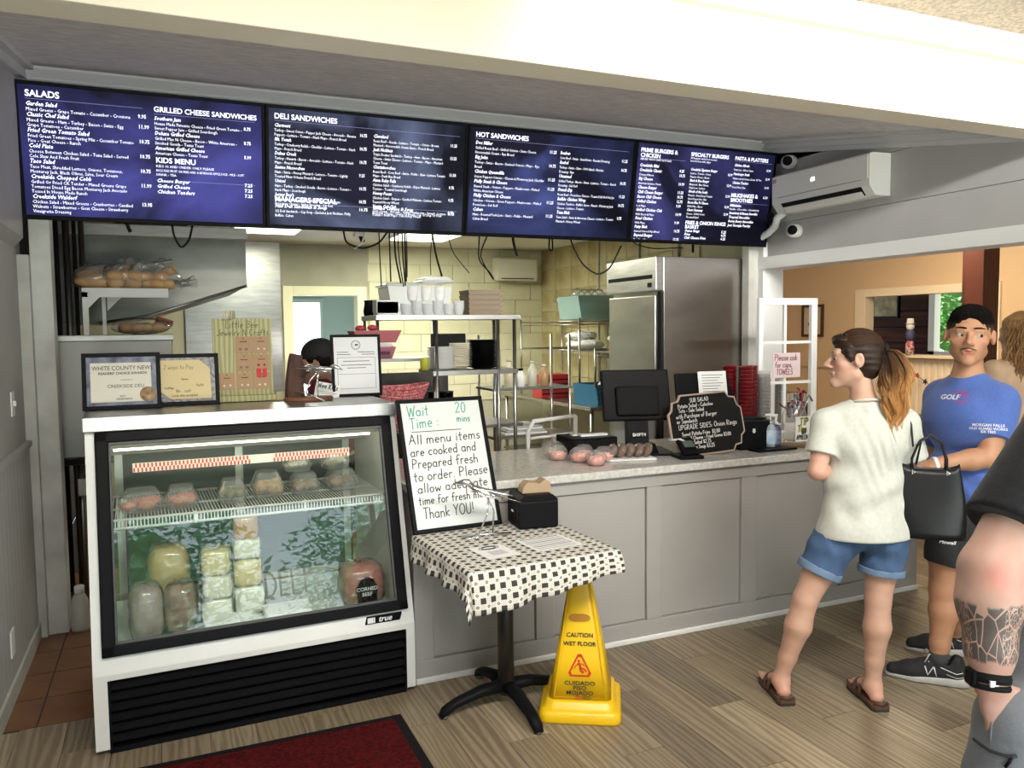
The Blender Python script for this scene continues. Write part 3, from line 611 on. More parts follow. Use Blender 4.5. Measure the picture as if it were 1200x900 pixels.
for k, (x, y, wd_, dd, hh) in enumerate(((.52, .22, .20, .12, .05), (.78, .26, .20, .16, .045))):
    t = thing('wrapped_package', ('white paper wrapped package in front of the left cheese stack', 'flat white paper package right of the cheese stacks')[k], 'package', inC(x, y - .02, DZ), .03)
    B().bx(-wd_ / 2, wd_ / 2, -dd / 2, dd / 2, 0, hh).make('body', PAPER, t, bevel=.012)
    B().prism([(-wd_ / 2, hh + .0005), (wd_ / 2, hh + .0005), (0, hh + .003)], -dd / 2 + .02, dd / 2 - .02, 'y').make('fold', PAPER, t)

# ================================================================ MENU SCREENS
SCR = []
for i in range(4):
    c = mat('screen_night_sky_%s' % 'abcd'[i], (.004, .004, .012), .5, col2=(.004, .004, .012), scale=1, spec=.12)
    nt = c.node_tree; N = nt.nodes; L = nt.links; b_ = N['Principled BSDF']
    tc = N['Texture Coordinate']; n1 = N.new('ShaderNodeTexNoise'); n1.inputs['Scale'].default_value = 1.35; n1.inputs['Detail'].default_value = 10; n1.inputs['Distortion'].default_value = .8
    mp = N['Mapping']; mp.inputs['Location'].default_value = (i * 3.1 + 1.2, 0, i); L.new(mp.outputs[0], n1.inputs['Vector'])
    rp = N.new('ShaderNodeValToRGB'); L.new(n1.outputs['Fac'], rp.inputs[0])
    blue = [(.09, .09, .42, 1), (.22, .27, .46, 1), (.09, .12, .38, 1), (.08, .08, .30, 1)][i]
    rp.color_ramp.elements[0].position = .42; rp.color_ramp.elements[0].color = (.005, .005, .014, 1)
    rp.color_ramp.elements[1].position = .78; rp.color_ramp.elements[1].color = blue
    dv = N.new('ShaderNodeVectorMath'); dv.operation = 'DISTANCE'; L.new(tc.outputs['Object'], dv.inputs[0]); dv.inputs[1].default_value = ((.68, 0, .38), (.50, 0, .36), (.42, 0, .40), (.38, 0, .42))[i]
    mr = N.new('ShaderNodeMapRange'); L.new(dv.outputs['Value'], mr.inputs['Value']); mr.inputs['From Min'].default_value = .08; mr.inputs['From Max'].default_value = .72; mr.inputs['To Min'].default_value = 1.35; mr.inputs['To Max'].default_value = .22
    L.new(rp.outputs[0], b_.inputs['Emission Color']); L.new(mr.outputs[0], b_.inputs['Emission Strength'])
    SCR.append(c)
TXT = mat('screen_letters', (.9, .9, 1), .5, emit=1.0, ecol=(.85, .87, 1.0))
LINE = mat('screen_rule', (.2, .2, .4), .5, emit=.35, ecol=(.5, .5, .9))
def block(x, y, items, price_x, sz=.030, step=.0325, body=.0255, kx=1.0):
    """items: (title, [lines], price)"""
    o = []
    for ti, ls, pr in items:
        o.append((ti, x, y, sz, .018, .25, kx)); y -= step
        if pr: o.append((pr, price_x, y + step * .3, sz * .92, .02, 0, kx))
        for l in ls: o.append((l, x, y, body, .0, 0, kx)); y -= step * .93
        y -= .003
    return o, y
ME = []
a, y = block(.05, .555, [('Garden Salad', ['Mixed Greens - Grape Tomato - Cucumber - Croutons'], '9.95'), ('Classic Chef Salad', ['Mixed Greens - Ham - Turkey - Bacon - Swiss - Egg', 'Grape Tomatoes - Cucumber'], '11.99'),
  ('Fried Green Tomato Salad', ['Fried Green Tomatoes - Spring Mix - Cucumber Tomato', 'Pico - Goat Cheese - Ranch'], '10.75'), ('Cold Plate', ['Choose Between Chicken Salad - Tuna Salad - Served', 'Cole Slaw And Fresh Fruit'], '10.75'),
  ('Taco Salad', ['Taco Meat, Shredded Lettuce, Onions, Tomatoes,', 'Monterey Jack, Black Olives, Salsa, Sour Cream'], '10.75'), ('Creekside Chopped Cobb', ['Grilled Or Fried CK Tender - Mixed Greens Grape', 'Tomatoes Diced Egg Bacon Monterey Jack Avocado', 'Tossed In House Made Ranch'], '11.99'),
  ('Creekside Waldorf', ['Chicken Salad - Mixed Greens - Cranberries - Candied', 'Walnuts - Strawberries - Goat Cheese - Strawberry', 'Vinaigrette Dressing'], '13.95')], .575, .030, .0262, .0245, .88)
a2, y = block(.655, .535, [('Southern Jam', ['House Made Pimento Cheese - Fried Green Tomato -', 'Sweet Pepper Jam - Grilled Sourdough'], '8.75'), ('Deluxe Grilled Cheese', ['Grilled Mac N Cheese - Bacon - White American -', 'Smoked Gouda - Texas Toast'], '8.75'), ('American Grilled Cheese', ['American Cheese - Texas Toast'], '5.99')], 1.12, .028, .0262, .0235, .88)
ME.append([('SALADS', .05, .60, .045, .02, 0), ('GRILLED CHEESE SANDWICHES', .655, .578, .038, .018, 0), ('KIDS MENU', .655, .310, .040, .02, 0)] + a + a2 +
  [('KIDS 10 AND UNDER ONLY PLEASE', .655, .285, .019, 0, 0), ('INCLUDES FRUIT OR FRIES AND A BEVERAGE APPLE JUICE - MILK - SOFT', .655, .262, .018, 0, 0, .8), ('DRINK - TEA', .655, .24, .018, 0, 0),
   ('Cheese Burger', .655, .205, .028, .018, .25), ('Grilled Cheese', .655, .175, .028, .018, .25), ('Chicken Tenders', .655, .145, .028, .018, .25), ('7.25', 1.12, .205, .026, .02, 0), ('7.25', 1.12, .175, .026, .02, 0), ('7.25', 1.12, .145, .026, .02, 0)])
a, y = block(.05, .555, [('Clermont', ['Turkey - Sweet Onion - Pepper Jack Cheese - Avocado - Banana', 'Peppers - Lettuce - Tomato - Herb Mayo - French Bread'], '10.75'), ('Mt. Yonah', ['Turkey - Cranberry Relish - Cheddar - Lettuce - Tomato - Herb', 'Mayo - French Bread'], '10.75'),
  ('Dukes Creek', ['Turkey - Havarti - Bacon - Avocado - Lettuce - Tomato - Herb', 'Mayo - French Bread'], '10.75'), ('Sautee Nacoochee', ['Ham - Swiss - Honey Mustard - Lettuce - Tomato - Lightly', 'Toasted New Orleans French Bread'], '9.25'),
  ('Unicoi', ['Ham - Turkey - Smoked Gouda - Bacon - Lettuce - Tomato -', 'Herb Mayo - Sourdough'], '10.75'), ("Jersey Boy's", ['Pepperoni - Genoa Salami - Ham - Lettuce - Tomato', 'Provolone Cheese - Italian Dressing - Sub Roll'], '10.75')], .545, .028, .0262, .0225, .80)
a2, y = block(.63, .54, [('Cleveland', ['Roast Beef - Gouda - Lettuce - Tomato - Onion - Brown', 'Mustard - Horseradish Cream Sauce - French Bread'], '11.25'), ('Jack Nicklaus', ['Triple Decker Sandwich - Turkey - Ham - Bacon - American', 'Cheese - Swiss Cheese - Lettuce - Tomato - Mayo - Mustard', 'Texas Toast'], '13.25'),
  ('Chattahoochee', ['Roast Beef - Corn Beef - Swiss - Pickle - Slaw - Lettuce Tomato', 'Mayo - Dark Rye Bread'], '11.50'), ('Anna Ruby Falls', ['Chicken Salad - Cranberry Relish - Dijon Mustard - Lettuce', 'Tomato - Toasted Sourdough'], '9.75'), ('Honey Pecan', ['Chicken Salad - Grapes - Candied Walnuts - Lettuce Tomato', 'Toasted Honey Wheat'], '9.75'),
  ('Veggie Cali Club', ['Goat Cheese - Avocado - Grilled Mushrooms - Spinach - Lettuce', 'Tomato - Herb Mayo - Soft Honey Wheat'], '8.75')], 1.12, .028, .0262, .0225, .80)
ME.append([('DELI SANDWICHES', .05, .60, .042, .02, 0), ('MANAGERS SPECIAL', .05, .135, .040, .02, 0)] + a + a2 + [('Half Deli Sandwich & Soup', .05, .10, .028, .018, .25), ('1/2 Deli Sandwich - Cup Soup - Excludes Jack Nicklaus, Philly', .05, .072, .0225, 0, 0, .8), ('Buffalo, Cuban', .05, .047, .0225, 0, 0, .8), ('10.75', .545, .10, .026, .02, 0),
   ('Grilled Cheese & Soup', .63, .115, .028, .018, .25), ('American Cheese - Choice Of Bread - Cup Of Soup Or Fruit', .63, .087, .0225, 0, 0, .8), ('8.75', 1.12, .10, .026, .02, 0)])
a, y = block(.05, .555, [('Doc Miller', ['Grilled Roast Beef - Grilled Onions - Swiss Cheese', 'Horseradish Cream - Rye Bread'], '11.25'), ('Big John', ['Turkey - Swiss - Bacon - Sauteed Onions - Mayo - Rye', 'Bread'], '10.75'), ('Chicken Quesadilla', ['Onion Peppers Onions - Cheese & Monterey Jack Cheddar'], '11.25'),
  ('Philly Steak & Cheese', ['Shaved Steak - Onions - Peppers - Mushrooms - Melted', 'White American Cheese'], '11.25'), ('Philly Chicken & Cheese', ['Chicken - Onions - Green Peppers - Mushrooms - Melted', 'Provolone - Sub Roll'], '11.25'), ('Cuban', ['Ham - Roasted Pork Loin - Swiss - Pickle - Mustard', 'Cuban Bread'], '11.25')], .575, .030, .030, .0235, .88)
a2, y = block(.655, .535, [('Reuben', ['Corn Beef - Swiss - Sauerkraut - Russian Dressing'], '11.25'), ('Rachel', ['Turkey - Swiss - Slaw - 1000 Island - Russian', 'Dressing - Rye'], '10.75'), ('Unnamed', ['Grilled Turkey - Bacon - Swiss - Lettuce - Tomato - Ranch', 'Dressing - Sub Roll'], '10.75'),
  ('French Dip', ['Roast Beef - Provolone Cheese - Toasted Sub Roll Au Jus'], '11.25'), ('Buffalo Chicken Wrap', ['Chicken Tenders - Buffalo Sauce - Ranch - Monterey Jack', 'Cheese - Lettuce - Tomato'], '10.75'), ('Tuna Melt', ['Tuna Salad - Swiss & American Cheese - Lettuce - Tomato', 'Mustard - Honey Wheat'], '9.75')], 1.13, .030, .030, .0235, .80)
ME.append([('HOT SANDWICHES', .05, .60, .042, .02, 0)] + a + a2)
a, y = block(.04, .50, [('Creekside Mini', [], '8.25'), ('Creekside Classic', ['Chopped Bacon'], '10.75'), ('Big Cheese', ['American Lettuce Onion'], '10.99'), ('Cheese Burger', [], '11.25'), ('Chili Cheese Burger', [], '10.75'), ('Bacon Chili Cheese', [], '12.75'), ('Grilled Chicken', ['6 oz Mayo'], '9.99'),
  ('Grilled Chicken Club', ['With Bacon & Mayo'], '10.99'), ('Fried Chicken', ['With Mayo'], '9.99'), ('Patty Melt', ['Sauteed Onion & Rye Bread'], '10.75'), ('Beyond Burger', ['Plant Based Burger'], '12.25')], .375, .030, .029, .022, .85)
a2, y = block(.47, .50, [('Creekside Signature Burger', ['Lettuce - Tomato - Onion', 'Pimento Cheese - Bacon'], '12.99'), ('Black & Blue Burger', ['Blackened - Blue Cheese', 'Mushroom - Lettuce'], '12.99'), ('Mouth of the South', ['Pimento - Fried Green Tomato', 'Sweet Pepper Jam - Bun'], '12.99'), ('Bacon Mac N Cheese', ['Grilled Mac - Bacon'], '12.99'), ('Classic Runaway', ['Cheese - Grilled Onion', 'Thousand Island'], '12.99')], .80, .026, .026, .021, .8)
a3, y = block(.85, .555, [('Chicken Alfredo', ['Fettuccine - Alfredo Sauce'], '13.99'), ('Hamburger Steak', ['Mushrooms & Onions, Choice Of Two'], '13.99'), ('Chicken Tenders', ['French Fries, Slaw'], '11.99')], 1.15, .026, .031, .021, .8)
ME.append([('PRIME BURGERS &', .04, .60, .038, .02, 0), ('CHICKEN', .04, .565, .038, .02, 0), ('SERVED WITH CHIPS & PICKLE', .04, .545, .019, 0, 0), ('SPECIALTY BURGERS', .46, .60, .036, .02, 0), ('All burgers served on toasted', .46, .58, .019, 0, 0), ('brioche bun with chips', .46, .56, .019, 0, 0), ('PASTA & PLATTERS', .85, .60, .036, .02, 0),
   ('MILKSHAKES &', .85, .335, .038, .02, 0), ('SMOOTHIES', .85, .30, .038, .02, 0), ('FRIES & ONION RINGS', .47, .12, .036, .02, 0), ('BASKET', .47, .09, .036, .02, 0), ('Onion Rings', .47, .065, .026, .02, .25), ('Fries', .47, .04, .026, .02, .25), ('Chili Cheese Fries', .47, .015, .026, .02, .25), ('5.25', .80, .065, .026, .02, 0), ('4.75', .80, .04, .026, .02, 0), ('6.25', .80, .015, .026, .02, 0),
   ('Milkshake', .85, .265, .026, .02, .25), ('Strawberry & Banana Smoothie', .85, .21, .026, .02, .25, .8), ('Tropical Smoothie', .85, .18, .026, .02, .25), ('Berry Berry Smoothie', .85, .15, .026, .02, .25), ('Just Georgia Peachy', .85, .12, .026, .02, .25), ('Vanilla - Chocolate - Strawberry', .85, .24, .021, 0, 0), ('6.50', 1.15, .335, .026, .02, 0)] + a + a2 + a3)
TW, TH = 1.236, .700
tl = math.atan2(.12, .69)
nm = ['wall menu screen listing salads and grilled cheese, leftmost', 'wall menu screen listing deli sandwiches, second from the left', 'wall menu screen listing hot sandwiches, third from the left', 'wall menu screen listing prime burgers and pasta, rightmost']
for i in range(4):
    t = thing('menu_screen', nm[i], 'screen', (-.665 + i * 1.2385, 4.985, 2.262), 0, 'row of menu screens above the counter', rx=0)
    t.rotation_euler = (tl, 0, 0)
    b = B(); e = .018
    b.bx(0, TW, -.03, .02, 0, e + .006).bx(0, TW, -.03, .02, TH - e, TH).bx(0, e, -.03, .02, e, TH - e).bx(TW - e, TW, -.03, .02, e, TH - e)
    b.make('bezel', BLACK, t, bevel=.003)
    sc = B().bx(e - .004, TW - e + .004, -.024, .018, e, TH - e + .004).make('panel', SCR[i], t)
    B().bx(.2, TW - .2, .018, .05, .12, TH - .12).make('rear_housing', BLACKM, t)
    text([(q[0], q[1], q[2] + .025) + tuple(q[3:]) for q in ME[i]], 0, frame3((0, -.0252, 0), (1, 0, 0), (0, 0, 1)), TXT, sc, 'menu_lettering', ext=0)
    b = B()
    for (x0, x1, yy) in [[(.05, .6, .613), (.655, 1.18, .59), (.655, 1.18, .24)], [(.05, 1.18, .613), (.05, 1.18, .15)], [(.05, 1.18, .613)], [(.04, .42, .585), (.85, 1.2, .615), (.85, 1.2, .315)]][i]: b.bx(x0, x1, -.0256, -.0250, yy, yy + .0016)
    b.make('rule', LINE, sc)
    B().bx(.02, 1.2, .05, .09, TH - .2, TH - .16).make('wall_bracket', BLACKM, t)

# ================================================================ WALL UNIT, DEVICES ON THE RIGHT WALL
t = thing('air_conditioner', 'white wall air conditioner above the wide opening beside the menu screens', 'air conditioner', (4.33, 3.845, 2.48))
ACW = mat('ac_white', (.84, .83, .79), .35)
B().prism([(0, 0.0), (-.13, 0.0), (-.18, .06), (-.185, .09), (-.185, .255), (-.16, .268), (0, .27)], 0, .89, 'y').make('body', ACW, t, bevel=.006)
B().prism([(-.186, .10), (-.192, .105), (-.192, .25), (-.186, .258)], .01, .88, 'y').make('front_panel', ACW, t, bevel=.002)
B().prism([(-.135, .008), (-.178, .058), (-.182, .055), (-.139, .004)], .07, .80, 'y').make('louvre_slot', BLACKM, t)
B().prism([(-.125, -.005), (-.165, .03), (-.168, .026), (-.128, -.009)], .08, .79, 'y').make('louvre', ACW, t)
B().bx(-.1925, -.190, .06, .82, .098, .101).make('seam', mat('seam_grey', (.25, .25, .25), .5), t)
text([('68', 0, 0, .038, .02, 0)], 0, frame3((-.1935, .50, .165), (0, -1, 0), (0, 0, 1)), mat('ac_digits', (1, 1, 1), .5, emit=2.0), t, 'display_digits')
B().bx(-.193, -.192, .84, .875, .21, .24).make('sticker', mat('pinkish_sticker', (.6, .35, .35), .5), t); B().bx(-.193, -.192, .80, .86, .12, .14).make('sticker', PAPER, t)
b = B().tube([(4.30, 4.78, 2.50), (4.27, 4.82, 2.46), (4.26, 4.83, 2.40), (4.27, 4.92, 2.36), (4.22, 5.02, 2.30), (4.20, 5.04, 2.27)], .028, 10)
tag(b.make('line_cover', W_TRIM), 'white bent pipe cover running from the air conditioner to the menu corner', 'pipe')
tag(B().tube([(4.29, 4.9, 2.50), (4.24, 5.0, 2.47), (4.20, 5.03, 2.52)], .022, 8).tube([(4.29, 4.9, 2.46), (4.25, 4.99, 2.43), (4.21, 5.03, 2.40)], .018, 8).make('hose_bundle', BLACKM), 'black foam covered hoses behind the right end of the menu screens', 'hose')
for nm_, z_, lb in (('camera', 2.86, 'small round white security camera up near the ceiling corner'), ('camera', 2.35, 'white round security camera under the air conditioner pipe')):
    p_ = Vector((4.33, 4.72 if z_ > 2.6 else 4.66, z_))
    t = thing('security_camera', lb, 'camera', p_, 0)
    B().lathe([(.0, 0), (.045, 0), (.05, .02), (.05, .06), (.04, .085), (0, .09)], 20, M=Matrix.Rotation(-PI / 2, 4, 'Y') @ Matrix.Identity(4)).make('housing', W_TRIM, t)
    B().ell((-.085, -.03, 0), (.035, .035, .035), 16, 10).make('lens', BLACK, t)

# ================================================================ ON THE COUNTER
CT = .9305
t = thing('cash_register_screen', 'large black point of sale monitor seen from behind on the counter', 'monitor', (2.46, 3.92, CT), -.30)
B().bx(-.18, .20, -.13, .17, 0, .012).prism([(-.13, .012), (.13, .012), (.03, .06), (-.05, .06)], -.02, .10, 'x').make('base', BLACK, t, bevel=.004)
B().prism([(-.045, .02), (.045, .02), (.075, .30), (.02, .30)], -.05, .07, 'x').make('neck', BLACK, t, bevel=.006)
B().cb((0.01, .04, .33), (.40, .035, .30), (-.30, 0, 0)).make('monitor', BLACK, t, bevel=.01)
B().cb((0.01, .0, .30), (.25, .04, .17), (-.30, 0, 0)).make('rear_cover', BLACKM, t, bevel=.012)
text([('SHIFT4', 0, 0, .026, .02, 0)], 0, frame3((-.035, -.063, .105), (1, 0, 0), (0, 0, 1)), SIL, t, 'logo_lettering')
tag(B().tube([(2.56, 3.74, 1.02), (2.60, 3.68, 1.03), (2.64, 3.64, 1.00), (2.66, 3.62, .95)], .006, 8).make('cable', W_TRIM), 'white cable curling over the card reader stand', 'cable')
t = thing('card_terminal', 'black card terminal on the counter edge below the monitor', 'card terminal', (2.62, 3.64, CT), -.2)
B().bx(-.07, .07, -.06, .08, 0, .02).make('foot', BLACK, t, bevel=.006)
B().cb((0, .01, .06), (.09, .13, .03), (.6, 0, 0)).make('keypad_body', BLACK, t, bevel=.006); B().cb((0, -.005, .078), (.06, .05, .004), (.6, 0, 0)).make('display', RG, t)
t = thing('cash_box', 'low black cash drawer box behind the cake plate', 'cash drawer', (2.22, 4.05, CT), -.05)
B().bx(-.14, .14, -.10, .14, 0, .10).make('case', BLACK, t, bevel=.006); B().bx(-.13, .13, -.105, -.10, .02, .085).make('drawer_front', BLACKM, t)
B().cb((0.02, -.02, .108), (.17, .05, .012)).cb((-.06, .03, .106), (.06, .04, .01)).make('pens', W_TRIM, t)
t = thing('register_monitor', 'second black monitor with white sheet taped to its back, behind the chalkboard', 'monitor', (3.12, 4.12, CT), -.12)
B().bx(-.12, .12, -.08, .10, 0, .015).prism([(-.03, .015), (.03, .015), (.05, .22), (.0, .22)], -.05, .05, 'x').make('stand', BLACK, t, bevel=.004)
B().cb((-.0, .05, .28), (.40, .03, .30), (-.18, 0, 0)).make('monitor', BLACK, t, bevel=.008)
sh_ = B().cb((.045, .02, .305), (.20, .002, .27), (-.18, 0, .0)).make('paper_sheet', PAPER, t)
INK = mat('black_ink', (.02, .02, .02), .6)
b = B()
for k in range(13): b.cb((.045 - .01 * (k % 3), .0175 - .001, .415 - k * .017), (.15 - .02 * (k % 3), .0012, .003), (-.18, 0, 0))
for i_, v_ in enumerate(b.v): b.v[i_] = (v_[0], v_[1] + (v_[2] - .305) * .18, v_[2])
b.make('print_lines', INK, sh_)
# chalkboard
t = thing('chalkboard_sign', 'scalloped black chalkboard sign with white hand lettering on the counter', 'sign', (2.80, 3.71, CT), -.12)
CHK = mat('chalk_black', (.010, .010, .010), .8, col2=(.016, .016, .015), scale=9, spec=.1); PINKW = mat('pale_wood_edge', (.45, .33, .26), .6); CHALK = mat('white_chalk', (.78, .78, .76), .9)
pts = []
hw, hh = .225, .165
for sx, sy in ((1, -1), (1, 1), (-1, 1), (-1, -1)):
    cn = [(hw * .62, hh), (hw * .70, hh * .82), (hw * .86, hh * .78), (hw * .90, hh * .52), (hw, hh * .40)]
    q = [(sx * a, sy * c) for a, c in cn]
    if sx * sy > 0: q = q[::-1]
    pts += q
Mt = Matrix.Translation((0, .0, .175)) @ Matrix.Rotation(-.22, 4, 'X') @ Matrix.Rotation(-.06, 4, 'Y')
B().prism([(a * 1.05, c * 1.06) for a, c in pts], .002, .016, 'y', M=Mt).make('backing', PINKW, t)
cbd = B().prism(pts, -.004, .006, 'y', M=Mt).make('board', CHK, t)
hand([('SUB SALAD', -.09, .128, .022), ('Potato Salad - Coleslaw', -.17, .10, .02), ('Tots - Side Salad', -.17, .074, .02), ('with Purchase of Burger', -.19, .042, .023), ('or Sandwich', -.19, .014, .023), ('UPGRADE SIDES: Onion Rings', -.185, -.022, .027), ('Sweet Potato Fries  $2.00', -.17, -.058, .02), ('Mac N Cheese - Fried Green $3.00', -.165, -.082, .019), ('Side Salad $2.75', -.15, -.108, .02), ('Cup Soup $3.25', -.12, -.134, .02)],
     Mt @ frame3((0, -.0046, 0), (1, 0, 0), (0, 0, 1)), CHALK, cbd, 'chalk_lettering', pen=.0028, seed=3)
B().tube([(-.1, .03, 0.006), (-.05, -.03, .02), (-.05, .0, .12)], .004, 6).tube([(.1, .03, 0.006), (.05, -.03, .02), (.05, .0, .12)], .004, 6).tube([(-.05, -.03, .02), (.05, -.03, .02)], .004, 6).make('easel_stand', BLACK, t)
t = thing('receipt_printer', 'black box receipt printer at the right of the chalkboard', 'printer', (3.16, 3.80, CT), -.1)
B().bx(-.11, .11, -.10, .12, 0, .17).make('case', BLACK, t, bevel=.01); B().bx(-.08, .08, -.06, .08, .17, .18).make('lid', BLACKM, t)
B().bx(-.03, -.015, -.1015, -.10, .10, .125).bx(-.034, -.011, -.1015, -.10, .108, .113).make('usb_mark', SIL, t)
tag(B().bx(3.08, 3.36, 3.60, 3.70, CT, CT + .012).make('black_folder', BLACK, None, bevel=.003), 'flat black folder on the counter in front of the printer', 'folder')
for k, (x, y, nm_, lb) in enumerate(((3.245, 3.70, 'sanitizer_bottle', 'clear hand sanitizer pump bottle with blue label beside the printer'), (3.33, 3.75, 'lotion_bottle', 'dark blue labelled pump bottle right of the clear sanitizer'))):
    t = thing(nm_, lb, 'bottle', (x, y, CT + (.012 if k == 0 else 0)), 0)
    B().lathe([(.0, 0), (.03, 0), (.032, .01), (.032, .11), (.022, .128), (.012, .135)], 16).make('bottle', mat('sanitizer_gel', (.75, .85, .92), .1, trans=.55) if k == 0 else mat('navy_bottle', (.05, .07, .16), .3), t)
    B().lathe([(.0331, .02), (.0331, .10)], 16, cap=False).make('label', mat('blue_label', (.25, .5, .75), .5, col2=(.8, .85, .9), scale=25) if k == 0 else mat('pale_label', (.35, .38, .5), .5, col2=(.05, .06, .15), scale=45), t)
    B().lathe([(.013, .135), (.013, .15), (.005, .152), (.005, .185)], 10).bx(-.035, .01, -.006, .006, .183, .195).make('pump', W_TRIM, t)
# red and clear cup stacks
RC = mat('red_tumbler', (.20, .008, .012), .2, trans=.15, spec=.7)
def cups(x, y, n, r, h, m, label, pitch=.022, group='stacks of plastic cups behind the register', z=CT):
    for k in range(n):
        o = B().lathe([(r * .72, 0), (r * .74, .004), (r, h), (r * 1.04, h + .001), (r * 1.04, h + .006), (r * .97, h + .004), (r * .70, .006)], 14, cap=False).make('cup', m) if k == 0 else cups.last.copy()
        if k: COL.objects.link(o)
        cups.last = o
        o.location = (x, y, z + k * pitch); tag(o, label + ', ' + nth(k, n), 'cup', group)
for i, (x, y) in enumerate(((3.33, 4.18), (3.43, 4.10), (3.36, 4.06))): cups(x, y, 14, .045, .15, RC, ('red translucent tumbler in the back stack by the steel cooler', 'red translucent tumbler in the right red stack', 'red translucent tumbler in the front red stack')[i], .024, 'red tumblers stacked by the cooler')
CC = mat('clear_cup', (.93, .92, .92), .08, trans=.86)
for i, (x, y, n_) in enumerate(((3.52, 4.08, 15), (3.62, 4.30, 13), (3.70, 4.28, 12), (3.86, 4.30, 12))): cups(x, y, n_, .042, .12, CC, ('clear plastic cup in the stack beside the red tumblers', 'clear plastic cup in the stack behind the window sash, left', 'clear plastic cup in the stack behind the window sash, middle', 'clear plastic cup in the stack behind the window sash, right')[i], .022, 'clear cups stacked beside the red tumblers')
# old window sash standing on the counter
t = thing('decorative_window', 'old white six pane window sash standing on the right end of the counter', 'window frame', (3.60, 4.22, CT), 0)
SW_, SH_ = .50, .905
B().bx(0, .035, 0, .03, 0, SH_).make('stile', W_TRIM, t, bevel=.003); B().bx(SW_ - .05, SW_, 0, .03, 0, SH_).make('stile', W_TRIM, t, bevel=.003)
B().bx(.035, SW_ - .05, 0, .03, SH_ - .045, SH_).make('rail', W_TRIM, t, bevel=.003); B().bx(.035, SW_ - .05, 0, .03, 0, .06).make('rail', W_TRIM, t, bevel=.003)
B().bx(.215, .235, .005, .025, .06, SH_ - .045).make('muntin', W_TRIM, t)
for z in (.33, .60): B().bx(.035, SW_ - .05, .006, .024, z, z + .018).make('muntin', W_TRIM, t)
pn = thing('paper_note', 'small pink paper note taped to the window sash', 'note', (3.70, 4.205, 1.305), 0)
s_ = B().bx(0, .235, -.002, 0, 0, .165).make('sheet', mat('pinkish_paper', (.72, .58, .58), .7), pn)
hand([('Please ask', .015, .115, .04), ('for cups,', .02, .07, .036), ('TOWELS', .03, .02, .036)], frame3((0, -.0035, 0), (1, 0, 0), (0, 0, 1)), mat('red_marker', (.25, .04, .06), .7), s_, 'lettering', pen=.005, seed=2)
pn['category'] = 'note'
# tip jar, baskets
t = thing('tip_jar', 'large clear glass jar stuffed with a red ribbon and wearing a white thank you card', 'jar', (3.50, 3.78, CT + .012), 0)
B().lathe([(.0, .002), (.07, .0), (.075, .02), (.075, .16), (.06, .20), (.055, .22), (.06, .225)], 24, cap=False).make('glass', CLR, t)
cd = B().bx(-.065, .075, -.082, -.079, .015, .165).make('card', PAPER, t)
OLV = mat('olive_print', (.35, .30, .04), .6)
hand([('TIP', -.035, .115, .042), ('Tips', -.05, .075, .036)], frame3((0, -.0835, 0), (1, 0, 0), (0, 0, 1)), OLV, cd, 'lettering', pen=.009, seed=4)
hand([('are', -.02, .06, .02), ('APPRECIATED', -.06, .028, .026, 0, .125)], frame3((0, -.0838, 0), (1, 0, 0), (0, 0, 1)), INK, cd, 'lettering', pen=.004, seed=5)
rnd = random.Random(5); b = B(); b2 = B()
for k in range(16):
    p0 = Vector((rnd.uniform(-.04, .04), rnd.uniform(-.03, .03), .15)); p1 = p0 + Vector((rnd.uniform(-.05, .05), rnd.uniform(-.03, .03), rnd.uniform(.05, .17))); p2 = p1 + Vector((rnd.uniform(-.03, .03), 0, rnd.uniform(-.04, .03)))
    (b if k % 2 else b2).tube([p0, (p0 + p1) / 2 + Vector((.01, 0, .02)), p1, p2], [(.004, .012)] * 4, 5, flat=(0, 1, 0))
b.make('ribbon', mat('dark_red_ribbon', (.22, .02, .02), .25, spec=.8), t); b2.make('tissue', mat('silver_tissue', (.6, .62, .65), .2, .6), t)
t = thing('wooden_tray', 'thin round wooden tray under the jar at the counter end', 'tray', (3.52, 3.78, CT), 0)
B().lathe([(0, 0), (.16, 0), (.165, .006), (.16, .011), (0, .011)], 28).make('board', mat('tray_wood', (.22, .13, .07), .5, col2=(.14, .08, .04), scale=12), t)
t = thing('wire_basket', 'small wire basket of wrapped mints on the counter beside the cup stacks', 'basket', (3.49, 4.0, CT), 0)
b = B()
for z in (0.005, .05, .10): b.tube([(.09 * math.cos(a * PI / 8) * (1 + z * 2), .07 * math.sin(a * PI / 8) * (1 + z * 2), z) for a in range(16)], .003, 5, closed=True)
for a in range(16): b.tube([(.09 * math.cos(a * PI / 8), .07 * math.sin(a * PI / 8), .005), (.108 * math.cos(a * PI / 8), .084 * math.sin(a * PI / 8), .10)], .002, 4)
b.make('wire_frame', mat('tan_wire', (.35, .28, .2), .5), t)
b = B(); b2 = B()
for k in range(60):
    a = rnd.uniform(0, 2 * PI); r = rnd.uniform(0, .08)
    (b if k % 3 else b2).cb((r * math.cos(a), r * math.sin(a) * .8, rnd.uniform(.03, .135)), (.022, .012, .01), (rnd.uniform(0, 3), rnd.uniform(0, 3), rnd.uniform(0, 3)))
o = b.make('mints', mat('white_wrapper', (.75, .78, .75), .3), t); o['kind'] = 'stuff'; o = b2.make('mints', mat('green_wrapper', (.1, .35, .2), .3), t); o['kind'] = 'stuff'
t = thing('paper_tub', 'two nested white foam tubs in front of the wire basket', 'tub', (3.40, 3.83, CT), 0)
B().lathe([(.04, 0), (.05, .035), (.052, .04)], 18).make('tub', W_TRIM, t); B().lathe([(.042, .04), (.052, .075), (.054, .08)], 18).make('tub', W_TRIM, t)
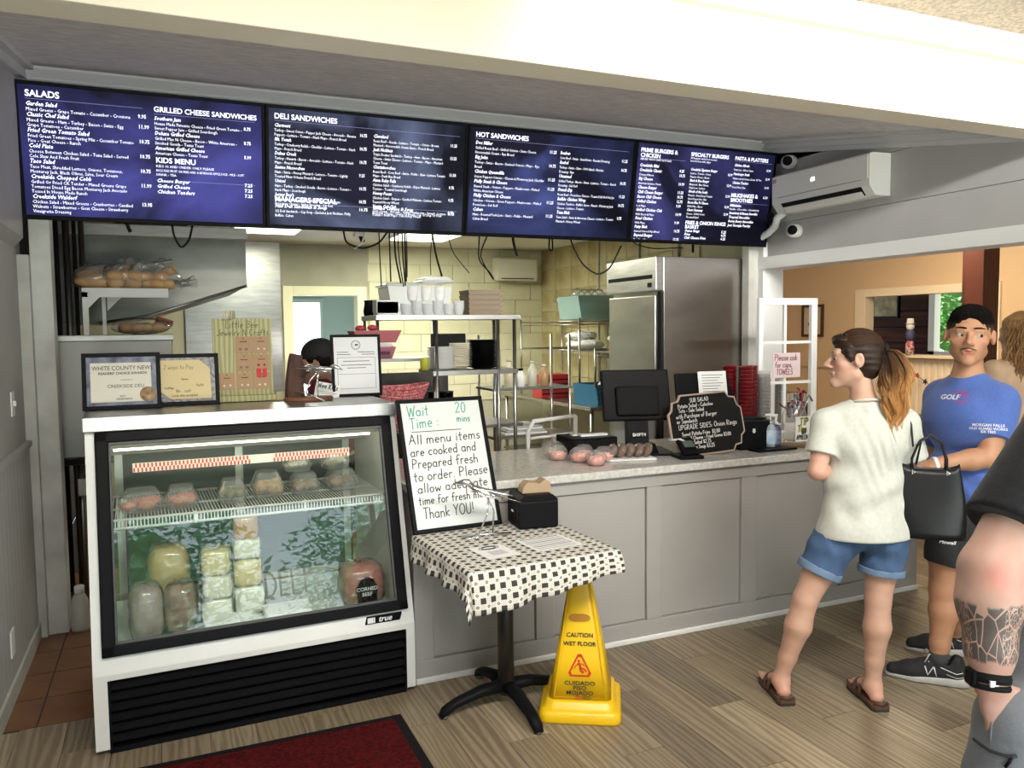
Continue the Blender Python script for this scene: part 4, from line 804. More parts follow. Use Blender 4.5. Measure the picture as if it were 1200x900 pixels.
# desserts
PKF = mat('pink_icing', (.90, .30, .24), .5, col2=(.95, .58, .48), scale=40)
def dome(x, y, label, z=CT):
    t = thing('dessert_dome', label, 'food box', (x, y, z), 0, 'clear domed cups of pink dessert on the counter')
    B().lathe([(0, .002), (.045, .0), (.055, .035), (.06, .037), (.055, .042), (.05, .06), (.03, .078), (0, .082)], 18, cap=False).make('dome', CLR, t)
    b = B().lathe([(0, .004), (.042, .004), (.05, .034), (0, .034)], 16)
    for k in range(6): b.ell((.026 * math.cos(k), .026 * math.sin(k), .036), (.016, .016, .01), 8, 5)
    b.make('icing', PKF, t)
for x, y, l in ((1.96, 3.92, 'clear domed cup of pink dessert at the back left'), (2.03, 3.80, 'clear domed cup of pink dessert, second from the back'), (2.10, 3.88, 'clear domed cup of pink dessert, behind right'), (2.06, 3.67, 'clear domed cup of pink dessert at the front right'), (2.16, 3.76, 'clear domed cup of pink dessert next to the cake plate')): dome(x, y, l)
t = thing('lidded_jar', 'low clear lidded jar behind the pink dessert cups', 'jar', (2.02, 4.10, CT), 0)
B().lathe([(0, .002), (.06, 0), (.065, .05), (.07, .055), (.03, .075), (.012, .08), (.015, .10), (0, .105)], 20, cap=False).make('glass', CLR, t)
t = thing('cake_plate', 'rectangular white plate with wrapped slices of brown loaf cake', 'plate', (2.30, 3.76, CT), -.25)
B().bx(-.15, .15, -.075, .075, 0, .012).make('plate', W_TRIM, t, bevel=.008)
for k in range(5):
    g = thing('cake_slice', 'brown loaf cake slice %s' % ('at the left end of the plate', 'second from the left on the plate', 'in the middle of the plate', 'second from the right on the plate', 'at the right end of the plate')[k], 'cake', (2.30 - .10 + k * .048, 3.785 - k * .012, CT + .012), -.25, 'slices of loaf cake on the white plate')
    g.rotation_euler = (0, .5, -.25)
    B().ell((0, 0, .040), (.024, .055, .040), 14, 10, fn=lambda th, ph: 1 + .06 * math.sin(5 * th) * math.cos(ph)).make('slice', mat('loaf_cake', (.22, .10, .045), .6, col2=(.05, .02, .01), scale=40, contrast=.4), g)
    B().ell((0, 0, .042), (.027, .058, .042), 14, 10).make('wrap', FILM, g)
# ================================================================ TABLE WITH CLOTH
TX, TY, TZ = 1.325, 3.10, .742
t = thing('pedestal_table', 'small square table on a worn black iron pedestal base', 'table', (1.325, 3.175, 0), .0)
IRON = mat('worn_black_iron', (.02, .02, .02), .4, col2=(.10, .06, .035), scale=12, stretch=(1, 1, .3), detail=6, contrast=.25, bump=.1)
B().tube([(0, 0, .05), (0, 0, .72)], .036, 20).make('column', IRON, t)
for k in range(4):
    a = .05 + k * PI / 2
    d = Vector((math.cos(a), math.sin(a), 0))
    B().tube([d * 0.0 + Vector((0, 0, .085)), d * .12 + Vector((0, 0, .082)), d * .24 + Vector((0, 0, .055)), d * .29 + Vector((0, 0, .03)), d * .31 + Vector((0, 0, .008))], [(.035, .03), (.032, .025), (.028, .02), (.026, .02), (.02, .01)], 10).make('foot', BLACK, t)
    B().lathe([(.018, 0), (.018, .012)], 10, c=(d.x * .295, d.y * .295, 0)).make('glide', STEEL_D, t)
B().bx(-.30, .30, -.28 - .10, .28 - .10, .715, .738).make('tabletop', mat('table_laminate', (.2, .13, .08), .5), t, bevel=.004)
# tablecloth
def gingham(name, cell):
    m = bpy.data.materials.new(name); m.use_nodes = True; N = m.node_tree.nodes; L = m.node_tree.links; b = N['Principled BSDF']; b.inputs['Roughness'].default_value = .75
    uv = N.new('ShaderNodeUVMap'); sp = N.new('ShaderNodeSeparateXYZ'); L.new(uv.outputs[0], sp.inputs[0])
    def mth(op, a, bb=None):
        n = N.new('ShaderNodeMath'); n.operation = op
        for i, q in enumerate((a, bb)):
            if q is None: continue
            if isinstance(q, (int, float)): n.inputs[i].default_value = q
            else: L.new(q, n.inputs[i])
        return n.outputs[0]
    fx = mth('FRACT', mth('DIVIDE', sp.outputs[0], cell * 2)); fy = mth('FRACT', mth('DIVIDE', sp.outputs[1], cell * 2))
    sx = mth('LESS_THAN', fx, .5); sy = mth('LESS_THAN', fy, .5)
    both = mth('MULTIPLY', sx, sy); nei = mth('MULTIPLY', mth('SUBTRACT', 1, sx), mth('SUBTRACT', 1, sy))
    # small blossom marks in the open squares
    cx = mth('SUBTRACT', fx, .75); cy = mth('SUBTRACT', fy, .75)
    dist = mth('ADD', mth('ABSOLUTE', cx), mth('ABSOLUTE', cy))
    ring = mth('MULTIPLY', mth('LESS_THAN', dist, .17), mth('GREATER_THAN', dist, .08))
    dots = mth('MULTIPLY', nei, mth('MAXIMUM', ring, mth('LESS_THAN', dist, .035)))
    dx = mth('FRACT', mth('DIVIDE', sp.outputs[0], cell * .25)); dy = mth('FRACT', mth('DIVIDE', sp.outputs[1], cell * .25))
    fine = mth('MULTIPLY', mth('MULTIPLY', mth('LESS_THAN', dx, .5), mth('LESS_THAN', dy, .5)), mth('MULTIPLY', mth('ABSOLUTE', mth('SUBTRACT', sx, sy)), .55))
    fac = mth('MAXIMUM', mth('MAXIMUM', both, dots), fine)
    mx = N.new('ShaderNodeMix'); mx.data_type = 'RGBA'; mx.inputs[6].default_value = (.72, .69, .61, 1); mx.inputs[7].default_value = (.035, .03, .028, 1)
    L.new(fac, mx.inputs[0]); L.new(mx.outputs[2], b.inputs['Base Color'])
    return m
GCL = gingham('black_white_check_cloth', .0222)
cx0, cx1, cy0, cy1 = -.33, .325, -.325, .305
Rz = Matrix.Rotation(.055, 3, 'Z')
def clo(u, v):
    ov = .20; X = -.33 - .11 + u * (.655 + .11 + .105); Y = -.325 - .17 + v * (.63 + .17)
    ux, uy = X, Y; z = 0
    xi = min(max(X, cx0), cx1); yi = min(max(Y, cy0), cy1)
    ox = X - xi; oy = Y - yi
    o_ = math.hypot(ox, oy)
    if o_ > 1e-6:
        d = (ox / o_, oy / o_)
        arc = min(o_, .02); flare = .16 + .05 * math.sin(ux * 23) + .04 * math.sin(uy * 27)
        corner = abs(d[0] * d[1]) * 2
        out = .012 * min(1, o_ / .02) + max(0, o_ - .02) * (flare * (1 - .2 * corner))
        lim = 1.0
        if d[1] < -.5: lim = 1.0 if ux < -.2 else 1.0 - .55 * (ux + .2) / .6
        z = -max(0, o_ - .008) * (.97) * max(.35, lim) - .25 * corner * 0
        X = xi + d[0] * out; Y = yi + d[1] * out
        wav = .010 * math.sin(ux * 40 + 1) * min(1, o_ * 8) if abs(d[1]) > .5 else .012 * math.sin(uy * 35) * min(1, o_ * 8)
        X += wav * d[0]; Y += wav * d[1]
    p = Rz @ Vector((X, Y, 0)); return (TX + p.x, TY + p.y, TZ + .003 + z)
b = B().grid(clo, 90, 84)
o = b.make('tablecloth', GCL, None)
uvl = o.data.uv_layers.new(name='UVMap')
for poly in o.data.polygons:
    for li in poly.loop_indices:
        vi = o.data.loops[li].vertex_index; i, j = vi % 91, vi // 91
        uvl.data[li].uv = (i / 90 * .87, j / 84 * .80)
md = o.modifiers.new('thick', 'SOLIDIFY'); md.thickness = .0015
tag(o, 'black and white checked cloth draped over the small pedestal table', 'tablecloth')
TT = TZ + .005
# whiteboard
yaw = .05; tlt = math.radians(21)
t = thing('whiteboard', 'white board in black frame with green and black handwriting leaning on the counter', 'sign', (.975, 3.376, TT), yaw); t.rotation_euler = (-tlt, 0, yaw)
WB, WH = .43, .62
b = B(); e = .018
b.bx(0, WB, -.012, .012, 0, e).bx(0, WB, -.012, .012, WH - e, WH).bx(0, e, -.012, .012, e, WH - e).bx(WB - e, WB, -.012, .012, e, WH - e).make('frame', BLACK, t, bevel=.002)
wbd = B().bx(e - .002, WB - e + .002, -.004, .006, e - .002, WH - e + .002).make('board', mat('whiteboard_white', (.64, .67, .66), .3), t)
GM = mat('green_marker', (.02, .30, .22), .6)
Mw = frame3((0, -.0056, 0), (1, 0, 0), (0, 0, 1))
hand([('Wait', .045, .538, .05, .02), ('Time :', .05, .478, .052, .06), ('20', .285, .545, .05), ('mins', .285, .500, .034)], Mw, GM, wbd, 'green_lettering', pen=.0042, seed=1)
hand([('All menu items', .035, .405, .044, .02, .36), ('are cooked and', .035, .350, .042, .02, .33), ('Prepared fresh', .035, .293, .044, .02, .33), ('to order. Please', .035, .233, .044, .03, .37), ('allow adequate', .045, .180, .042, .02, .35), ('time for fresh meals', .042, .127, .038, .02, .37), ('Thank YOU!', .055, .062, .048, .02, .25)], Mw, INK, wbd, 'black_lettering', pen=.0042, seed=6)
B().bx(.055, .30, -.0060, -.0044, .462, .465).make('underline', INK, wbd)
# napkin dispenser
t = thing('napkin_dispenser', 'black plastic napkin dispenser with brown napkins on the checked cloth', 'napkin dispenser', (1.535, 3.335, TT), -.13); t.scale = (1.12, 1.12, 1.1)
B().bx(-.085, .085, -.085, .085, 0, .115).prism([(-.085, .115), (.085, .115), (.06, .14), (-.06, .14)], -.085, .085, 'y').make('body', BLACK, t, bevel=.008)
B().bx(-.0865, -.085, -.05, .05, .02, .09).make('window_plate', BLACKM, t); B().bx(-.089, -.085, -.012, .012, .06, .068).make('latch', SIL, t)
B().prism([(-.055, .13), (-.05, .165), (-.03, .185), (.02, .178), (.045, .195), (.065, .18), (.07, .13)], -.04, .03, 'y').make('napkins', mat('brown_napkin', (.42, .30, .19), .8, bump=.3), t, bevel=.004)
# papers on the cloth
t = thing('menu_sheet', 'white printed order form lying right on the checked tablecloth', 'paper', (1.45, 2.985, TT), .09)
p_ = B().bx(-.10, .12, -.075, .12, 0, .0012).make('sheet', PAPER, t)
b = B()
for k in range(9): b.bx(-.085, .10, .10 - k * .02, .1005 - k * .02 + (.002 if k % 3 else .005), .0014, .0018)
b.make('print_lines', INK, p_)
t = thing('business_flyer', 'small white flyer with round seal lying left on the checked tablecloth', 'paper', (1.20, 2.99, TT), .12)
p_ = B().bx(-.075, .07, -.10, .08, 0, .0012).make('sheet', PAPER, t)
b = B().tube([(.0 + .045 * math.cos(a * PI / 12), .045 + .022 * math.sin(a * PI / 12), .0015) for a in range(24)], .0016, 4, closed=True).tube([(.0 + .032 * math.cos(a * PI / 12), .045 + .015 * math.sin(a * PI / 12), .0015) for a in range(24)], .0022, 4, closed=True)
for k in range(5): b.bx(-.035, .035, -.01 - k * .012, -.008 - k * .012, .0013, .0017)
b.make('print', INK, p_)
# spoon bird sculptures
CHR = mat('polished_cutlery', (.80, .80, .80), .12, 1.0)
def bird(name, label, loc, rz, s=1.0, extra=None):
    t = thing(name, label, 'sculpture', loc, rz); t.scale = (s, s, s)
    def spoon(b, c, d, L_, w_, th=.004):
        c = Vector(c); d = Vector(d).normalized()
        b.tube([c - d * L_ * .5, c - d * L_ * .3, c, c + d * L_ * .3, c + d * L_ * .5], [(.003, .002), (w_ * .6, th), (w_, th * 1.2), (w_ * .7, th), (.003, .002)], 8)
    b = B(); spoon(b, (0, 0, .17), (.85, 0, -.35), .15, .026, .012); spoon(b, (.01, 0, .155), (.9, .1, -.3), .14, .022); b.make('body', CHR, t)
    b = B(); b.tube([(-.05, 0, .195), (-.065, 0, .21), (-.08, 0, .212), (-.12, 0, .208)], [.009, .013, .011, .002], 8).make('head', CHR, t)
    b = B(); spoon(b, (.03, -.02, .175), (.9, -.15, -.22), .15, .014); spoon(b, (.03, .02, .17), (.9, .15, -.22), .15, .014)
    b.tube([(.06, 0, .15), (.14, 0, .125)], [(.010, .002), (.006, .001)], 6); b.make('wings', CHR, t)
    for sx in (-1, 1):
        B().tube([(.01, .01 * sx, .15), (.02 + .015 * sx, .02 * sx, .09), (.0 + .03 * sx, .02 * sx, .01)], [.004, .003, .004], 6).make('leg', CHR, t)
    b = B()
    for q in range(4): b.tube([(.0, 0, .008), (-.07 + q * .03, -.045 + q * .012, .004)], .0022, 5)
    b.tube([(-.09, .0, .004), (0, -.01, .012), (.10, .01, .006)], [(.010, .002)] * 3, 6); b.make('feet', CHR, t)
    return t
bird('spoon_bird', 'shiny bird sculpture made of spoons on the checked tablecloth', (1.255, 3.22, TT), -.25, 1.15)
# ================================================================ WET FLOOR CONE
YEL = mat('safety_yellow', (.92, .58, .010), .35, col2=(.84, .51, .008), scale=4, spec=.5)
t = thing('wet_floor_cone', 'yellow wet floor warning cone standing under the table edge', 'cone sign', (1.612, 3.015, 0), -.53)
def rrect(hx, hy, r, z, n=5):
    o = []
    for sx, sy, a0 in ((1, 1, 0), (-1, 1, 90), (-1, -1, 180), (1, -1, 270)):
        for k in range(n + 1):
            a = math.radians(a0 + 90 * k / n); o.append((sx * (hx - r) + r * math.cos(a), sy * (hy - r) + r * math.sin(a), z))
    return o
def stack(levels, m, name, par, cap=True):
    vs = []; n = len(levels[0])
    for l in levels: vs += l
    fs = [(i * n + k, i * n + (k + 1) % n, (i + 1) * n + (k + 1) % n, (i + 1) * n + k) for i in range(len(levels) - 1) for k in range(n)]
    if cap: fs += [tuple(range(n))[::-1], tuple(range((len(levels) - 1) * n, len(levels) * n))]
    return B().add(vs, fs, 0, True).make(name, m, par)
CH = .655
stack([rrect(.172, .172, .04, 0), rrect(.174, .174, .04, .01), rrect(.172, .172, .04, .04), rrect(.160, .160, .04, .052), rrect(.150, .150, .04, .056), rrect(.145, .145, .04, .08), rrect(.132, .132, .035, .088)], YEL, 'base', t)
HX0, HX1 = .132, .033
def hx(z): return HX0 + (HX1 - HX0) * (z - .088) / (CH - .088)
stack([rrect(hx(z), hx(z), .03, z) for z in (.088, .25, .45, .60)] + [rrect(.034, .034, .025, CH - .015), rrect(.022, .022, .018, CH)], YEL, 'body', t)
slp = Vector((0, HX0 - HX1, CH - .088)).normalized()
def face(z): return frame3((0, -hx(z) - .0022, z), (1, 0, 0), (0, (HX0 - HX1) / (CH - .088), 1))
pl = [(-hx(.12) + .018, .10), (hx(.12) - .018, .10), (hx(.56) - .005, .56), (hx(.60) - .012, .60), (-hx(.60) + .012, .60), (-hx(.56) + .005, .56)]
b = B()
Mp = face(.088)
pl2 = [(x, (z - .088) / slp.z) for x, z in pl]
n_ = len(pl2)
b.tube([tuple(Mp @ Vector((x, y, .0005))) for x, y in pl2], .0022, 6, closed=True); b.make('panel_rim', YEL, t)
B().add([Mp @ Vector((.032 * math.cos(a) * (1) + (.014 if math.cos(a) > 0 else -.014) * 1, (.335 / slp.z) + .0165 * math.sin(a), .0016)) for a in [k * PI / 12 for k in range(24)]], [tuple(range(24))]).make('grip_slot', mat('slot_ochre', (.42, .19, .01), .5), t)
S_ = lambda z: (z - .088) / slp.z
text([('CAUTION', 0, S_(.344), .0250, .016, 0, 1.0), ('WET FLOOR', 0, S_(.309), .0245, .016, 0, 1.0)], 0, Mp @ Matrix.Translation((0, 0, .0012)), INK, t, 'warning_lettering', align='CENTER', ext=.002)
text([('CUIDADO', 0, S_(.150), .023, .006, 0, 1.22), ('PISO', 0, S_(.131), .023, .006, 0, 1.22), ('MOJADO', 0, S_(.111), .023, .006, 0, 1.22)], 0, Mp @ Matrix.Translation((0, 0, .0012)), INK, t, 'warning_lettering', align='CENTER', ext=.002)
REDP = mat('red_print', (.62, .02, .015), .5)
text([('wino', -.022, S_(.094), .018, .02, .3)], 0, Mp @ Matrix.Translation((0, 0, .0012)), REDP, t, 'maker_mark', align='LEFT')
text([('RED', .0, S_(.094), .016, .02, 0, 1.1)], 0, Mp @ Matrix.Translation((0.014, 0, .0013)), INK, t, 'maker_mark')
tri = [(-.056, S_(.184)), (.056, S_(.184)), (0, S_(.290))]
b = B(); Mz = Mp @ Matrix.Translation((0, 0, .0016))
def rtri(k, n=5):
    cxm = (0, (tri[0][1] * 2 + tri[2][1]) / 3); o = []
    for i in range(3):
        a, p, c = Vector(tri[i - 1]), Vector(tri[i]), Vector(tri[(i + 1) % 3])
        for j in range(n + 1):
            f = j / n; q0 = p + (a - p) * .14 * (1 - f); q1 = p + (c - p) * .14 * f; q = q0 + (q1 - p); o.append(((q.x - cxm[0]) * k + cxm[0], (q.y - cxm[1]) * k + cxm[1]))
    return o
o1, o2 = rtri(1.0), rtri(.80); n_ = len(o1)
b.add([Mz @ Vector((x, y, 0)) for x, y in o1 + o2], [(i, (i + 1) % n_, (i + 1) % n_ + n_, i + n_) for i in range(n_)])
def st2(pts, w_):
    for i in range(len(pts) - 1):
        a, c = Vector(pts[i]), Vector(pts[i + 1]); d = (c - a).normalized(); nn = Vector((-d.y, d.x)) * w_ / 2
        b.add([Mz @ Vector((*q, 0)) for q in (a + nn, a - nn, c - nn, c + nn)], [(0, 1, 2, 3)])
y0 = S_(.190)
b.add([Mz @ Vector((-.004 + .0055 * math.cos(k * PI / 6), y0 + .058 + .0055 * math.sin(k * PI / 6), 0)) for k in range(12)], [tuple(range(12))])
st2([(-.006, y0 + .050), (.004, y0 + .034), (.002, y0 + .022), (.016, y0 + .010)], .009); st2([(-.006, y0 + .048), (-.017, y0 + .038), (-.022, y0 + .026)], .004); st2([(-.004, y0 + .047), (.012, y0 + .046), (.020, y0 + .038)], .004); st2([(.002, y0 + .030), (.020, y0 + .026), (.028, y0 + .014)], .006)
b.make('warning_symbol', REDP, t)
# ================================================================ DOORMAT
t = thing('floor_mat', 'dark red ribbed floor mat with black rubber edge in front of the case', 'mat', (-.33, 2.10, 0))
B().bx(0, 1.2, 0, 1.165, 0, .006).make('rubber_edge', BLACKM, t, bevel=.002)
mp_ = B()
for i in range(75):
    mp_.bx(.045, 1.155, .042 + i * .0145, .042 + i * .0145 + .009, .006, .0105)
o = mp_.bx(.04, 1.16, .04, 1.125, .005, .0085).make('pile', mat('dark_red_carpet', (.11, .012, .012), .95, spec=.05, col2=(.05, .007, .008), scale=60, contrast=.35, bump=.6, bscale=150), t); o['kind'] = 'stuff'
# ================================================================ ON TOP OF THE CASE
CTZ = 1.3105
def inT(u, v, dz=0.0):
    p = at(u, v, z=CTZ); return Vector((p.x, p.y, CTZ + dz))
def easel_frame(name, label, u0, u1, v0, v1, y, lean, face_mat, rz=0.0, border=.018, skew=0):
    a = at(u0, v1, y=y); c = at(u1, v1, y=y); h = at((u0 + u1) / 2, v0, y=y).z - CTZ
    w_ = (c - a).length
    t = thing(name, label, 'picture frame', (a.x, y, CTZ), rz); t.rotation_euler = (-lean, 0, rz)
    b = B(); e = border; L_ = h / math.cos(lean)
    b.bx(0, w_, -.008, .012, 0, e).bx(0, w_, -.008, .012, L_ - e, L_).bx(0, e, -.008, .012, e, L_ - e).bx(w_ - e, w_, -.008, .012, e, L_ - e)
    b.make('frame', BLACK, t, bevel=.002)
    s = B().bx(e - .002, w_ - e + .002, -.002, .008, e - .002, L_ - e + .002).make('print', face_mat, t)
    B().prism([(.012, .02), (.012, L_ * .7), (.012 + L_ * .7 * math.tan(lean) * .9 + .01, .012 + .0)], w_ / 2 - .02, w_ / 2 + .02, 'x').make('easel_back', BLACKM, t)
    return t, s, w_, L_
t, s, fw, fh = easel_frame('framed_certificate', 'black framed readers choice award certificate at the left end of the case top', 97, 190, 414, 486, 3.97, .20, mat('blue_marble_print', (.012, .016, .05), .4, col2=(.16, .19, .28), scale=14, contrast=.3))
pc = B().bx(.034, fw - .04, -.004, -.002, .034, fh - .045).make('certificate', mat('ivory_sheet', (.66, .63, .53), .6), s)
text([('WHITE COUNTY NEWS', .04, fh - .078, .027, .004, 0, .86), ("READERS' CHOICE AWARDS", .065, fh - .098, .0155, .02, 0, 1.0), ('presented to', .155, fh - .125, .009, 0, 0), ('CREEKSIDE DELI', .10, fh - .158, .021, 0, 0), ('BEST', .15, fh - .20, .011, 0, 0), ('SANDWICH', .135, fh - .213, .012, .01, 0)], 0, frame3((0, -.0045, 0), (1, 0, 0), (0, 0, 1)), INK, pc)
B().lathe([(0, 0), (.034, 0), (.034, .003), (0, .003)], 24, M=Matrix.Translation((fw - .055, -.004, .065)) @ Matrix.Rotation(PI / 2, 4, 'X')).make('seal', mat('bronze_seal', (.22, .12, .07), .4, col2=(.5, .35, .2), scale=60), pc)
t, s, fw, fh = easel_frame('framed_notice', 'black framed cream payment notice on glitter grey paper, right of the certificate', 178, 258, 415, 478, 4.04, .20, mat('grey_glitter_print', (.07, .07, .09), .4, col2=(.30, .28, .28), scale=60, contrast=.3), rz=-.02)
pc = B().prism([(.035, .07), (.035, fh - .03), (fw - .085, fh - .03), (fw - .04, fh - .07), (fw - .035, .03), (.085, .03)], -.004, -.002, 'y').make('notice', mat('yellow_card', (.66, .53, .28), .6), s)
hand([('2 ways to Pay', .055, fh - .072, .02), ('Venmo', .13, fh - .125, .010), ('CashApp', .055, fh - .165, .010), ('PayPal', .195, fh - .155, .010), ('We .. cash', .105, .062, .014), ('Cards also accepted', .085, .042, .012)], frame3((0, -.0045, 0), (1, 0, 0), (0, 0, 1)), INK, pc, pen=.0014, seed=8)
# jewellery board
OLW = mat('pale_green_wood', (.46, .44, .22), .6, col2=(.30, .28, .12), kind='wave', scale=5, stretch=(3, 1, .5), contrast=.8)
jp = at(290, 467, y=4.12)
t = thing('jewellery_board', 'pale green wooden board of earring cards standing on the case top', 'display board', (jp.x - .15, 4.12, CTZ), 0); t.rotation_euler = (-.06, 0, 0)
B().bx(0, .275, 0, .02, .03, .405).make('board', OLW, t, bevel=.002)
B().bx(-.01, .285, -.05, .05, .0, .03).make('base', OLW, t, bevel=.003)
KR = mat('kraft_card', (.40, .24, .13), .7)
STON = [mat('pearl_bead', (.75, .72, .68), .2), mat('grey_bead', (.2, .19, .2), .3), mat('red_tassel', (.55, .01, .02), .6)]
for r_, c_, k in ((0, 1, 1), (0, 2, 0), (1, 1, 1), (1, 2, 2), (2, 0, 0), (2, 1, 0), (2, 2, 0)):
    x = .02 + c_ * .082; z = .235 - r_ * .088
    g = thing('earring_card', ('brown earring card with ' + ('grey studs', 'pearl studs', 'red tassels')[0 if k == 1 else (1 if k == 0 else 2)] + ', ' + ('top row', 'middle row', 'bottom row')[r_] + ' ' + ('left', 'centre', 'right')[c_] + ' of the green board'), 'earring card', (jp.x - .15 + x, 4.12 - .003 + math.tan(.06) * z, CTZ + z), 0, 'earring cards on the green board'); g.rotation_euler = (-.06, 0, 0)
    B().bx(0, .076, -.003, 0, 0, .082).make('card', KR, g)
    for s_ in (.024, .052):
        b = B().ell((s_, -.006, .020), (.007, .005, .006), 8, 6)
        if k == 2: b = B().bx(s_ - .010, s_ + .010, -.007, -.003, -.03, .012).ell((s_, -.006, .03), (.006, .005, .006), 8, 6)
        b.make('earring', STON[1 if k == 1 else (0 if k == 0 else 2)], g)
    B().bx(.022, .055, -.0034, -.003, .055, .059).ell((.038, -.0035, .072), (.003, .001, .003), 6, 4).make('print_mark', INK, g)
hand([('Little Bee', .06, .36, .034), ('Jewelry N Crafts', .018, .323, .030, 0, .245)], frame3((0, -.0006, 0), (1, 0, 0), (0, 0, 1)), INK, t, pen=.0024, seed=9)
b = B()
for k in range(4): b.tube([(.05 + k * .012, .0, .40), (.05 + k * .012, -.015, .40), (.055 + k * .012, -.02, .44), (.08 + k * .008, .01, .445), (.085 + k * .008, .02, .40)], .003, 6)
b.make('hook', mat('cream_hooks', (.6, .55, .35), .5), t)
tag(B().bx(jp.x + .135, jp.x + .175, 4.10, 4.14, CTZ, CTZ + .04).make('cream_box', mat('cream_card', (.62, .55, .3), .6), None, bevel=.004), 'tiny cream cardboard box beside the jewellery board', 'box')
# driftwood, bird, card, framed permit
p0 = inT(352, 470)
t = thing('driftwood_stand', 'rough dark driftwood block on a slice of wood on the case top', 'driftwood', (p0.x + .04, p0.y, CTZ), 0)
B().lathe([(0, 0), (.10, 0), (.105, .01), (.10, .02), (0, .02)], 20, M=Matrix.Diagonal((1.15, .6, 1, 1))).make('wood_slice', mat('wood_slice', (.22, .09, .04), .6, col2=(.12, .05, .03), scale=14), t)
rk = random.Random(3)
B().tube([(-.06, .02, .01), (-.062, .02, .08), (-.05, .02, .14), (-.055, .025, .20), (-.05, .03, .225)], [(.05, .035), (.045, .03), (.05, .03), (.035, .025), (.032, .02)], 9, smooth=False).tube([(-.04, .02, .12), (.0, .02, .15), (.04, .02, .17)], [(.035, .02), (.025, .018), (.008, .008)], 7, smooth=False).make('driftwood', mat('dark_driftwood', (.10, .045, .03), .8, col2=(.03, .015, .012), scale=14, stretch=(1, 1, .4), bump=.6), t)
bd_ = bird('spoon_bird', 'shiny bird sculpture made of forks and spoons on the driftwood slice', (p0.x + .045, p0.y - .06, CTZ + .021), PI - .5, .85)
bd_.rotation_euler = (0, -.35, PI - .5)
cp = at(388, 462, y=4.10)
t = thing('business_card_holder', 'small white hand lettered business card leaning on the wood slice', 'card', (cp.x - .055, 4.12, CTZ + .0), 0); t.rotation_euler = (-.3, .22, -.1)
c_ = B().bx(-.03, .095, -.001, .001, .0, .085).make('card', PAPER, t)
hand([('Wee Kidz', -.02, .055, .026, 0, .105)], frame3((0, -.0015, 0), (1, 0, 0), (0, 0, 1)), INK, c_, pen=.0035, seed=5)
B().bx(-.012, .08, -.0018, -.001, .035, .037).bx(-.01, .07, -.0018, -.001, .027, .029).make('print_lines', INK, c_)
t, s, fw, fh = easel_frame('framed_permit', 'black framed white business permit at the right end of the case top', 390, 448, 392, 466, 4.13, .10, mat('permit_white', (.70, .70, .72), .5), border=.014)
b = B().bx(.03, fw - .03, -.0026, -.002, .115, .1165).bx(.03, fw - .03, -.0026, -.002, .04, .0415).bx(.03, .0315, -.0026, -.002, .04, fh - .12).bx(fw - .0315, fw - .03, -.0026, -.002, .04, fh - .12).bx(.03, fw - .03, -.0026, -.002, fh - .12, fh - .1185)
for x0, x1, z in ((.03, .10, .105), (.03, .09, .093), (fw - .10, fw - .03, .105), (fw - .12, fw - .03, .093), (.06, fw - .06, .14), (.05, fw - .05, .16), (.08, fw - .08, .175)): b.bx(x0, x1, -.0026, -.002, fh - z, fh - z + .003)
for q in (.024, .020): b.tube([(fw / 2 + q * math.cos(k * PI / 10), -.0025, fh - .055 + q * math.sin(k * PI / 10)) for k in range(20)], .0008, 4, closed=True)
b.bx(fw / 2 - .004, fw / 2 + .012, -.0026, -.002, fh - .058, fh - .05)
b.make('print', INK, s)

# ================================================================ KITCHEN LEFT: hood, cabinet, bread
def prop(b, name, m, label, cat, bevel=0, group=None): return tag(b.make(name, m, None, bevel), label, cat, group)
t = thing('extractor_hood', 'large stainless steel extractor hood over the left of the kitchen', 'hood', (-.66, 6.2, 1.7), 0)
prof = [(.0, .70), (1.225, .70), (1.225, .285), (.55, .065), (.25, .02), (.0, .02)]
B().prism(prof, 0, 1.6, 'y').make('hood_body', mat('hood_steel', (.24, .235, .21), .35, .9, col2=(.09, .085, .075), scale=1.4, stretch=(1, 1, 3)), t, bevel=.004)
B().bx(-.01, 1.235, -.02, 0, .62, .70).make('top_band', STEEL, t, bevel=.003); B().bx(.35, .85, .5, 1.0, .70, .902).make('duct', STEEL_D, t)
B().tube([(1.225, -.008, .285), (.55, -.008, .065), (.25, -.008, .02)], .012, 6).make('lower_lip', STEEL, t)
t = thing('steel_cabinet', 'plain stainless steel cabinet on legs with a perforated rail behind the case', 'cabinet', (-.60, 5.30, 0), 0)
B().bx(0, .64, 0.02, .60, .92, 1.61).make('body', STEEL_D, t, bevel=.004)
B().bx(-.005, .65, 0, .61, 1.605, 1.64).make('lid', STEEL, t, bevel=.003)
b = B().bx(-.035, -.008, 0, .01, .92, 1.58); b.make('perforated_rail', STEEL_D, t)
b = B()
for k in range(9): b.lathe([(0, 0), (.009, 0), (.009, .002), (0, .002)], 10, M=Matrix.Translation((-.021, .0, 1.53 - k * .045)) @ Matrix.Rotation(PI / 2, 4, 'X'))
o = b.make('rail_holes', BLACKM, t); o['kind'] = 'stuff'
for x in (.11, .56): B().tube([(x, .08, 0), (x, .08, .92)], .018, 10).make('leg', STEEL_D, t); B().tube([(x, .5, 0), (x, .5, .92)], .018, 10).make('leg', STEEL_D, t)
B().tube([(.0, .0, .90), (.62, .0, .90)], .02, 10).make('lower_rail', STEEL, t)
for k, (x, r_) in enumerate(((-.60, .014), (-.545, .02), (-.50, .012), (-.46, .016))):
    prop(B().tube([(x, 5.75, 0), (x, 5.75, 2.55)], r_, 8), 'gas_pipe', STEEL_D if k % 2 else BLACKM, ('black vertical pipe nearest the left post', 'thick grey vertical pipe second from the left post', 'thin black vertical pipe third from the left post', 'grey vertical pipe right of the three others at the left post')[k], 'pipe')
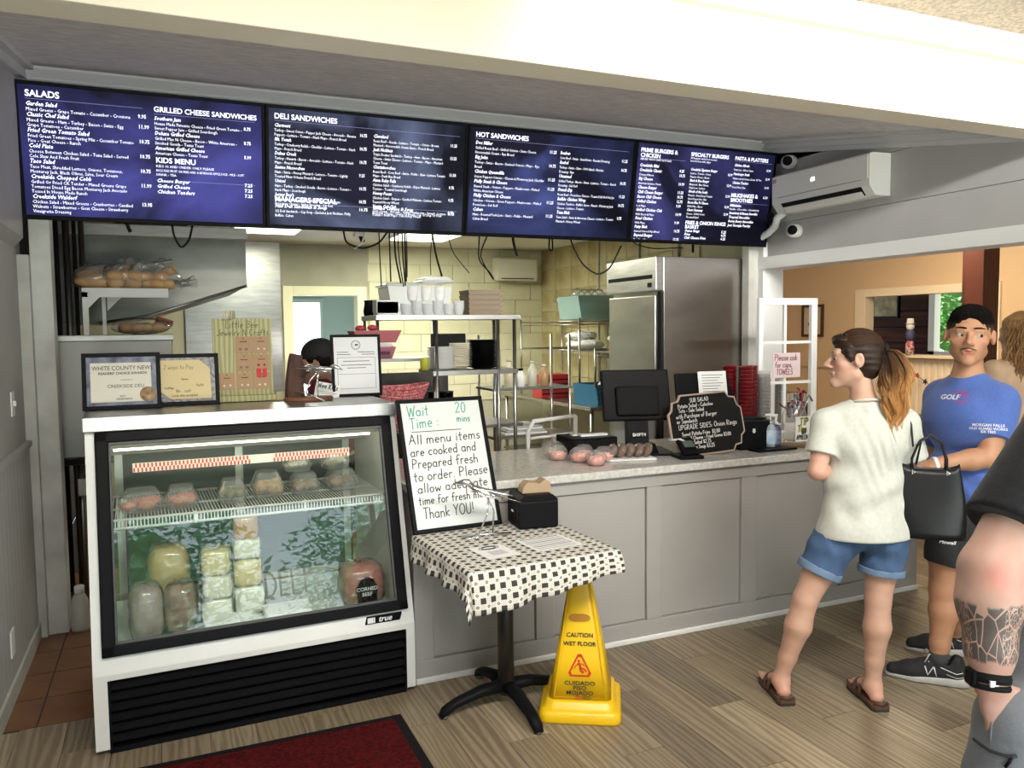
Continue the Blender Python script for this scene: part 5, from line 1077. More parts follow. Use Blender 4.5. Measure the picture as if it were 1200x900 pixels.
t = thing('bread_shelf', 'white metal bracket shelf holding bread on top of the steel cabinet', 'shelf', (-.44, 5.38, 1.64), 0)
SHW = mat('shelf_white', (.66, .66, .62), .4)
B().bx(0, .47, 0, .34, .255, .275).make('shelf_plate', SHW, t, bevel=.002)
B().bx(0, .47, -.012, 0, .225, .28).make('front_lip', SHW, t)
B().bx(0, .03, -.012, .02, 0, .255).make('upright', SHW, t); B().bx(.09, .11, .2, .22, 0, .255).make('upright', SHW, t)
B().prism([(.03, .255), (.12, .255), (.03, .16)], -.008, .0, 'y').make('gusset', SHW, t); B().prism([(.12, .255), (.22, .255), (.12, .15)], .2, .208, 'y').make('gusset', SHW, t)
BUN = mat('bun_crust', (.50, .26, .09), .5, col2=(.62, .40, .18), scale=9); BUN2 = mat('loaf_crust', (.42, .22, .09), .5, col2=(.55, .34, .15), scale=9)
rb = random.Random(11)
spots = [(-.36, 5.50, .27), (-.24, 5.44, .14), (-.13, 5.46, .13), (-.02, 5.48, .15)]
for k, (x, y, ln) in enumerate(spots):
    t = thing('bread_bag', ('clear bag of long brown loaves at the left of the bread shelf', 'clear bag of round buns second from the left on the bread shelf', 'clear bag of round buns third from the left on the bread shelf', 'shiny clear bag of rolls hanging over the right end of the bread shelf')[k], 'bread', (x, y, 1.916), 0, 'bags of bread on the white bracket shelf')
    b = B()
    if k == 0:
        for q in range(3): b.ell((0, -.06 + q * .05, .045 + .02 * q), (.13, .04, .04), 14, 8)
    else:
        for q in range(7): b.ell((rb.uniform(-.06, .06), rb.uniform(-.06, .06), .035 + .045 * (q // 3)), (.05, .05, .035), 12, 8)
    b.make('bread', BUN2 if k == 0 else BUN, t)
    B().ell((.01, 0, .075), (.15 if k == 0 else .105, .11, .08), 22, 14, fn=lambda th, ph: 1 + .09 * math.sin(5 * th + 3 * ph + k) + .05 * math.sin(13 * th - 7 * ph)).make('bag', FILM, t)
    pts_ = [(.05, -.03, .10), (.10, -.06, .13), (.14, -.05, .15)] if k < 3 else [(.05, -.05, .06), (.12, -.08, .02), (.17, -.10, .03)]
    b = B()
    for q in range(6): b.tube([(p[0] + rb.uniform(-.01, .03) * i, p[1], p[2] + rb.uniform(-.02, .02) * i) for i, p in enumerate(pts_)], [(.012, .003), (.018, .002), (.03, .001)], 5, flat=(0, 1, 0))
    b.make('bag_tail', FILM, t)
t = thing('bread_bag', 'clear bag of bread lying under the white bracket shelf', 'bread', (-.13, 5.52, 1.642), 0, 'bags of bread on the white bracket shelf')
b = B()
for q in range(4): b.ell((-.09 + q * .06, 0, .04), (.045, .06, .035), 12, 8)
b.make('bread', BUN2, t); B().ell((0, 0, .05), (.17, .10, .05), 20, 12, fn=lambda th, ph: 1 + .08 * math.sin(7 * th + 3 * ph)).make('bag', FILM, t)
prop(B().cb((-.0, 5.6, 1.72), (.10, .05, .04), (0, .3, .4)), 'red_packet', mat('red_foil', (.35, .08, .05), .4), 'small red packet on the bread under the bracket shelf', 'packet', .006)
t = thing('white_bottle', 'white plastic bottle with cap on the tiles behind the post', 'bottle', (-.49, 4.98, 0), 0)
B().lathe([(0, 0), (.045, 0), (.047, .02), (.047, .16), (.03, .20), (.022, .21)], 16).make('bottle', W_OLD, t); B().lathe([(.026, .21), (.026, .25), (.022, .252)], 14).make('cap', W_TRIM, t)
prop(B().bx(-.50, -.43, 5.28, 5.29, .70, .80), 'outlet_box', W_OLD, 'small metal outlet box below the steel cabinet', 'outlet', .003)

# ================================================================ KITCHEN CENTRE: prep rack
RX, RY = 1.325, 5.40
t = thing('steel_rack', 'stainless steel prep rack with shelves of dishes behind the whiteboard', 'rack', (RX, RY, 0), 0)
B().bx(0, 1.08, 0, .45, 1.72, 1.755).make('top_shelf', STEEL, t, bevel=.003)
B().bx(.40, 1.05, 0, .35, 1.325, 1.36).make('middle_shelf', STEEL, t, bevel=.003)
B().bx(.0, .62, .30, .75, 1.42, 1.445).make('side_shelf', STEEL_D, t, bevel=.003)
B().bx(0, 1.10, .02, .55, .93, .955).make('lower_shelf', STEEL_D, t, bevel=.003)
for x, y in ((.43, .01), (.90, .01), (1.04, .03), (.02, .43), (.55, .43), (1.04, .43), (.02, .05)): B().tube([(x, y, 0 if x > .3 else 1.4), (x, y, 1.72)], .0135, 10).make('post', STEEL, t)
for x in (.90, 1.04): B().lathe([(.02, 0), (.02, .03)], 10, c=(x, .02, 1.33)).make('collar', STEEL_D, t)
TZ1 = 1.756
FOAM = mat('foam_white', (.72, .72, .70), .6); FOG = mat('frosted_plastic', (.80, .82, .82), .25, trans=.45)
t = thing('plastic_tub', 'large frosted plastic tub of foam boxes on top of the steel rack', 'tub', (1.66, RY + .20, TZ1), 0)
b = B().prism([(-.20, 0), (.20, 0), (.235, .20), (-.235, .20)], -.15, .15, 'y'); b.make('body', FOG, t, bevel=.02)
B().bx(-.25, .0, -.16, .16, .20, .222).make('lid', FOG, t, bevel=.01); B().bx(.01, .25, -.16, .16, .225, .245).prism([(.03, .245), (.23, .245), (.20, .27), (.06, .27)], -.14, .14, 'y').make('lid', FOG, t, bevel=.01)
for k in range(3):
    for q in range(4):
        o = prop(B().lathe([(.03, 0), (.042, .04), (.044, .045), (.04, .045)], 14, cap=False), 'foam_cup', FOAM, 'white foam cup, ' + nth(q, 4) + ' of the ' + ('left', 'middle', 'right')[k] + ' short stack before the frosted tub', 'cup', group='foam cups before the frosted tub'); o.location = (1.60 + k * .10, RY + .06, TZ1 + .10 + q * .018)
for k in range(6):
    for q in range(3 if k % 2 else 2):
        o = prop(B().lathe([(.030, 0), (.042, .055), (.043, .058), (.038, .058)], 16, cap=False), 'deli_cup', FOG, 'clear ribbed deli cup, ' + nth(q, 3) + ' in ' + ('first', 'second', 'third', 'fourth', 'fifth', 'sixth')[k] + ' stack from left by tub', 'cup', group='deli cups in the row before the frosted tub'); o.location = (1.55 + k * .078, RY + .05, TZ1 + q * .02)
for k in range(7):
    o = prop(B().prism([(-.07, 0), (.07, 0), (.08, .03), (-.08, .03)], -.06, .06, 'y'), 'foam_tray', FOAM, 'white foam tray, ' + nth(k, 7) + ' of pile on the rack left', 'tray', group='foam trays on the rack'); o.location = (1.42, RY + .1, TZ1 + k * .012 + 0)
for k in range(5):
    o = prop(B().prism([(-.125, 0), (.125, 0), (.135, .035), (-.135, .035)], -.10, .10, 'y'), 'takeout_box', mat('brown_card', (.20, .15, .10), .7), 'brown cardboard takeout box, ' + nth(k, 5) + ' of the stack on the rack', 'box', .003, group='brown takeout boxes on the rack'); o.location = (2.16, RY + .18, TZ1 + k * .036)
b = B()
for a in range(9): b.cb((0, 0, 0), (.001, .001, .001))
t = thing('coffee_pot', 'small black coffee pot hanging behind the left of the rack', 'pot', (1.37, RY + .33, 1.756), 0)
B().lathe([(0, 0), (.05, 0), (.055, .03), (.045, .09), (.05, .11), (0, .11)], 16).make('body', BLACK, t); B().tube([(.05, 0, .02), (.085, 0, .03), (.085, 0, .08), (.05, 0, .09)], .007, 6).make('handle', BLACK, t)
# dishes
def pile(name, label, cat, x, y, z, prof, n, dz, m, group, k=18):
    first = None
    for i in range(n):
        if first is None: first = B().lathe(prof, k, cap=False).make(name, m, None); o = first
        else: o = first.copy(); COL.objects.link(o)
        o.location = (x, y, z + i * dz); tag(o, label + ', ' + nth(i, n), cat, group)
PLT = [(0, .004), (.07, .0), (.105, .014), (.108, .016), (.07, .005), (0, .008)]
BWL = [(0, 0), (.04, 0), (.075, .035), (.078, .036), (.04, .006), (0, .006)]
MZ = 1.361
pile('plate', 'white dinner plate in the left stack on the rack middle shelf', 'plate', 1.83, RY + .13, MZ, PLT, 16, .010, FOAM, 'white plates stacked on the rack')
pile('bowl', 'cream bowl in the centre stack on the rack middle shelf', 'bowl', 1.97, RY + .13, MZ, BWL, 12, .014, mat('cream_bowl', (.66, .60, .46), .4), 'cream bowls stacked on the rack')
pile('platter', 'black platter in the tall dark stack on the rack middle shelf', 'plate', 2.16, RY + .15, MZ, [(0, .004), (.07, 0), (.125, .016), (.128, .018), (.07, .006)], 16, .013, BLACK, 'black platters stacked on the rack')
prop(B().bx(1.84, 2.10, RY + .34, RY + .42, MZ, MZ + .26), 'black_tray', BLACKM, 'tall black tray leaning behind the plate stacks', 'tray', .01)
prop(B().lathe([(0, 0), (.03, 0), (.032, .08), (.03, .09), (0, .09)], 14, c=(1.70, RY + .12, 1.362)), 'pickle_jar', mat('yellow_green_jar', (.45, .45, .05), .2), 'small yellow green jar left of the white plates', 'jar')
t = thing('pink_tub', 'pink plastic bowl with black letters on the left side shelf', 'tub', (1.45, RY + .45, 1.445), 0)
B().lathe([(0, 0), (.10, 0), (.13, .08), (.135, .085), (.125, .085)], 24, cap=False).make('bowl', mat('pink_plastic', (.60, .22, .30), .4), t); B().ell((0, 0, .09), (.11, .11, .035), 14, 8).make('contents', FOAM, t)
text([('CHEESE', -.05, .03, .03, .02, 0)], 0, frame3((0, -.128, 0), (1, 0, 0), (0, 0, 1)), INK, t)
t = thing('red_basket', 'red and pink woven basket behind the whiteboard', 'basket', (1.50, RY + .10, .956), 0)
b = B(); RW = mat('red_weave', (.45, .03, .05), .6, col2=(.75, .35, .35), scale=70, contrast=.25, bump=.5)
for k in range(9): b.tube([((.14 + k * .009) * math.cos(a * PI / 12), (.10 + k * .006) * math.sin(a * PI / 12), .14 + .02 * k + .012 * math.cos(a * PI / 6)) for a in range(24)], .012, 6, closed=True)
b.make('weave', RW, t); B().lathe([(0, 0), (.12, 0), (.14, .15)], 20).make('base', RW, t)
prop(B().cb((1.80, RY + .05, 1.08), (.24, .16, .10), (.2, .12, .1)), 'cardboard_box', mat('brown_box', (.30, .17, .09), .7), 'brown cardboard box between the red basket and the whiteboard', 'box', .003)
prop(B().bx(1.98, 2.10, RY + .1, RY + .2, .956, 1.09), 'white_carton', FOAM, 'small white carton on the lower rack shelf', 'carton', .006)
t = thing('bun_crate', 'dark red crate on a black stand above the framed permit', 'crate', (1.22, 5.1, 1.52), .0)
B().prism([(-.12, .13), (.20, .13), (.16, .05), (-.07, .05)], 0, .2, 'y').make('crate', mat('dark_red_plastic', (.28, .02, .03), .4), t, bevel=.006)
B().tube([(.05, .1, .05), (.05, .1, -1.5)], .02, 8).make('stand', BLACKM, t); B().bx(-.10, .20, -.05, .25, -1.52, -1.49).make('foot', BLACKM, t)
for k, (x, z) in enumerate(((1.17, 1.665), (1.25, 1.668))): prop(B().ell((x, 5.2, z + .0), (.035, .04, .02), 12, 8), 'red_fruit', mat('red_berries', (.45, .05, .06), .5), ('left', 'right')[k] + ' red packet lying in the dark red crate', 'packet')
t = thing('added_dark_range', 'added dark steel range filling the dark area behind the steel rack', 'range', (1.38, 6.45, 0), 0)  # added to darken this area, stands in for dark clutter
B().bx(0, 1.05, 0, .75, .10, .98).make('body', mat('range_steel', (.10, .095, .09), .45, .9, col2=(.04, .04, .038), scale=3), t, bevel=.004)
B().bx(-.01, 1.06, -.03, .76, .98, 1.01).make('hob', BLACKM, t); B().bx(0, 1.05, .70, .75, 1.01, 1.26).make('back_panel', MATS['range_steel'], t)
for k in range(6): B().lathe([(0, 0), (.022, 0), (.018, .03), (0, .03)], 12, M=Matrix.Translation((.12 + k * .16, -.0, .92)) @ Matrix.Rotation(PI / 2, 4, 'X')).make('knob', BLACK, t)
for x in (.05, 1.0):
    for y in (.06, .69): B().tube([(x, y, 0), (x, y, .10)], .02, 8).make('leg', STEEL_D, t)
for k in range(3):
    t = thing('stock_pot', ('left', 'middle', 'right')[k] + ' dark pan on the added range behind the rack', 'pan', (1.58 + k * .32, 6.75, 1.0105), 0, 'pans on the added range')
    B().lathe([(0, 0), (.11, 0), (.115, .09), (.12, .095), (.11, .09), (.105, .01), (0, .01)], 20, cap=False).make('pan_body', BLACK if k % 2 == 0 else STEEL_D, t); B().tube([(0, -.11, .07), (0, -.28, .10)], .010, 6).make('handle', BLACK, t)
# worktop far right: steel table, wire shelves
t = thing('steel_table', 'stainless steel worktable along the stained kitchen wall', 'table', (3.62, 6.55, 0), 0)
B().bx(0, .66, 0, 2.2, .875, .91).make('top', STEEL, t, bevel=.003); B().bx(.02, .64, .05, 2.15, .25, .27).make('undershelf', STEEL_D, t)
for x in (.04, .62):
    for y in (.05, 2.1): B().tube([(x, y, 0), (x, y, .875)], .02, 8).make('leg', STEEL, t)
def wire(name, label, x0, x1, y0, y1, z, post):
    t = thing(name, label, 'shelf', (x0, y0, z), 0); W_, D_ = x1 - x0, y1 - y0
    b = B().tube([(0, 0, 0), (W_, 0, 0), (W_, D_, 0), (0, D_, 0)], .007, 6, closed=True).tube([(0, 0, -.035), (W_, 0, -.035), (W_, D_, -.035), (0, D_, -.035)], .005, 6, closed=True); b.make('rim', STEEL, t)
    b = B(); n = int(D_ / .04)
    for i in range(n): b.tube([(0, (i + .5) * D_ / n, 0), (W_, (i + .5) * D_ / n, 0)], .003, 4)
    o = b.make('wires', STEEL, t); o['kind'] = 'stuff'
    for x in (.0, W_):
        for y in (0, D_): B().tube([(x, y, -post), (x, y, .03)], .012, 8).make('post', STEEL, t)
    return t
wt = wire('wire_shelf_unit', 'tall wire shelf unit with a teal bin above white linen by the stained wall', 3.72, 4.24, 6.95, 8.35, 1.72, .81)
b = B().tube([(0, 0, 0), (.52, 0, 0), (.52, 1.4, 0), (0, 1.4, 0)], .007, 6, closed=True)
b.make('middle_rim', STEEL, wt).location = (0, 0, -.29)
b = B()
for i in range(35): b.tube([(0, (i + .5) * .04, 0), (.52, (i + .5) * .04, 0)], .003, 4)
o = b.make('middle_wires', STEEL, wt); o.location = (0, 0, -.29); o['kind'] = 'stuff'
t = thing('teal_bin', 'clear teal plastic bin of bags on the upper wire shelf', 'bin', (3.98, 7.25, 1.735), 0)
B().prism([(-.19, 0), (.19, 0), (.23, .24), (-.23, .24)], -.22, .25, 'y').make('bin', mat('teal_clear_plastic', (.45, .66, .66), .15, trans=.5), t, bevel=.012)
b = B()
for k in range(9): b.ell((rb.uniform(-.12, .12), rb.uniform(-.12, .15), rb.uniform(.06, .17)), (.08, .08, .05), 10, 6, fn=lambda th, ph: 1 + .15 * math.sin(7 * th + 5 * ph))
b.make('contents', mat('teal_pouch', (.10, .32, .34), .3, col2=(.5, .6, .6), scale=9), t)
b = B()
for k in range(4): b.ell((-.12 + k * .08, 0, .25), (.07, .09, .06), 10, 6, fn=lambda th, ph: 1 + .2 * math.sin(6 * th + 5 * ph))
b.make('bag_top', FILM, t)
for k in range(3):
    t = thing('wrapped_linen', ('lower left white linen bundle on the middle wire shelf', 'right white linen bundle on the middle wire shelf', 'white linen bundle lying on top of the two others')[k], 'bundle', (3.90 + .10 * (k % 2), 7.1 + k * .32 - (.5 if k == 2 else 0), 1.435 + (.085 if k == 2 else 0)), .1 * k, 'white linen bundles on the wire shelf')
    B().ell((0, 0, .05), (.17, .15, .05), 18, 10, fn=lambda th, ph: 1 + .06 * math.sin(5 * th + 4 * ph + k)).make('linen', FOAM, t); B().tube([(.0, .155 * math.cos(a * PI / 8), .05 + .052 * math.sin(a * PI / 8)) for a in range(16)], .004, 5, closed=True).make('tie', W_OLD, t)
wire('utensil_shelf', 'lower wire shelf with gingham cloths above hanging ladles beside the cooler', 3.70, 4.2, 6.05, 6.6, 1.43, .35)
t = thing('gingham_cloth', 'folded red gingham cloth on the shelf beside the cooler', 'cloth', (3.92, 6.2, 1.437), 0)
for k in range(3): B().bx(-.2, .22, -.12, .2, k * .02, k * .02 + .016).make('fold', mat('red_check_cloth', (.55, .06, .06), .8, col2=(.72, .55, .5), scale=60, contrast=.15), t, bevel=.006)
t = thing('white_cloth', 'crumpled white cloth on the folded gingham cloth', 'cloth', (3.84, 6.35, 1.50), 0)
B().ell((0, 0, .05), (.12, .10, .05), 18, 10, fn=lambda th, ph: 1 + .2 * math.sin(5 * th + 6 * ph)).make('cloth', FOAM, t)
t = thing('slicer_machine', 'steel appliance with two blue display lights under the gingham cloths', 'appliance', (3.72, 6.12, 1.20), 0)
B().bx(0, .42, 0, .3, .06, .18).make('housing', STEEL_D, t, bevel=.006)
for x in (.20, .30): B().bx(x, x + .055, -.003, .0, .10, .14).make('display', mat('blue_display', (.05, .1, .6), .4, emit=2.2, ecol=(.15, .25, 1)), t)
b = B()
for k in range(7):
    x = 3.72 + k * .062
    t = thing('ladle', 'steel kitchen tool hanging %s in the row beside the cooler' % ('first', 'second', 'third', 'fourth', 'fifth', 'sixth', 'seventh')[k], 'utensil', (x, 6.03, 1.25), 0, 'steel kitchen tools hanging beside the cooler')
    B().tube([(0, 0, 0), (0, 0, -.16)], (.006), 6).make('handle', STEEL, t)
    (B().ell((0, 0, -.20), (.032, .02, .04), 10, 7) if k % 2 else B().bx(-.025, .025, -.004, .004, -.26, -.16)).make('blade', STEEL, t)
t = thing('blue_tray', 'blue plastic tub of paper cones on the steel table', 'tub', (3.98, 6.85, .911), .1)
b = B(); BLU = mat('blue_plastic', (.015, .13, .26), .4)
b.prism([(-.26, 0), (.26, 0), (.28, .20), (-.28, .20)], -.20, -.185, 'y').prism([(-.26, 0), (.26, 0), (.28, .20), (-.28, .20)], .185, .20, 'y').prism([(-.26, 0), (-.245, 0), (-.265, .20), (-.28, .20)], -.185, .185, 'y').prism([(.245, 0), (.26, 0), (.28, .20), (.265, .20)], -.185, .185, 'y').bx(-.25, .25, -.19, .19, 0, .01)
for k in range(4): b.bx(-.265, .265, -.208, -.20, .03 + k * .042, .05 + k * .042)
b.make('tub', BLU, t)
for k in range(3): B().tube([(-.12 + k * .03, -.05 + k * .05, .17), (.02 + k * .03, -.02 + k * .04, .24)], [.03, .045], 10).make('paper_roll', FOAM, t)
t = thing('red_crate', 'red plastic crate at the far end of the steel table', 'crate', (3.78, 7.75, .911), 0)
B().bx(-.15, .2, -.12, .12, 0, .25).make('crate', mat('red_plastic', (.38, .015, .02), .4), t, bevel=.008)
for k in range(4): B().bx(-.14, .19, -.125, -.12, .04 + k * .05, .055 + k * .05).make('slot', BLACKM, t)
t = thing('stock_shelf', 'low steel shelf of folded aprons and bottles beside the rack', 'shelf', (2.50, 6.2, 0), 0)
B().bx(0, .75, 0, .4, .72, .745).make('shelf', STEEL, t); B().bx(0, .75, 0, .4, 1.13, 1.15).make('shelf', STEEL_D, t)
for x in (.02, .73):
    for y in (.02, .38): B().tube([(x, y, 0), (x, y, 1.6)], .012, 8).make('post', STEEL, t)
for k in range(4): prop(B().bx(2.62 + .015 * k, 3.02 - .02 * k, 6.24, 6.52, .7455 + k * .02, .7635 + k * .02), 'folded_apron', FOAM if k % 2 == 0 else mat('grey_apron', (.4, .4, .38), .8), ('bottom', 'second', 'third', 'top')[k] + ' folded cloth of the low shelf pile', 'cloth', .006, 'folded cloths on the low shelf')
for k in range(5):
    x = 2.58 + k * .11; hh_ = (.16, .22, .14, .20, .17)[k]
    t = thing('sauce_bottle', ('first', 'second', 'third', 'fourth', 'fifth')[k] + ' bottle from the left on the steel shelf by the rack', 'bottle', (x, 6.3, 1.151), 0, 'bottles on the steel shelf by the rack')
    B().lathe([(0, 0), (.04, 0), (.042, hh_ * .7), (.02, hh_ * .85), (.018, hh_)], 14).make('bottle', (FOAM, mat('cream_plastic', (.6, .55, .38), .4), FOAM, mat('pale_glass', (.5, .5, .4), .2), mat('tan_sauce', (.4, .25, .12), .3))[k], t); B().lathe([(.022, hh_), (.022, hh_ + .02), (0, hh_ + .02)], 12).make('cap', BLACK if k == 2 else W_OLD, t)
# tall reach-in cooler
t = thing('reach_in_cooler', 'tall stainless steel reach-in cooler at the right end of the kitchen', 'refrigerator', (3.46, 5.15, 0), 0)
CS = mat('cooler_steel', (.50, .47, .44), .30, 1.0, col2=(.36, .34, .32), scale=1.6, stretch=(1, 1, 3.0), detail=5, contrast=.45, bump=.03, bscale=1.2)
B().bx(.02, .825, 0, .74, .12, 2.185).make('cabinet', CS, t, bevel=.004)
B().bx(-.03, .018, .045, .73, .14, 1.895).make('door', CS, t, bevel=.008)
B().bx(-.05, .02, .0, .74, 1.93, 2.185).make('header_cover', STEEL, t, bevel=.004)
B().bx(-.053, -.048, .05, .70, 2.02, 2.05).make('vent_slot', BLACKM, t)
B().bx(-.055, -.05, .06, .11, 1.955, 1.99).make('lock_badge', BLACKM, t)
B().bx(-.005, .02, -.004, .045, .14, 1.92).make('door_gap', BLACKM, t)
for x in (.06, .78):
    for y in (.06, .68): B().tube([(x, y, 0), (x, y, .12)], .02, 8).make('leg', STEEL_D, t)
# kitchen wall air conditioner, conduit, devices
t = thing('kitchen_air_conditioner', 'small white air conditioner on the far kitchen wall under the menu', 'air conditioner', (3.62, 8.45, 2.22), 0)
B().prism([(0, .03), (-.17, .0), (-.19, .05), (-.19, .25), (-.16, .27), (0, .27)], 0, .50, 'x', M=Matrix.Translation((0, .5, 0))).make('body', mat('ivory_ac', (.66, .64, .52), .4), t, bevel=.006)
B().bx(.04, .46, .318, .33, .02, .04).make('vent', BLACKM, t)
prop(B().tube([(4.27, 8.6, 1.98), (4.27, 5.95, 2.10)], .022, 8), 'conduit_pipe', W_OLD, 'long white pipe running along the stained kitchen wall', 'pipe')
for k, y in enumerate((7.55, 6.75, 6.1)): prop(B().tube([(4.275, y, .95), (4.275, y, 2.59)], .015, 8), 'conduit_pipe', W_OLD, ('white vertical pipe on the stained wall, farthest', 'white vertical pipe on the stained wall, middle one', 'white vertical pipe on the stained wall beside the cooler')[k], 'pipe')
t = thing('wall_outlet', 'black outlet with plug on the stained wall above the blue tub', 'outlet', (4.284, 7.35, 1.16), 0)
B().bx(-.006, 0, -.04, .04, -.06, .06).make('plate', W_TRIM, t); B().bx(-.03, -.006, -.02, .02, -.04, .0).make('plug', BLACK, t)
t = thing('ceiling_camera', 'small white camera under the kitchen ceiling left of the hanging cables', 'camera', (1.78, 7.8, 2.53), 0)
B().bx(-.06, .04, -.04, .04, .03, .07).make('mount', W_TRIM, t); B().tube([(0, 0, .04), (.01, -.05, -.02)], .022, 10).make('camera_body', BLACK, t)
for k, (x, y) in enumerate(((.90, 7.4), (2.45, 7.6))):
    t = thing('ceiling_light', ('flat ceiling light panel over the steel wall panel', 'flat ceiling light panel over the middle of the kitchen')[k], 'light', (x, y, 2.575), 0)
    B().bx(-.30, .30, -.6, .6, .012, .025).make('frame', W_TRIM, t); B().bx(-.28, .28, -.58, .58, .0, .012).make('diffuser', mat('light_diffuser', (1, 1, .9), .5, emit=3.0, ecol=(1, .98, .85)), t)
# cables that hang under the menu screens
def cable(u0, v0, pts, label, y=5.12, r=.006, m=None):
    p = [at(u, v, y=y) for u, v in [(u0, v0)] + pts]
    p.insert(0, Vector((p[0].x, 5.12, 2.41)))
    q = []
    for i in range(len(p) - 1):
        for k in range(5): q.append(p[i].lerp(p[i + 1], k / 5))
    q.append(p[-1])
    for _ in range(3): q = [q[0]] + [(q[i - 1] + q[i] * 2 + q[i + 1]) / 4 for i in range(1, len(q) - 1)] + [q[-1]]
    prop(B().tube(q, r, 6), 'cable', m or BLACKM, label, 'cable')
WCB = W_OLD
cable(201, 255, [(203, 275), (212, 292), (222, 282), (226, 262)], 'black cable loop hanging under the salads screen')
cable(146, 255, [(150, 266), (153, 272)], 'short black plug hanging under the left of the salads screen', r=.01)
cable(402, 268, [(405, 285), (425, 292), (445, 285), (455, 270)], 'black cable loop under the left of the deli sandwiches screen')
cable(428, 268, [(425, 285), (415, 292)], 'white cable under the deli sandwiches screen', m=WCB)
for k, (u, v2, u2) in enumerate(((444, 336, 447), (456, 330, 458), (462, 332, 470), (466, 336, 473), (471, 335, 475), (474, 330, 476), (476, 325, 477))):
    cable(u, 268, [(u + 1, 300), (u2, v2)], 'black cable %s of the bundle hanging left of the frosted tub' % ('first', 'second', 'third', 'fourth', 'fifth', 'sixth', 'last')[k], r=.004 + .001 * (k % 3))
cable(506, 272, [(511, 300), (518, 324)], 'thick black cable dropping to the left of the frosted tub lid', r=.007)
cable(507, 272, [(504, 300), (505, 322)], 'thin black cable beside the thick one over the tub', r=.003)
cable(524, 272, [(530, 296), (550, 320)], 'thin black cable slanting down to the brown boxes', r=.003)
cable(562, 276, [(560, 305), (575, 320), (580, 330), (568, 312), (562, 298), (571, 276)], 'black cable coil hanging over the brown takeout boxes', r=.005)
cable(644, 280, [(643, 293), (648, 294), (647, 280)], 'short black cable loop by the kitchen air conditioner', r=.006)
cable(668, 282, [(682, 310), (700, 323), (715, 315), (728, 288)], 'black cable swag over the stained wall', r=.006)
cable(740, 285, [(765, 292), (800, 290)], 'thin cable sagging under the burgers screen', r=.004)
cable(601, 280, [(603, 290), (606, 300)], 'black plug hanging in front of the kitchen air conditioner', r=.01)
cable(812, 287, [(812, 296)], 'short black plug hanging under the burgers screen', r=.01)
# white chair frame behind the counter
t = thing('step_stool', 'white tubular step stool behind the counter by the register', 'stool', (2.22, 4.62, 0), 0)
B().tube([(-.12, 0, 0), (-.12, 0, 1.0), (-.08, 0, 1.06), (.22, 0, 1.08)], .014, 8).tube([(-.10, .0, .95), (.20, 0, .97)], .010, 8).tube([(.22, 0, 0), (.22, 0, 1.08)], .014, 8).make('tube_frame', W_TRIM, t); B().bx(-.12, .22, -.01, .25, .55, .58).make('step', BLACKM, t)
# ================================================================ DINING ROOM BITS
def wallpic(label, y0, y1, z0, z1, x, mat_, fr_, mw=.02, name='framed_picture'):
    t = thing(name, label, 'picture', (x, (y0 + y1) / 2, z0), 0); hw_ = (y1 - y0) / 2; H_ = z1 - z0
    B().bx(-.03, 0, -hw_, hw_, 0, mw).bx(-.03, 0, -hw_, hw_, H_ - mw, H_).bx(-.03, 0, -hw_, -hw_ + mw, mw, H_ - mw).bx(-.03, 0, hw_ - mw, hw_, mw, H_ - mw).make('frame', fr_, t, bevel=.003)
    s = B().bx(-.016, 0, -hw_ + mw, hw_ - mw, mw, H_ - mw).make('print', mat_, t)
    return t, s
t, s = wallpic('dark framed print of a small boat, seen beyond the window sash', 8.12, 8.50, 1.50, 1.93, XD, mat('cream_mount', (.62, .48, .34), .6), mat('dark_frame_wood', (.05, .025, .015), .4), .035)
B().bx(-.018, -.016, -.07, .08, .15, .19).bx(-.018, -.016, -.03, .05, .19, .24).make('ship_print', INK, s)
t, s = wallpic('framed dark red print on the beige wall at the right edge', 4.55, 5.02, 1.52, 1.92, XD, mat('cream_mount', (.62, .48, .34), .6), BLACK, .03)
s2_ = B().bx(-.018, -.016, -.13, .13, .07, .33).make('red_print', mat('rust_print', (.28, .05, .03), .6), s)
B().tube([(-.019, .07 * math.cos(a * PI / 6) * (1 + .2 * (a % 2)), .2 + .07 * math.sin(a * PI / 6) * (1 + .2 * (a % 2))) for a in range(12)], .006, 4, closed=True).make('emblem', mat('cream_print', (.7, .6, .45), .6), s2_) if False else None
wallpic('dark framed picture on the panelled wall beyond the pass opening', 8.9, 9.4, 1.75, 2.15, 10.27, mat('dim_print', (.12, .10, .06), .8, spec=.1, col2=(.35, .28, .15), scale=9), BLACK, .03)
t = thing('holiday_figure', 'little star spangled figure standing on the pass sill', 'figurine', (7.93, 6.72, 1.301), 0)
B().lathe([(0, 0), (.05, 0), (.045, .12), (.03, .16)], 12).make('skirt', mat('striped_red_white', (.65, .6, .58), .6, col2=(.4, .05, .06), scale=30, contrast=.1), t); B().lathe([(.03, .16), (.05, .2), (.05, .26), (.02, .30)], 12).make('coat', mat('navy_cloth', (.05, .06, .15), .6), t); B().ell((0, 0, .33), (.045, .045, .05), 12, 8).make('head', FOAM, t); B().lathe([(.06, .36), (.04, .365), (.035, .42), (0, .42)], 12).make('hat', FOAM, t)
b = B(); b2 = B()
gp = [Vector((7.88, 6.85 - k * .035, 1.28 - .33 * math.sin(min(k, 22) / 22 * PI / 2) - .004 * k)) for k in range(23)]
t = thing('bunting_string', 'string of red and navy stars draped below the pass sill', 'bunting', gp[0], 0)
g0 = [p - gp[0] for p in gp]
B().tube(g0, .004, 4).make('string', BLACKM, t)
for k, p in enumerate(g0[2::3]): B().prism([(p.y + (.035 if q % 2 else .015) * math.cos(q * PI / 5), p.z + (.035 if q % 2 else .015) * math.sin(q * PI / 5)) for q in range(10)], -.006, .006, 'x').make('star', (mat('star_red', (.4, .02, .02), .6), mat('star_navy', (.02, .02, .05), .6))[k % 2], t)
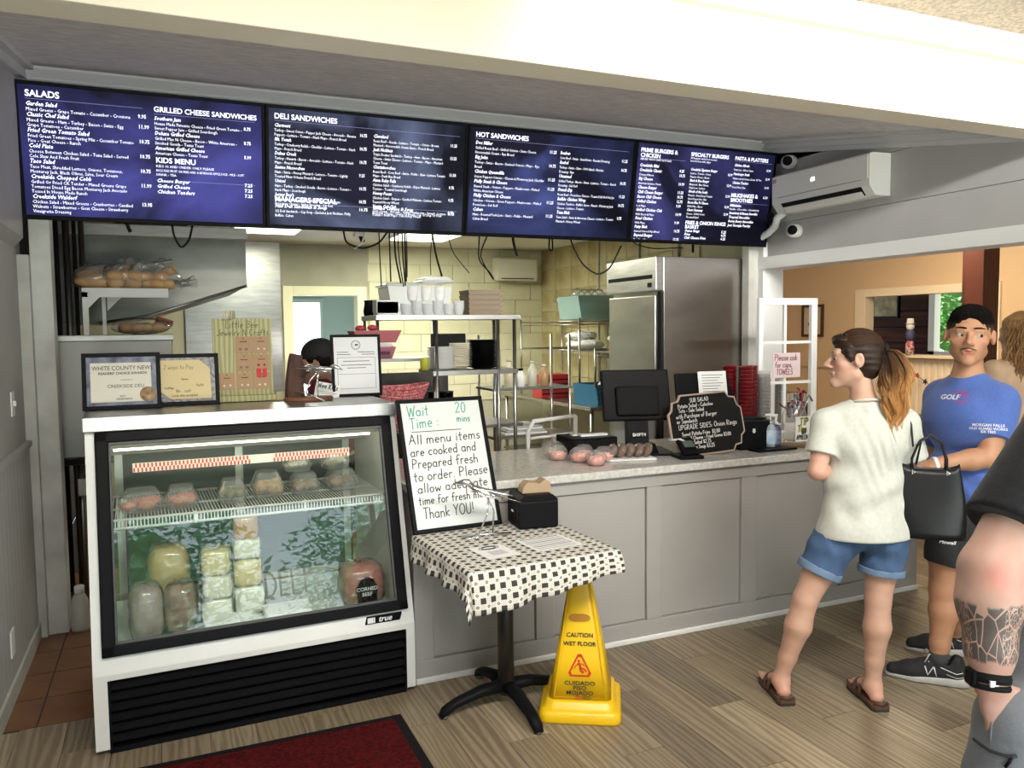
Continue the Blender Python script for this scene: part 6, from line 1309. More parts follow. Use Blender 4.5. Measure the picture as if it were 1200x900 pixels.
t = thing('gift_table', 'dark side table behind the woman holding small red gifts', 'table', (5.05, 4.85, 0), 0)
B().bx(-.4, .9, -.35, .35, .84, .88).make('top', mat('dark_table_wood', (.05, .02, .012), .4), t, bevel=.004)
for x in (-.36, .86):
    for y in (-.31, .31): B().bx(x - .02, x + .02, y - .02, y + .02, 0, .84).make('leg', MATS['dark_table_wood'], t)
RGI = mat('red_gift', (.38, .02, .02), .45)
for k, (x, y, w_, h_) in enumerate(((.05, -.1, .10, .16), (.20, -.15, .13, .05), (.33, -.05, .12, .07), (.45, -.2, .12, .05), (.2, .1, .15, .09), (.6, 0, .12, .06))):
    t2 = thing('gift_box', ('tall red gift tin', 'flat red gift box in front', 'red gift box with white ribbon', 'flat red gift box at right', 'red gift box at the back', 'red gift box at the far right')[k] + ' on the dark side table', 'gift', (5.05 + x, 4.85 + y, .8805), .1 * k, 'red gifts on the side table')
    B().bx(-w_ / 2, w_ / 2, -.05, .05, 0, h_).make('box', RGI, t2, bevel=.004); B().bx(-.008, .008, -.051, .051, 0, h_ + .002).make('ribbon', FOAM, t2)
t = thing('dark_sideboard', 'dark shelf unit seen between the window sash and the woman', 'sideboard', (4.62, 5.75, 0), 0)
B().bx(0, .9, 0, .4, 0, 1.02).make('body', MATS['dark_table_wood'], t, bevel=.004)
for k in range(18): B().bx(.02 + k * .048, .055 + k * .048, -.012, 0, .95, 1.03).make('trim_fringe', W_OLD, t)
for k in range(3):
    t2 = thing('snack_jar', ('left', 'middle', 'right')[k] + ' jar of snacks on the dark sideboard', 'jar', (4.72 + k * .13, 5.9, 1.035), 0, 'jars on the dark sideboard')
    B().bx(-.05, .05, -.05, .05, 0, .15).make('jar', mat('amber_snacks', (.40, .18, .10), .4, col2=(.6, .45, .35), scale=30), t2, bevel=.008); B().lathe([(.04, .15), (.042, .17), (0, .17)], 14).make('lid', BLACK, t2)
# ================================================================ OUTSIDE: trees
def tree(name, label, loc, R_, h, n, seed, m, m2, ls=1.0):
    t = thing(name, label, 'tree', loc, 0); r = random.Random(seed)
    B().tube([(0, 0, 0), (.1, 0, h * .4), (0, .1, h * .7)], [.16, .12, .06], 8).make('trunk', mat('bark', (.10, .07, .05), .9), t)
    b = B()
    for i in range(n):
        th = r.uniform(0, 2 * PI); ph = math.acos(r.uniform(-1, 1)); q = R_ * r.uniform(.6, 1) 
        c = Vector((q * math.sin(ph) * math.cos(th), q * math.sin(ph) * math.sin(th), h * .62 + q * .95 * math.cos(ph) * (h * .42 / R_)))
        a = Vector((r.uniform(-1, 1), r.uniform(-1, 1), r.uniform(-.4, .4))).normalized(); u_ = a.cross(Vector((0, 0, 1))).normalized(); s_ = r.uniform(.10, .20) * ls
        b.add([c - a * s_, c + u_ * s_ * .4, c + a * s_, c - u_ * s_ * .4 + Vector((0, 0, -s_ * .3))], [(0, 1, 2, 3)], r.randrange(2))
    o = b.make('leaves', [m, m2], t); o['kind'] = 'stuff'
    B().ell((0, 0, h * .62), (R_ * (.75 if ls < 1 else .38), R_ * (.75 if ls < 1 else .38), h * (.33 if ls < 1 else .2)), 16, 10, fn=lambda th, ph: 1 + .12 * math.sin(4 * th + 3 * ph)).make('inner_crown', mat('inner_green', (.05, .11, .03), .9, col2=(.10, .2, .06), scale=3), t)
LF1 = mat('leaf_green', (.12, .34, .07), .6); LF2 = mat('leaf_pale_green', (.40, .60, .26), .6)
tree('leafy_tree', 'bright leafy tree outside the window of the panelled room', (16, 11.5, -.4), 3.2, 5.2, 14000, 4, LF1, LF2, .55)
LFT = mat('leaf_teal', (.16, .38, .24), .6); LFT2 = mat('leaf_sea_green', (.32, .58, .42), .6)
for k, x in enumerate((-12.5, -6, .6, 7.0, 13.4, 19.8)):
    tree('street_tree', 'leafy tree across the street, %s from the left' % ('first', 'second', 'third', 'fourth', 'fifth', 'sixth')[k], (x, -15 - (k % 2) * 1.5, -.1), 3.0, 7.5, 3000, 20 + k, LFT, LFT2)
struct('ground', B().bx(-30, 45, -40, -9.5, -.03, -.01), MATS['lawn'])
# window lettering on the shop front (reads from the street)
hand([('CREEKSIDE DELI', 0, 0, .27, 0, 1.76)], frame3((0.0, -2.064, 1.60), (1, 0, 0), (0, 0, 1)), BLACKM, None, 'window_lettering', pen=.026, slant=0, jit=0)
tag(bpy.data.objects['window_lettering'], 'black painted deli name on the shop front glass', 'sign')
# ================================================================ PEOPLE
import openvdb
def J(u, v, d):         # a joint of a figure, standing d metres in front of the lens
    q = RT * ((u - 600) / 940) + DN * ((v - 450) / 940) + FW
    return np.array(Vector((0, 0, CAMH)) + q * d)
RH = np.array((RT.x, RT.y, 0.0)); RH /= np.linalg.norm(RH); FH = np.array((FW.x, FW.y, 0.0)); FH /= np.linalg.norm(FH); UZ = np.array((0, 0, 1.0))
def nrm(a): a = np.array(a, float); return a / np.linalg.norm(a)
class Field:
    """a signed distance field sampled on a grid; every limb and feature melts into the next"""
    def __init__(s, lo, hi, vox):
        s.lo = np.array(lo, float); s.vox = vox; n = np.ceil((np.array(hi) - s.lo) / vox).astype(int) + 1
        s.ax = [s.lo[i] + np.arange(n[i], dtype=np.float32) * vox for i in range(3)]
        s.f = np.full(n, .15, np.float32)
    def box(s, lo, hi):
        sl = []
        for i in range(3):
            a = int(np.floor((lo[i] - s.lo[i]) / s.vox)); b = int(np.ceil((hi[i] - s.lo[i]) / s.vox)) + 1
            a = max(a, 0); b = min(b, s.f.shape[i])
            if b - a < 1: return None
            sl.append(slice(a, b))
        return tuple(sl)
    def put(s, lo, hi, fn, k, mode='u'):
        m = k + .02; sl = s.box(np.array(lo) - m, np.array(hi) + m)
        if sl is None: return s
        X = s.ax[0][sl[0]][:, None, None]; Y = s.ax[1][sl[1]][None, :, None]; Z = s.ax[2][sl[2]][None, None, :]
        d = fn(X, Y, Z); f = s.f[sl]
        if mode == 's': d = -d
        sg = 1 if mode == 'u' else -1
        a, b = sg * f, sg * d
        h = np.clip(.5 + .5 * (b - a) / max(k, 1e-6), 0, 1)
        s.f[sl] = sg * (b * (1 - h) + a * h - k * h * (1 - h)); return s
    def cap(s, a, b, ra, rb, k=.02, mode='u', flat=None):
        a = np.array(a, np.float32); b = np.array(b, np.float32); ab = b - a; L2 = float(ab @ ab) + 1e-9
        def fn(X, Y, Z):
            px, py, pz = X - a[0], Y - a[1], Z - a[2]
            t = np.clip((px * ab[0] + py * ab[1] + pz * ab[2]) / L2, 0, 1)
            dx, dy, dz = px - ab[0] * t, py - ab[1] * t, pz - ab[2] * t
            if flat is not None:
                n, q = flat; c = dx * n[0] + dy * n[1] + dz * n[2]; e = c * (1 / q - 1); dx, dy, dz = dx + e * n[0], dy + e * n[1], dz + e * n[2]
            return np.sqrt(dx * dx + dy * dy + dz * dz) - (ra + (rb - ra) * t)
        r = max(ra, rb); return s.put(np.minimum(a, b) - r, np.maximum(a, b) + r, fn, k, mode)
    def ell(s, c, r, R_=None, k=.02, mode='u'):
        c = np.array(c, np.float32); R_ = np.eye(3) if R_ is None else np.array(R_); r = np.array(r, float)   # rows of R_ = axes
        def fn(X, Y, Z):
            p = (X - c[0], Y - c[1], Z - c[2]); q = [R_[i][0] * p[0] + R_[i][1] * p[1] + R_[i][2] * p[2] for i in range(3)]
            k0 = np.sqrt((q[0] / r[0]) ** 2 + (q[1] / r[1]) ** 2 + (q[2] / r[2]) ** 2)
            k1 = np.sqrt((q[0] / r[0] ** 2) ** 2 + (q[1] / r[1] ** 2) ** 2 + (q[2] / r[2] ** 2) ** 2) + 1e-6
            return k0 * (k0 - 1) / k1
        m = float(max(r)); return s.put(c - m, c + m, fn, k, mode)
    def chain(s, pts, rs, k=.02, flat=None):
        for i in range(len(pts) - 1): s.cap(pts[i], pts[i + 1], rs[i], rs[i + 1], k, flat=flat)
        return s
    def cut(s, p, n, k=.004):   # keep the side the normal points away from
        n = nrm(n); X = s.ax[0][:, None, None]; Y = s.ax[1][None, :, None]; Z = s.ax[2][None, None, :]
        d = ((X - p[0]) * n[0] + (Y - p[1]) * n[1] + (Z - p[2]) * n[2]).astype(np.float32)
        s.f = np.maximum(s.f, d); return s
    def like(s): g = Field.__new__(Field); g.lo, g.vox, g.ax = s.lo, s.vox, s.ax; g.f = np.full_like(s.f, .15); return g
    def join(s, g, k=.015):
        h = np.clip(.5 + .5 * (s.f - g.f) / k, 0, 1); s.f = s.f * (1 - h) + g.f * h - k * h * (1 - h); return s
    def sleeve(s, a, b, ra, rb, p, n, k=.02, extra=None):
        g = s.like(); g.cap(a, b, ra, rb, .01)
        if extra: extra(g)
        g.cut(p, n); return s.join(g, k)
    def cutnear(s, p, n, rad):  # the same, only around p
        n = nrm(n); sl = s.box(np.array(p) - rad, np.array(p) + rad)
        X = s.ax[0][sl[0]][:, None, None]; Y = s.ax[1][sl[1]][None, :, None]; Z = s.ax[2][sl[2]][None, None, :]
        d = ((X - p[0]) * n[0] + (Y - p[1]) * n[1] + (Z - p[2]) * n[2]); s.f[sl] = np.maximum(s.f[sl], d); return s
    def ripple(s, fn):
        X = s.ax[0][:, None, None]; Y = s.ax[1][None, :, None]; Z = s.ax[2][None, None, :]
        s.f = s.f + fn(X, Y, Z).astype(np.float32); return s
    def make(s, name, m, parent=None, color=None, off=None, smooth=True):
        f = s.f.copy()
        for i in range(3):
            sl = [slice(None)] * 3; sl[i] = 0; f[tuple(sl)] = np.maximum(f[tuple(sl)], .01); sl[i] = -1; f[tuple(sl)] = np.maximum(f[tuple(sl)], .01)
        g = openvdb.FloatGrid(.15); g.copyFromArray(f)
        pts, quads = g.convertToQuads(0.0)
        P_ = pts * s.vox + s.lo
        loc = np.zeros(3) if off is None else np.array(off)
        me = bpy.data.meshes.new(name); me.vertices.add(len(P_)); me.vertices.foreach_set('co', (P_ - loc).astype(np.float32).ravel())
        nq = len(quads); me.loops.add(nq * 4); me.loops.foreach_set('vertex_index', np.ascontiguousarray(quads).astype(np.int32).ravel())
        me.polygons.add(nq); me.polygons.foreach_set('loop_start', np.arange(0, nq * 4, 4, dtype=np.int32))
        me.polygons.foreach_set('use_smooth', np.ones(nq, bool)); me.update(calc_edges=True); me.validate()
        me.materials.append(m)
        if color is not None:
            c = color(P_); a = me.color_attributes.new('tone', 'FLOAT_COLOR', 'POINT')
            a.data.foreach_set('color', np.concatenate([c, np.ones((len(c), 1))], 1).astype(np.float32).ravel() if c.shape[1] == 3 else c.astype(np.float32).ravel())
        o = bpy.data.objects.new(name, me); COL.objects.link(o)
        if parent is not None: o.parent = parent
        return o
def frame_of(fwd, up=(0, 0, 1)):
    f = nrm(fwd); r = nrm(np.cross(f, up)); u = np.cross(r, f); return r, f, u      # right, forward, up
def head_prims(F, c, fr, s=1.0, male=False, mouth=.004, wide=1.0):
    r, f, u = fr; R_ = np.array([r, f, u])
    def p(x, y, z): return c + s * (x * r * wide + y * f + z * u)
    S_ = lambda *a: [a[0] * s * wide, a[1] * s, a[2] * s]
    F.ell(p(0, -.016, .032), S_(.075, .096, .088), R_, .01)
    F.ell(p(0, .028, -.035), S_(.058, .062, .078), R_, .03 * s)
    F.cap(p(-.045, .0, -.062), p(0, .072, -.098), .022 * s, .020 * s, .02); F.cap(p(.045, .0, -.062), p(0, .072, -.098), .022 * s, .020 * s, .02)
    F.ell(p(0, .078, -.100), S_(.020, .016, .014), R_, .015)
    F.cap(p(-.036, .072, .030), p(.036, .072, .030), .013 * s, .013 * s, .02)
    for sx in (-1, 1):
        F.ell(p(sx * .044, .055, -.016), S_(.020, .022, .020), R_, .02)
        F.ell(p(sx * .031, .098, .008), S_(.017, .018, .011), R_, .008, 's')
        F.cap(p(sx * .018, .083, .0145), p(sx * .044, .076, .0135), .0042 * s, .0036 * s, .004)
        F.cap(p(sx * .019, .083, -.004), p(sx * .043, .076, -.003), .0036 * s, .003 * s, .004)
        F.cap(p(sx * .016, .088, .029), p(sx * .046, .076, .030), .0052 * s, .004 * s, .008)
        F.ell(p(sx * .079, -.008, -.002), S_(.011, .020, .031), R_, .006); F.ell(p(sx * .090, -.004, .004), S_(.008, .010, .018), R_, .005, 's')
        F.ell(p(sx * .0125, .098, -.029), S_(.0085, .010, .0075), R_, .006)
    F.cap(p(0, .086, .018), p(0, .112, -.020), .0075 * s, .0115 * s, .010)
    F.ell(p(0, .113, -.023), S_(.0115, .010, .009), R_, .006)
    F.cap(p(-.020, .086, -.0565), p(0, .0975, -.0525), .0045 * s, .0062 * s, .006); F.cap(p(.020, .086, -.0565), p(0, .0975, -.0525), .0045 * s, .0062 * s, .006)
    F.cap(p(-.015, .0865, -.0665), p(.015, .0865, -.0665), .0055 * s, .0055 * s, .005)
    F.cap(p(-.018, .096, -.0605), p(.018, .096, -.0605), mouth * s * .5, mouth * s * .5, .002, 's')
    return p
def eyes(p, fr, s, gaze, par, iris):
    r, f, u = fr
    EW = mat('eye_white', (.50, .47, .45), .3); PU = mat('eye_dark', (.01, .01, .01), .2)
    for sx in (-1, 1):
        c = Vector(p(sx * .031, .0735, .006)); o = B().ell(c, (.0125 * s,) * 3, 16, 12).make('eye', EW, par)
        g = Vector(nrm(gaze)); q = g.to_track_quat('Z', 'Y').to_matrix().to_4x4()
        B().lathe([(0, .0136 * s), (.0064 * s, .0124 * s), (.0070 * s, .0100 * s)], 14, M=Matrix.Translation(c) @ q, cap=False).make('iris', iris, o)
        B().lathe([(0, .0142 * s), (.0030 * s, .0138 * s), (.0030 * s, .0118 * s)], 10, M=Matrix.Translation(c) @ q, cap=False).make('pupil', PU, o)
def hand_prims(F, w, d, n, s=1.0, curl=.5, side=1):
    """w wrist, d the way the hand points, n the palm's normal, side +1 when the thumb lies along n x d"""
    d = nrm(d); n = nrm(np.array(n) - d * np.dot(n, d)); t = np.cross(n, d) * side
    F.cap(w, w + d * .05 * s, .026 * s, .030 * s, .015, flat=(n, .62)); F.cap(w + d * .045 * s + t * .018 * s, w + d * .085 * s + t * .022 * s, .018 * s, .016 * s, .012, flat=(n, .75)); F.cap(w + d * .045 * s - t * .018 * s, w + d * .080 * s - t * .022 * s, .018 * s, .015 * s, .012, flat=(n, .75))
    for i, (o, L_, r_) in enumerate(((.032, .068, .0088), (.011, .078, .0090), (-.011, .072, .0086), (-.032, .056, .0078))):
        a = w + d * (.085 - abs(o) * .15) * s + t * o * s; dd = d; c = curl * (1 + .12 * i)
        for q, fr_ in enumerate((.45, .32, .23)):
            dd = nrm(dd * math.cos(c * .8) + n * math.sin(c * .8)) if q or curl > .2 else dd
            b = a + dd * L_ * fr_ * s; F.cap(a, b, r_ * s * (1 - .08 * q), r_ * s * (.94 - .08 * q), .0035); a = b
    a = w + d * .02 * s + t * .022 * s; b = a + (d * .55 + t * .75 + n * .25) * .042 * s; c_ = b + nrm(d * .9 + t * .15 + n * (.3 + curl * .5)) * .034 * s; e = c_ + nrm(d * .8 - t * .1 + n * (.4 + curl)) * .026 * s
    F.cap(a, b, .014 * s, .012 * s, .01); F.cap(b, c_, .0115 * s, .0100 * s, .005); F.cap(c_, e, .0100 * s, .0085 * s, .004)
def skin(name, col, col2, tattoo=False):
    m = mat(name, col, .5, sub=.12, attr='tone', col2=(.90, .82, .80), scale=22, contrast=.9, bump=.05, bscale=160, bdist=.002)
    if tattoo:
        nt = m.node_tree; N = nt.nodes; L = nt.links; b = N['Principled BSDF']; src = b.inputs['Base Color'].links[0].from_socket
        at_ = N.new('ShaderNodeAttribute'); at_.attribute_name = 'ink'
        sp = N.new('ShaderNodeSeparateXYZ'); L.new(at_.outputs['Vector'], sp.inputs[0])    # x along arm, y round arm, z mask
        def mth(op, a, c=None):
            n = N.new('ShaderNodeMath'); n.operation = op
            for i, q in enumerate((a, c)):
                if q is None: continue
                if isinstance(q, (int, float)): n.inputs[i].default_value = q
                else: L.new(q, n.inputs[i])
            return n.outputs[0]
        cb = N.new('ShaderNodeCombineXYZ'); L.new(mth('MULTIPLY', sp.outputs[0], 3.6), cb.inputs[0]); L.new(mth('MULTIPLY', sp.outputs[1], 6.5), cb.inputs[1])
        vo = N.new('ShaderNodeTexVoronoi'); vo.feature = 'DISTANCE_TO_EDGE'; vo.inputs['Scale'].default_value = 1.15; L.new(cb.outputs[0], vo.inputs['Vector'])
        vo2 = N.new('ShaderNodeTexVoronoi'); vo2.feature = 'DISTANCE_TO_EDGE'; vo2.inputs['Scale'].default_value = 5.5; L.new(cb.outputs[0], vo2.inputs['Vector'])
        line = mth('GREATER_THAN', vo.outputs['Distance'], .030); fine = mth('GREATER_THAN', vo2.outputs['Distance'], .06)
        sel = mth('GREATER_THAN', mth('SINE', mth('MULTIPLY', sp.outputs[1], 11.0)), .35)
        pat = mth('MULTIPLY', line, mth('MAXIMUM', fine, mth('SUBTRACT', 1, sel)))
        mx = N.new('ShaderNodeMix'); mx.data_type = 'RGBA'; L.new(mth('MULTIPLY', mth('MULTIPLY', sp.outputs[2], pat), .88), mx.inputs[0]); L.new(src, mx.inputs[6]); mx.inputs[7].default_value = (.055, .058, .06, 1); L.new(mx.outputs[2], b.inputs['Base Color'])
    return m
def blob(P_, c, r): return np.exp(-((P_ - np.array(c)) ** 2).sum(1) / (r * r))[:, None]
def tone(base, spots):      # skin that is redder or darker where this person's skin is
    def fn(P_):
        c = np.tile(np.array(base, float), (len(P_), 1))
        for q, r, col, a in spots: w_ = np.clip(blob(P_, q, r) * a, 0, 1); c = c * (1 - w_) + np.array(col) * w_
        return c
    return fn
def cyl_tone(): pass

# ---------------------------------------------------------------- the woman at the counter
def woman():
    D = 3.46
    O_ = (J(915, 812, 3.59) + J(1025, 818, 3.52)) / 2; O_[2] = 0
    t = thing('person', 'woman in pale grey tee and rolled denim shorts with long blond-tipped ponytail at the counter', 'person', (0, 0, 0))
    aL = J(915, 790, 3.565); aR = J(1023, 792, 3.50); aL[2] = .085; aR[2] = .085
    kL = J(944, 702, 3.50); kR = J(1029, 702, 3.48); hL = J(982, 622, 3.48); hR = J(1037, 624, 3.47)
    pel = J(1010, 612, 3.475); wst = J(1012, 570, 3.47); chs = J(1014, 520, 3.46); nk = J(1014, 476, 3.44); nk2 = J(1008, 446, 3.43)
    sL = J(968, 496, 3.46); sR = J(1060, 496, 3.45); eL = J(958, 552, 3.44); wL = J(1000, 556, 3.63); eR = J(1074, 560, 3.50); wR = J(1062, 578, 3.65)
    lo = np.array([min(p[i] for p in (aL, aR, sL, sR, kL, wL, wR)) - .35 for i in range(3)]); hi = np.array([max(p[i] for p in (aL, aR, sL, sR, kL, wL, wR)) + .32 for i in range(3)]); lo[2] = -.01; hi[2] = 1.72
    ft = nrm((.36, .93, 0))
    fc = nrm(-RH * .97 + FH * .24 - UZ * .02); hc = J(1001, 421, 3.43); fr = frame_of(fc)
    F = Field(lo, hi, .0048)
    def legs(F, g=0.0):
        for h, k, a in ((hL, kL, aL), (hR, kR, aR)):
            m1 = h + (k - h) * .5; cf = k + (a - k) * .32 - FH * .008; lw = k + (a - k) * .72
            F.chain([h, m1, k], [.088 + g, .070 + g, .052 + g], .02); F.chain([k, cf, lw, a], [.051, .055, .037, .032], .02)
    legs(F)
    F.ell(pel + UZ * .0, (.155, .108, .11), np.array([RH, FH, UZ]), .03); F.ell(hL - FH * .02 + RH * .02, (.075, .08, .075), None, .03); F.ell(hR - FH * .02 - RH * .02, (.075, .08, .075), None, .03)
    F.ell(wst, (.130, .095, .12), np.array([RH, FH, UZ]), .05); F.ell(chs, (.155, .105, .14), np.array([RH, FH, UZ]), .05)
    F.cap(sL, nk, .045, .04, .04); F.cap(sR, nk, .045, .04, .04); F.cap(nk - UZ * .02, nk2, .052, .046, .03)
    for s_, e, w_, sd in ((sL, eL, wL, -1), (sR, eR, wR, 1)):
        F.chain([s_, e], [.046, .038], .02); F.chain([e, e + (w_ - e) * .35, w_], [.038, .037, .025], .012)
        hand_prims(F, w_, w_ - e, -UZ if sd < 0 else -RH, .95, .6, sd)
    for a in (aL, aR):      # feet
        hl = a - ft * .035; hl[2] = .045; F.cap(a, hl, .034, .030, .02); ball = a + ft * .125; ball[2] = .038
        F.cap(a + UZ * -.01, ball, .036, .026, .02, flat=(UZ, .9)); sd = np.cross(ft, UZ)
        for q in range(5):
            b0 = ball + sd * (q - 2) * .0165 * (1 if a is aR else -1) * -1; F.cap(b0, b0 + ft * (.05 - .006 * q), .013 - .0012 * q, .010 - .001 * q, .004)
    p = head_prims(F, hc, fr, 1.0)
    base = (.62, .385, .285)
    spots = [(p(sx * .045, .06, -.025), .028, (.70, .33, .26), .5) for sx in (-1, 1)] + [(p(0, .1, -.060), .016, (.55, .20, .17), .9), (eL, .06, (.66, .33, .25), .7)]
    spots += [(a - ft * .03 + UZ * -.04, .05, (.72, .36, .27), .7) for a in (aL, aR)]
    bo = F.make('body', skin('fair_skin', base, None), t, color=tone(base, spots))
    eyes(p, fr, 1.0, fc - FH * .35, t, mat('hazel_iris', (.10, .06, .03), .2))
    B().tube([p(x, .0935 - abs(x) * .25, .0335 - abs(x - .03) * .12) for x in (.014, .022, .032, .044)], [.002, .003, .0028, .0014], 6).tube([p(-x, .0935 - abs(x) * .25, .0335 - abs(x - .03) * .12) for x in (.014, .022, .032, .044)], [.002, .003, .0028, .0014], 6).make('eyebrow', mat('brown_brow', (.07, .035, .02), .8), t)
    # tee shirt
    G = Field(lo, hi, .0055)
    Rm = np.array([RH, FH, UZ])
    G.ell(chs + UZ * .01, (.178, .128, .15), Rm, .03); G.ell(wst - UZ * .0, (.172, .128, .15), Rm, .06); G.ell(pel - UZ * .05 - FH * .012, (.200, .148, .17), Rm, .07)
    G.cap(sL + UZ * .004, nk - UZ * .012, .056, .060, .03); G.cap(sR + UZ * .004, nk - UZ * .012, .056, .060, .03)
    shL = sL + (eL - sL) * .58; shR = sR + (eR - sR) * .58
    def wr(X, Y, Z):
        a = X * RH[0] + Y * RH[1] - chs @ RH; z = Z - chs[2]
        w1 = .0050 * np.sin(55 * (z + .55 * a + .25 * np.sin(9 * a))) * np.exp(-((z + .02) ** 2) / .02 - (a - .06) ** 2 / .012)
        w2 = .0055 * np.sin(48 * (z - .5 * a) + 1.3) * np.exp(-((z + .20) ** 2) / .010)
        w3 = .0040 * np.sin(60 * a + 14 * z) * np.exp(-((z + .28) ** 2) / .006)
        w4 = .004 * np.sin(34 * (z + .9 * a) + 2) * np.exp(-((z - .03) ** 2) / .03 - (a + .1) ** 2 / .01)
        return w1 + w2 + w3 + w4
    G.ripple(wr)
    hem = J(1008, 627, 3.47)
    G.cut(hem, -UZ + .0 * RH)
    for s_, e in ((sL, eL), (sR, eR)): G.sleeve(s_, s_ + (e - s_) * .8, .058, .068, s_ + (e - s_) * .63, e - s_, .03)
    G.cap(nk + UZ * .0, nk2 + UZ * .05 , .052, .052, .004, 's')
    TEE = mat('pale_heather_tee', (.58, .59, .53), .85, col2=(.51, .52, .46), scale=60, sheen=.2, bump=.15, bscale=300)
    sh_ = G.make('t_shirt', TEE, t)
    # neck ribbing
    B().tube([nk + UZ * (.012 - .022 * math.sin(a)) + RH * .064 * math.cos(a) + FH * .062 * math.sin(a) for a in [k * PI / 14 for k in range(28)]], .006, 6, closed=True).make('collar', TEE, sh_)
    # shorts
    G = Field(lo, hi, .0055)
    G.ell(pel - UZ * .0, (.176, .128, .12), Rm, .03)
    for h, k in ((hL, kL), (hR, kR)):
        m1 = h + (k - h) * .62; g = G.like(); g.chain([h - FH * .008, m1 + (k - h) * .12], [.098, .086], .03); g.cut(h + (k - h) * .60, k - h); G.join(g, .03); G.ell(h - FH * .035 + (RH * .03 if h is hL else -RH * .03), (.088, .092, .088), None, .03)
    G.ripple(lambda X, Y, Z: .0025 * np.sin(60 * (Z + .4 * (X * RH[0] + Y * RH[1]))) + .0015 * np.sin(110 * (X * RH[0] + Y * RH[1]) + 30 * Z))
    G.cut(hem + UZ * .02, UZ)
    DEN = mat('blue_denim', (.035, .075, .165), .85, col2=(.07, .13, .25), scale=9, detail=7, contrast=.5, bump=.3, bscale=220)
    so = G.make('denim_shorts', DEN, t)
    CUF = mat('pale_denim_cuff', (.17, .26, .38), .85, col2=(.12, .19, .30), scale=20, bump=.3, bscale=200)
    for h, k in ((hL, kL), (hR, kR)):
        ax = nrm(k - h); c0 = h + (k - h) * .57; r1, f1, u1 = frame_of(ax, FH)
        g = G.like(); g.cap(h, k, .103, .090, .01); g.cut(h + (k - h) * .615, k - h); g.cut(h + (k - h) * .51, h - k); g.make('cuff', CUF, so)
    b = B()
    def onback(x, z, o=.0): return pel + RH * x + UZ * z - FH * (.135 * math.sqrt(max(.05, 1 - (x / .19) ** 2)) + o)
    # sandals
    BRN = mat('brown_leather', (.13, .065, .04), .6, col2=(.09, .045, .028), scale=20, bump=.2); CORK = mat('dark_sole', (.03, .025, .02), .7)
    for a, nm_ in ((aL, 'sandal'), (aR, 'sandal')):
        sd = np.cross(ft, UZ); c0 = np.array((a[0], a[1], 0)); 
        prof = [(-.085, .030), (-.07, .040), (-.02, .038), (.04, .040), (.10, .048), (.15, .046), (.185, .030), (.195, .012)]
        pl_ = [c0 + ft * x + sd * y for x, y in prof] + [c0 + ft * x - sd * y for x, y in prof[::-1]]
        for z0, z1, m_, g, nn in ((0, .012, CORK, None, 'sole'), (.012, .026, BRN, None, 'footbed')):
            n = len(pl_); b = B(); b.add([(*p_[:2], z0) for p_ in pl_] + [(*p_[:2], z1) for p_ in pl_], [tuple(range(n))[::-1], tuple(range(n, 2 * n))] + [(i, (i + 1) % n, (i + 1) % n + n, i + n) for i in range(n)])
            s0 = b.make(nn, m_, t if nn == 'sole' else s0)
        for x, hz, wd_ in ((.055, .085, .016), (.105, .070, .016)):
            B().tube([c0 + ft * (x + .012 * math.cos(q)) + sd * .043 * math.cos(q) + UZ * (.018 + (hz - .02) * math.sin(q)) for q in [k * PI / 10 for k in range(11)]], [(.0025, wd_)] * 11, 8, flat=tuple(ft)).make('strap', BRN, s0)
        B().tube([c0 - ft * .07 + sd * .03 + UZ * .03, c0 - ft * .088 + UZ * .034, c0 - ft * .07 - sd * .03 + UZ * .03], [(.004, .010)] * 3, 6, flat=(0, 0, 1)).make('heel_cup', BRN, s0)
    # hair: cap, strands, ponytail
    H = Field(hc - .2, hc + .2, .004); r, f, u = fr; Rh = np.array([r, f, u])
    H.ell(p(0, -.020, .038), (.082, .101, .091), Rh, .01); H.ell(p(0, -.05, -.01), (.074, .07, .08), Rh, .02)
    H.ell(p(.0, .055, .085), (.055, .035, .025), Rh, .02)
    H.cap(p(.07, .035, .04), p(.078, .022, .0), .018, .010, .015); H.cap(p(-.07, .035, .04), p(-.078, .022, .0), .018, .010, .015)
    H.ell(p(0, .105, -.03), (.075, .065, .085), Rh, .01, 's'); H.ell(p(.085, -.004, -.022), (.02, .024, .032), Rh, .01, 's'); H.ell(p(-.085, -.004, -.022), (.02, .024, .032), Rh, .01, 's')
    H.ripple(lambda X, Y, Z: .0016 * np.sin(240 * ((X - hc[0]) * u[0] + (Y - hc[1]) * u[1] + (Z - hc[2]) * u[2]) + 60 * ((X - hc[0]) * r[0] + (Y - hc[1]) * r[1])))
    HB = mat('dark_brown_hair', (.016, .009, .006), .5, col2=(.034, .019, .012), scale=40, detail=5, stretch=(1, 1, .5), spec=.25)
    ha = H.make('hair', HB, t)
    tie = J(1033, 412, 3.40)
    hm = mat('ombre_hair', (1, 1, 1), .5, spec=.25, attr='tone', col2=(.86, .84, .80), scale=60)
    rnd = random.Random(4); V = []; Fc = []; Cc = []
    def strand(pts, w0, cols):
        n0 = len(V); m = len(pts)
        for i, q in enumerate(pts):
            tg = nrm(pts[min(i + 1, m - 1)] - pts[max(i - 1, 0)]); a = nrm(np.cross(tg, FH + .2 * UZ)); b_ = np.cross(a, tg); w_ = w0 * (1 - .6 * i / m)
            for k in range(3): an = 2 * PI * k / 3; V.append(q + a * w_ * math.cos(an) + b_ * w_ * math.sin(an)); Cc.append(cols[i])
        for i in range(m - 1):
            for k in range(3): Fc.append((n0 + i * 3 + k, n0 + i * 3 + (k + 1) % 3, n0 + (i + 1) * 3 + (k + 1) % 3, n0 + (i + 1) * 3 + k))
    dk = np.array((.035, .018, .011)); md_ = np.array((.16, .075, .03)); bl = np.array((.70, .36, .12)); bl2 = np.array((.85, .58, .30))
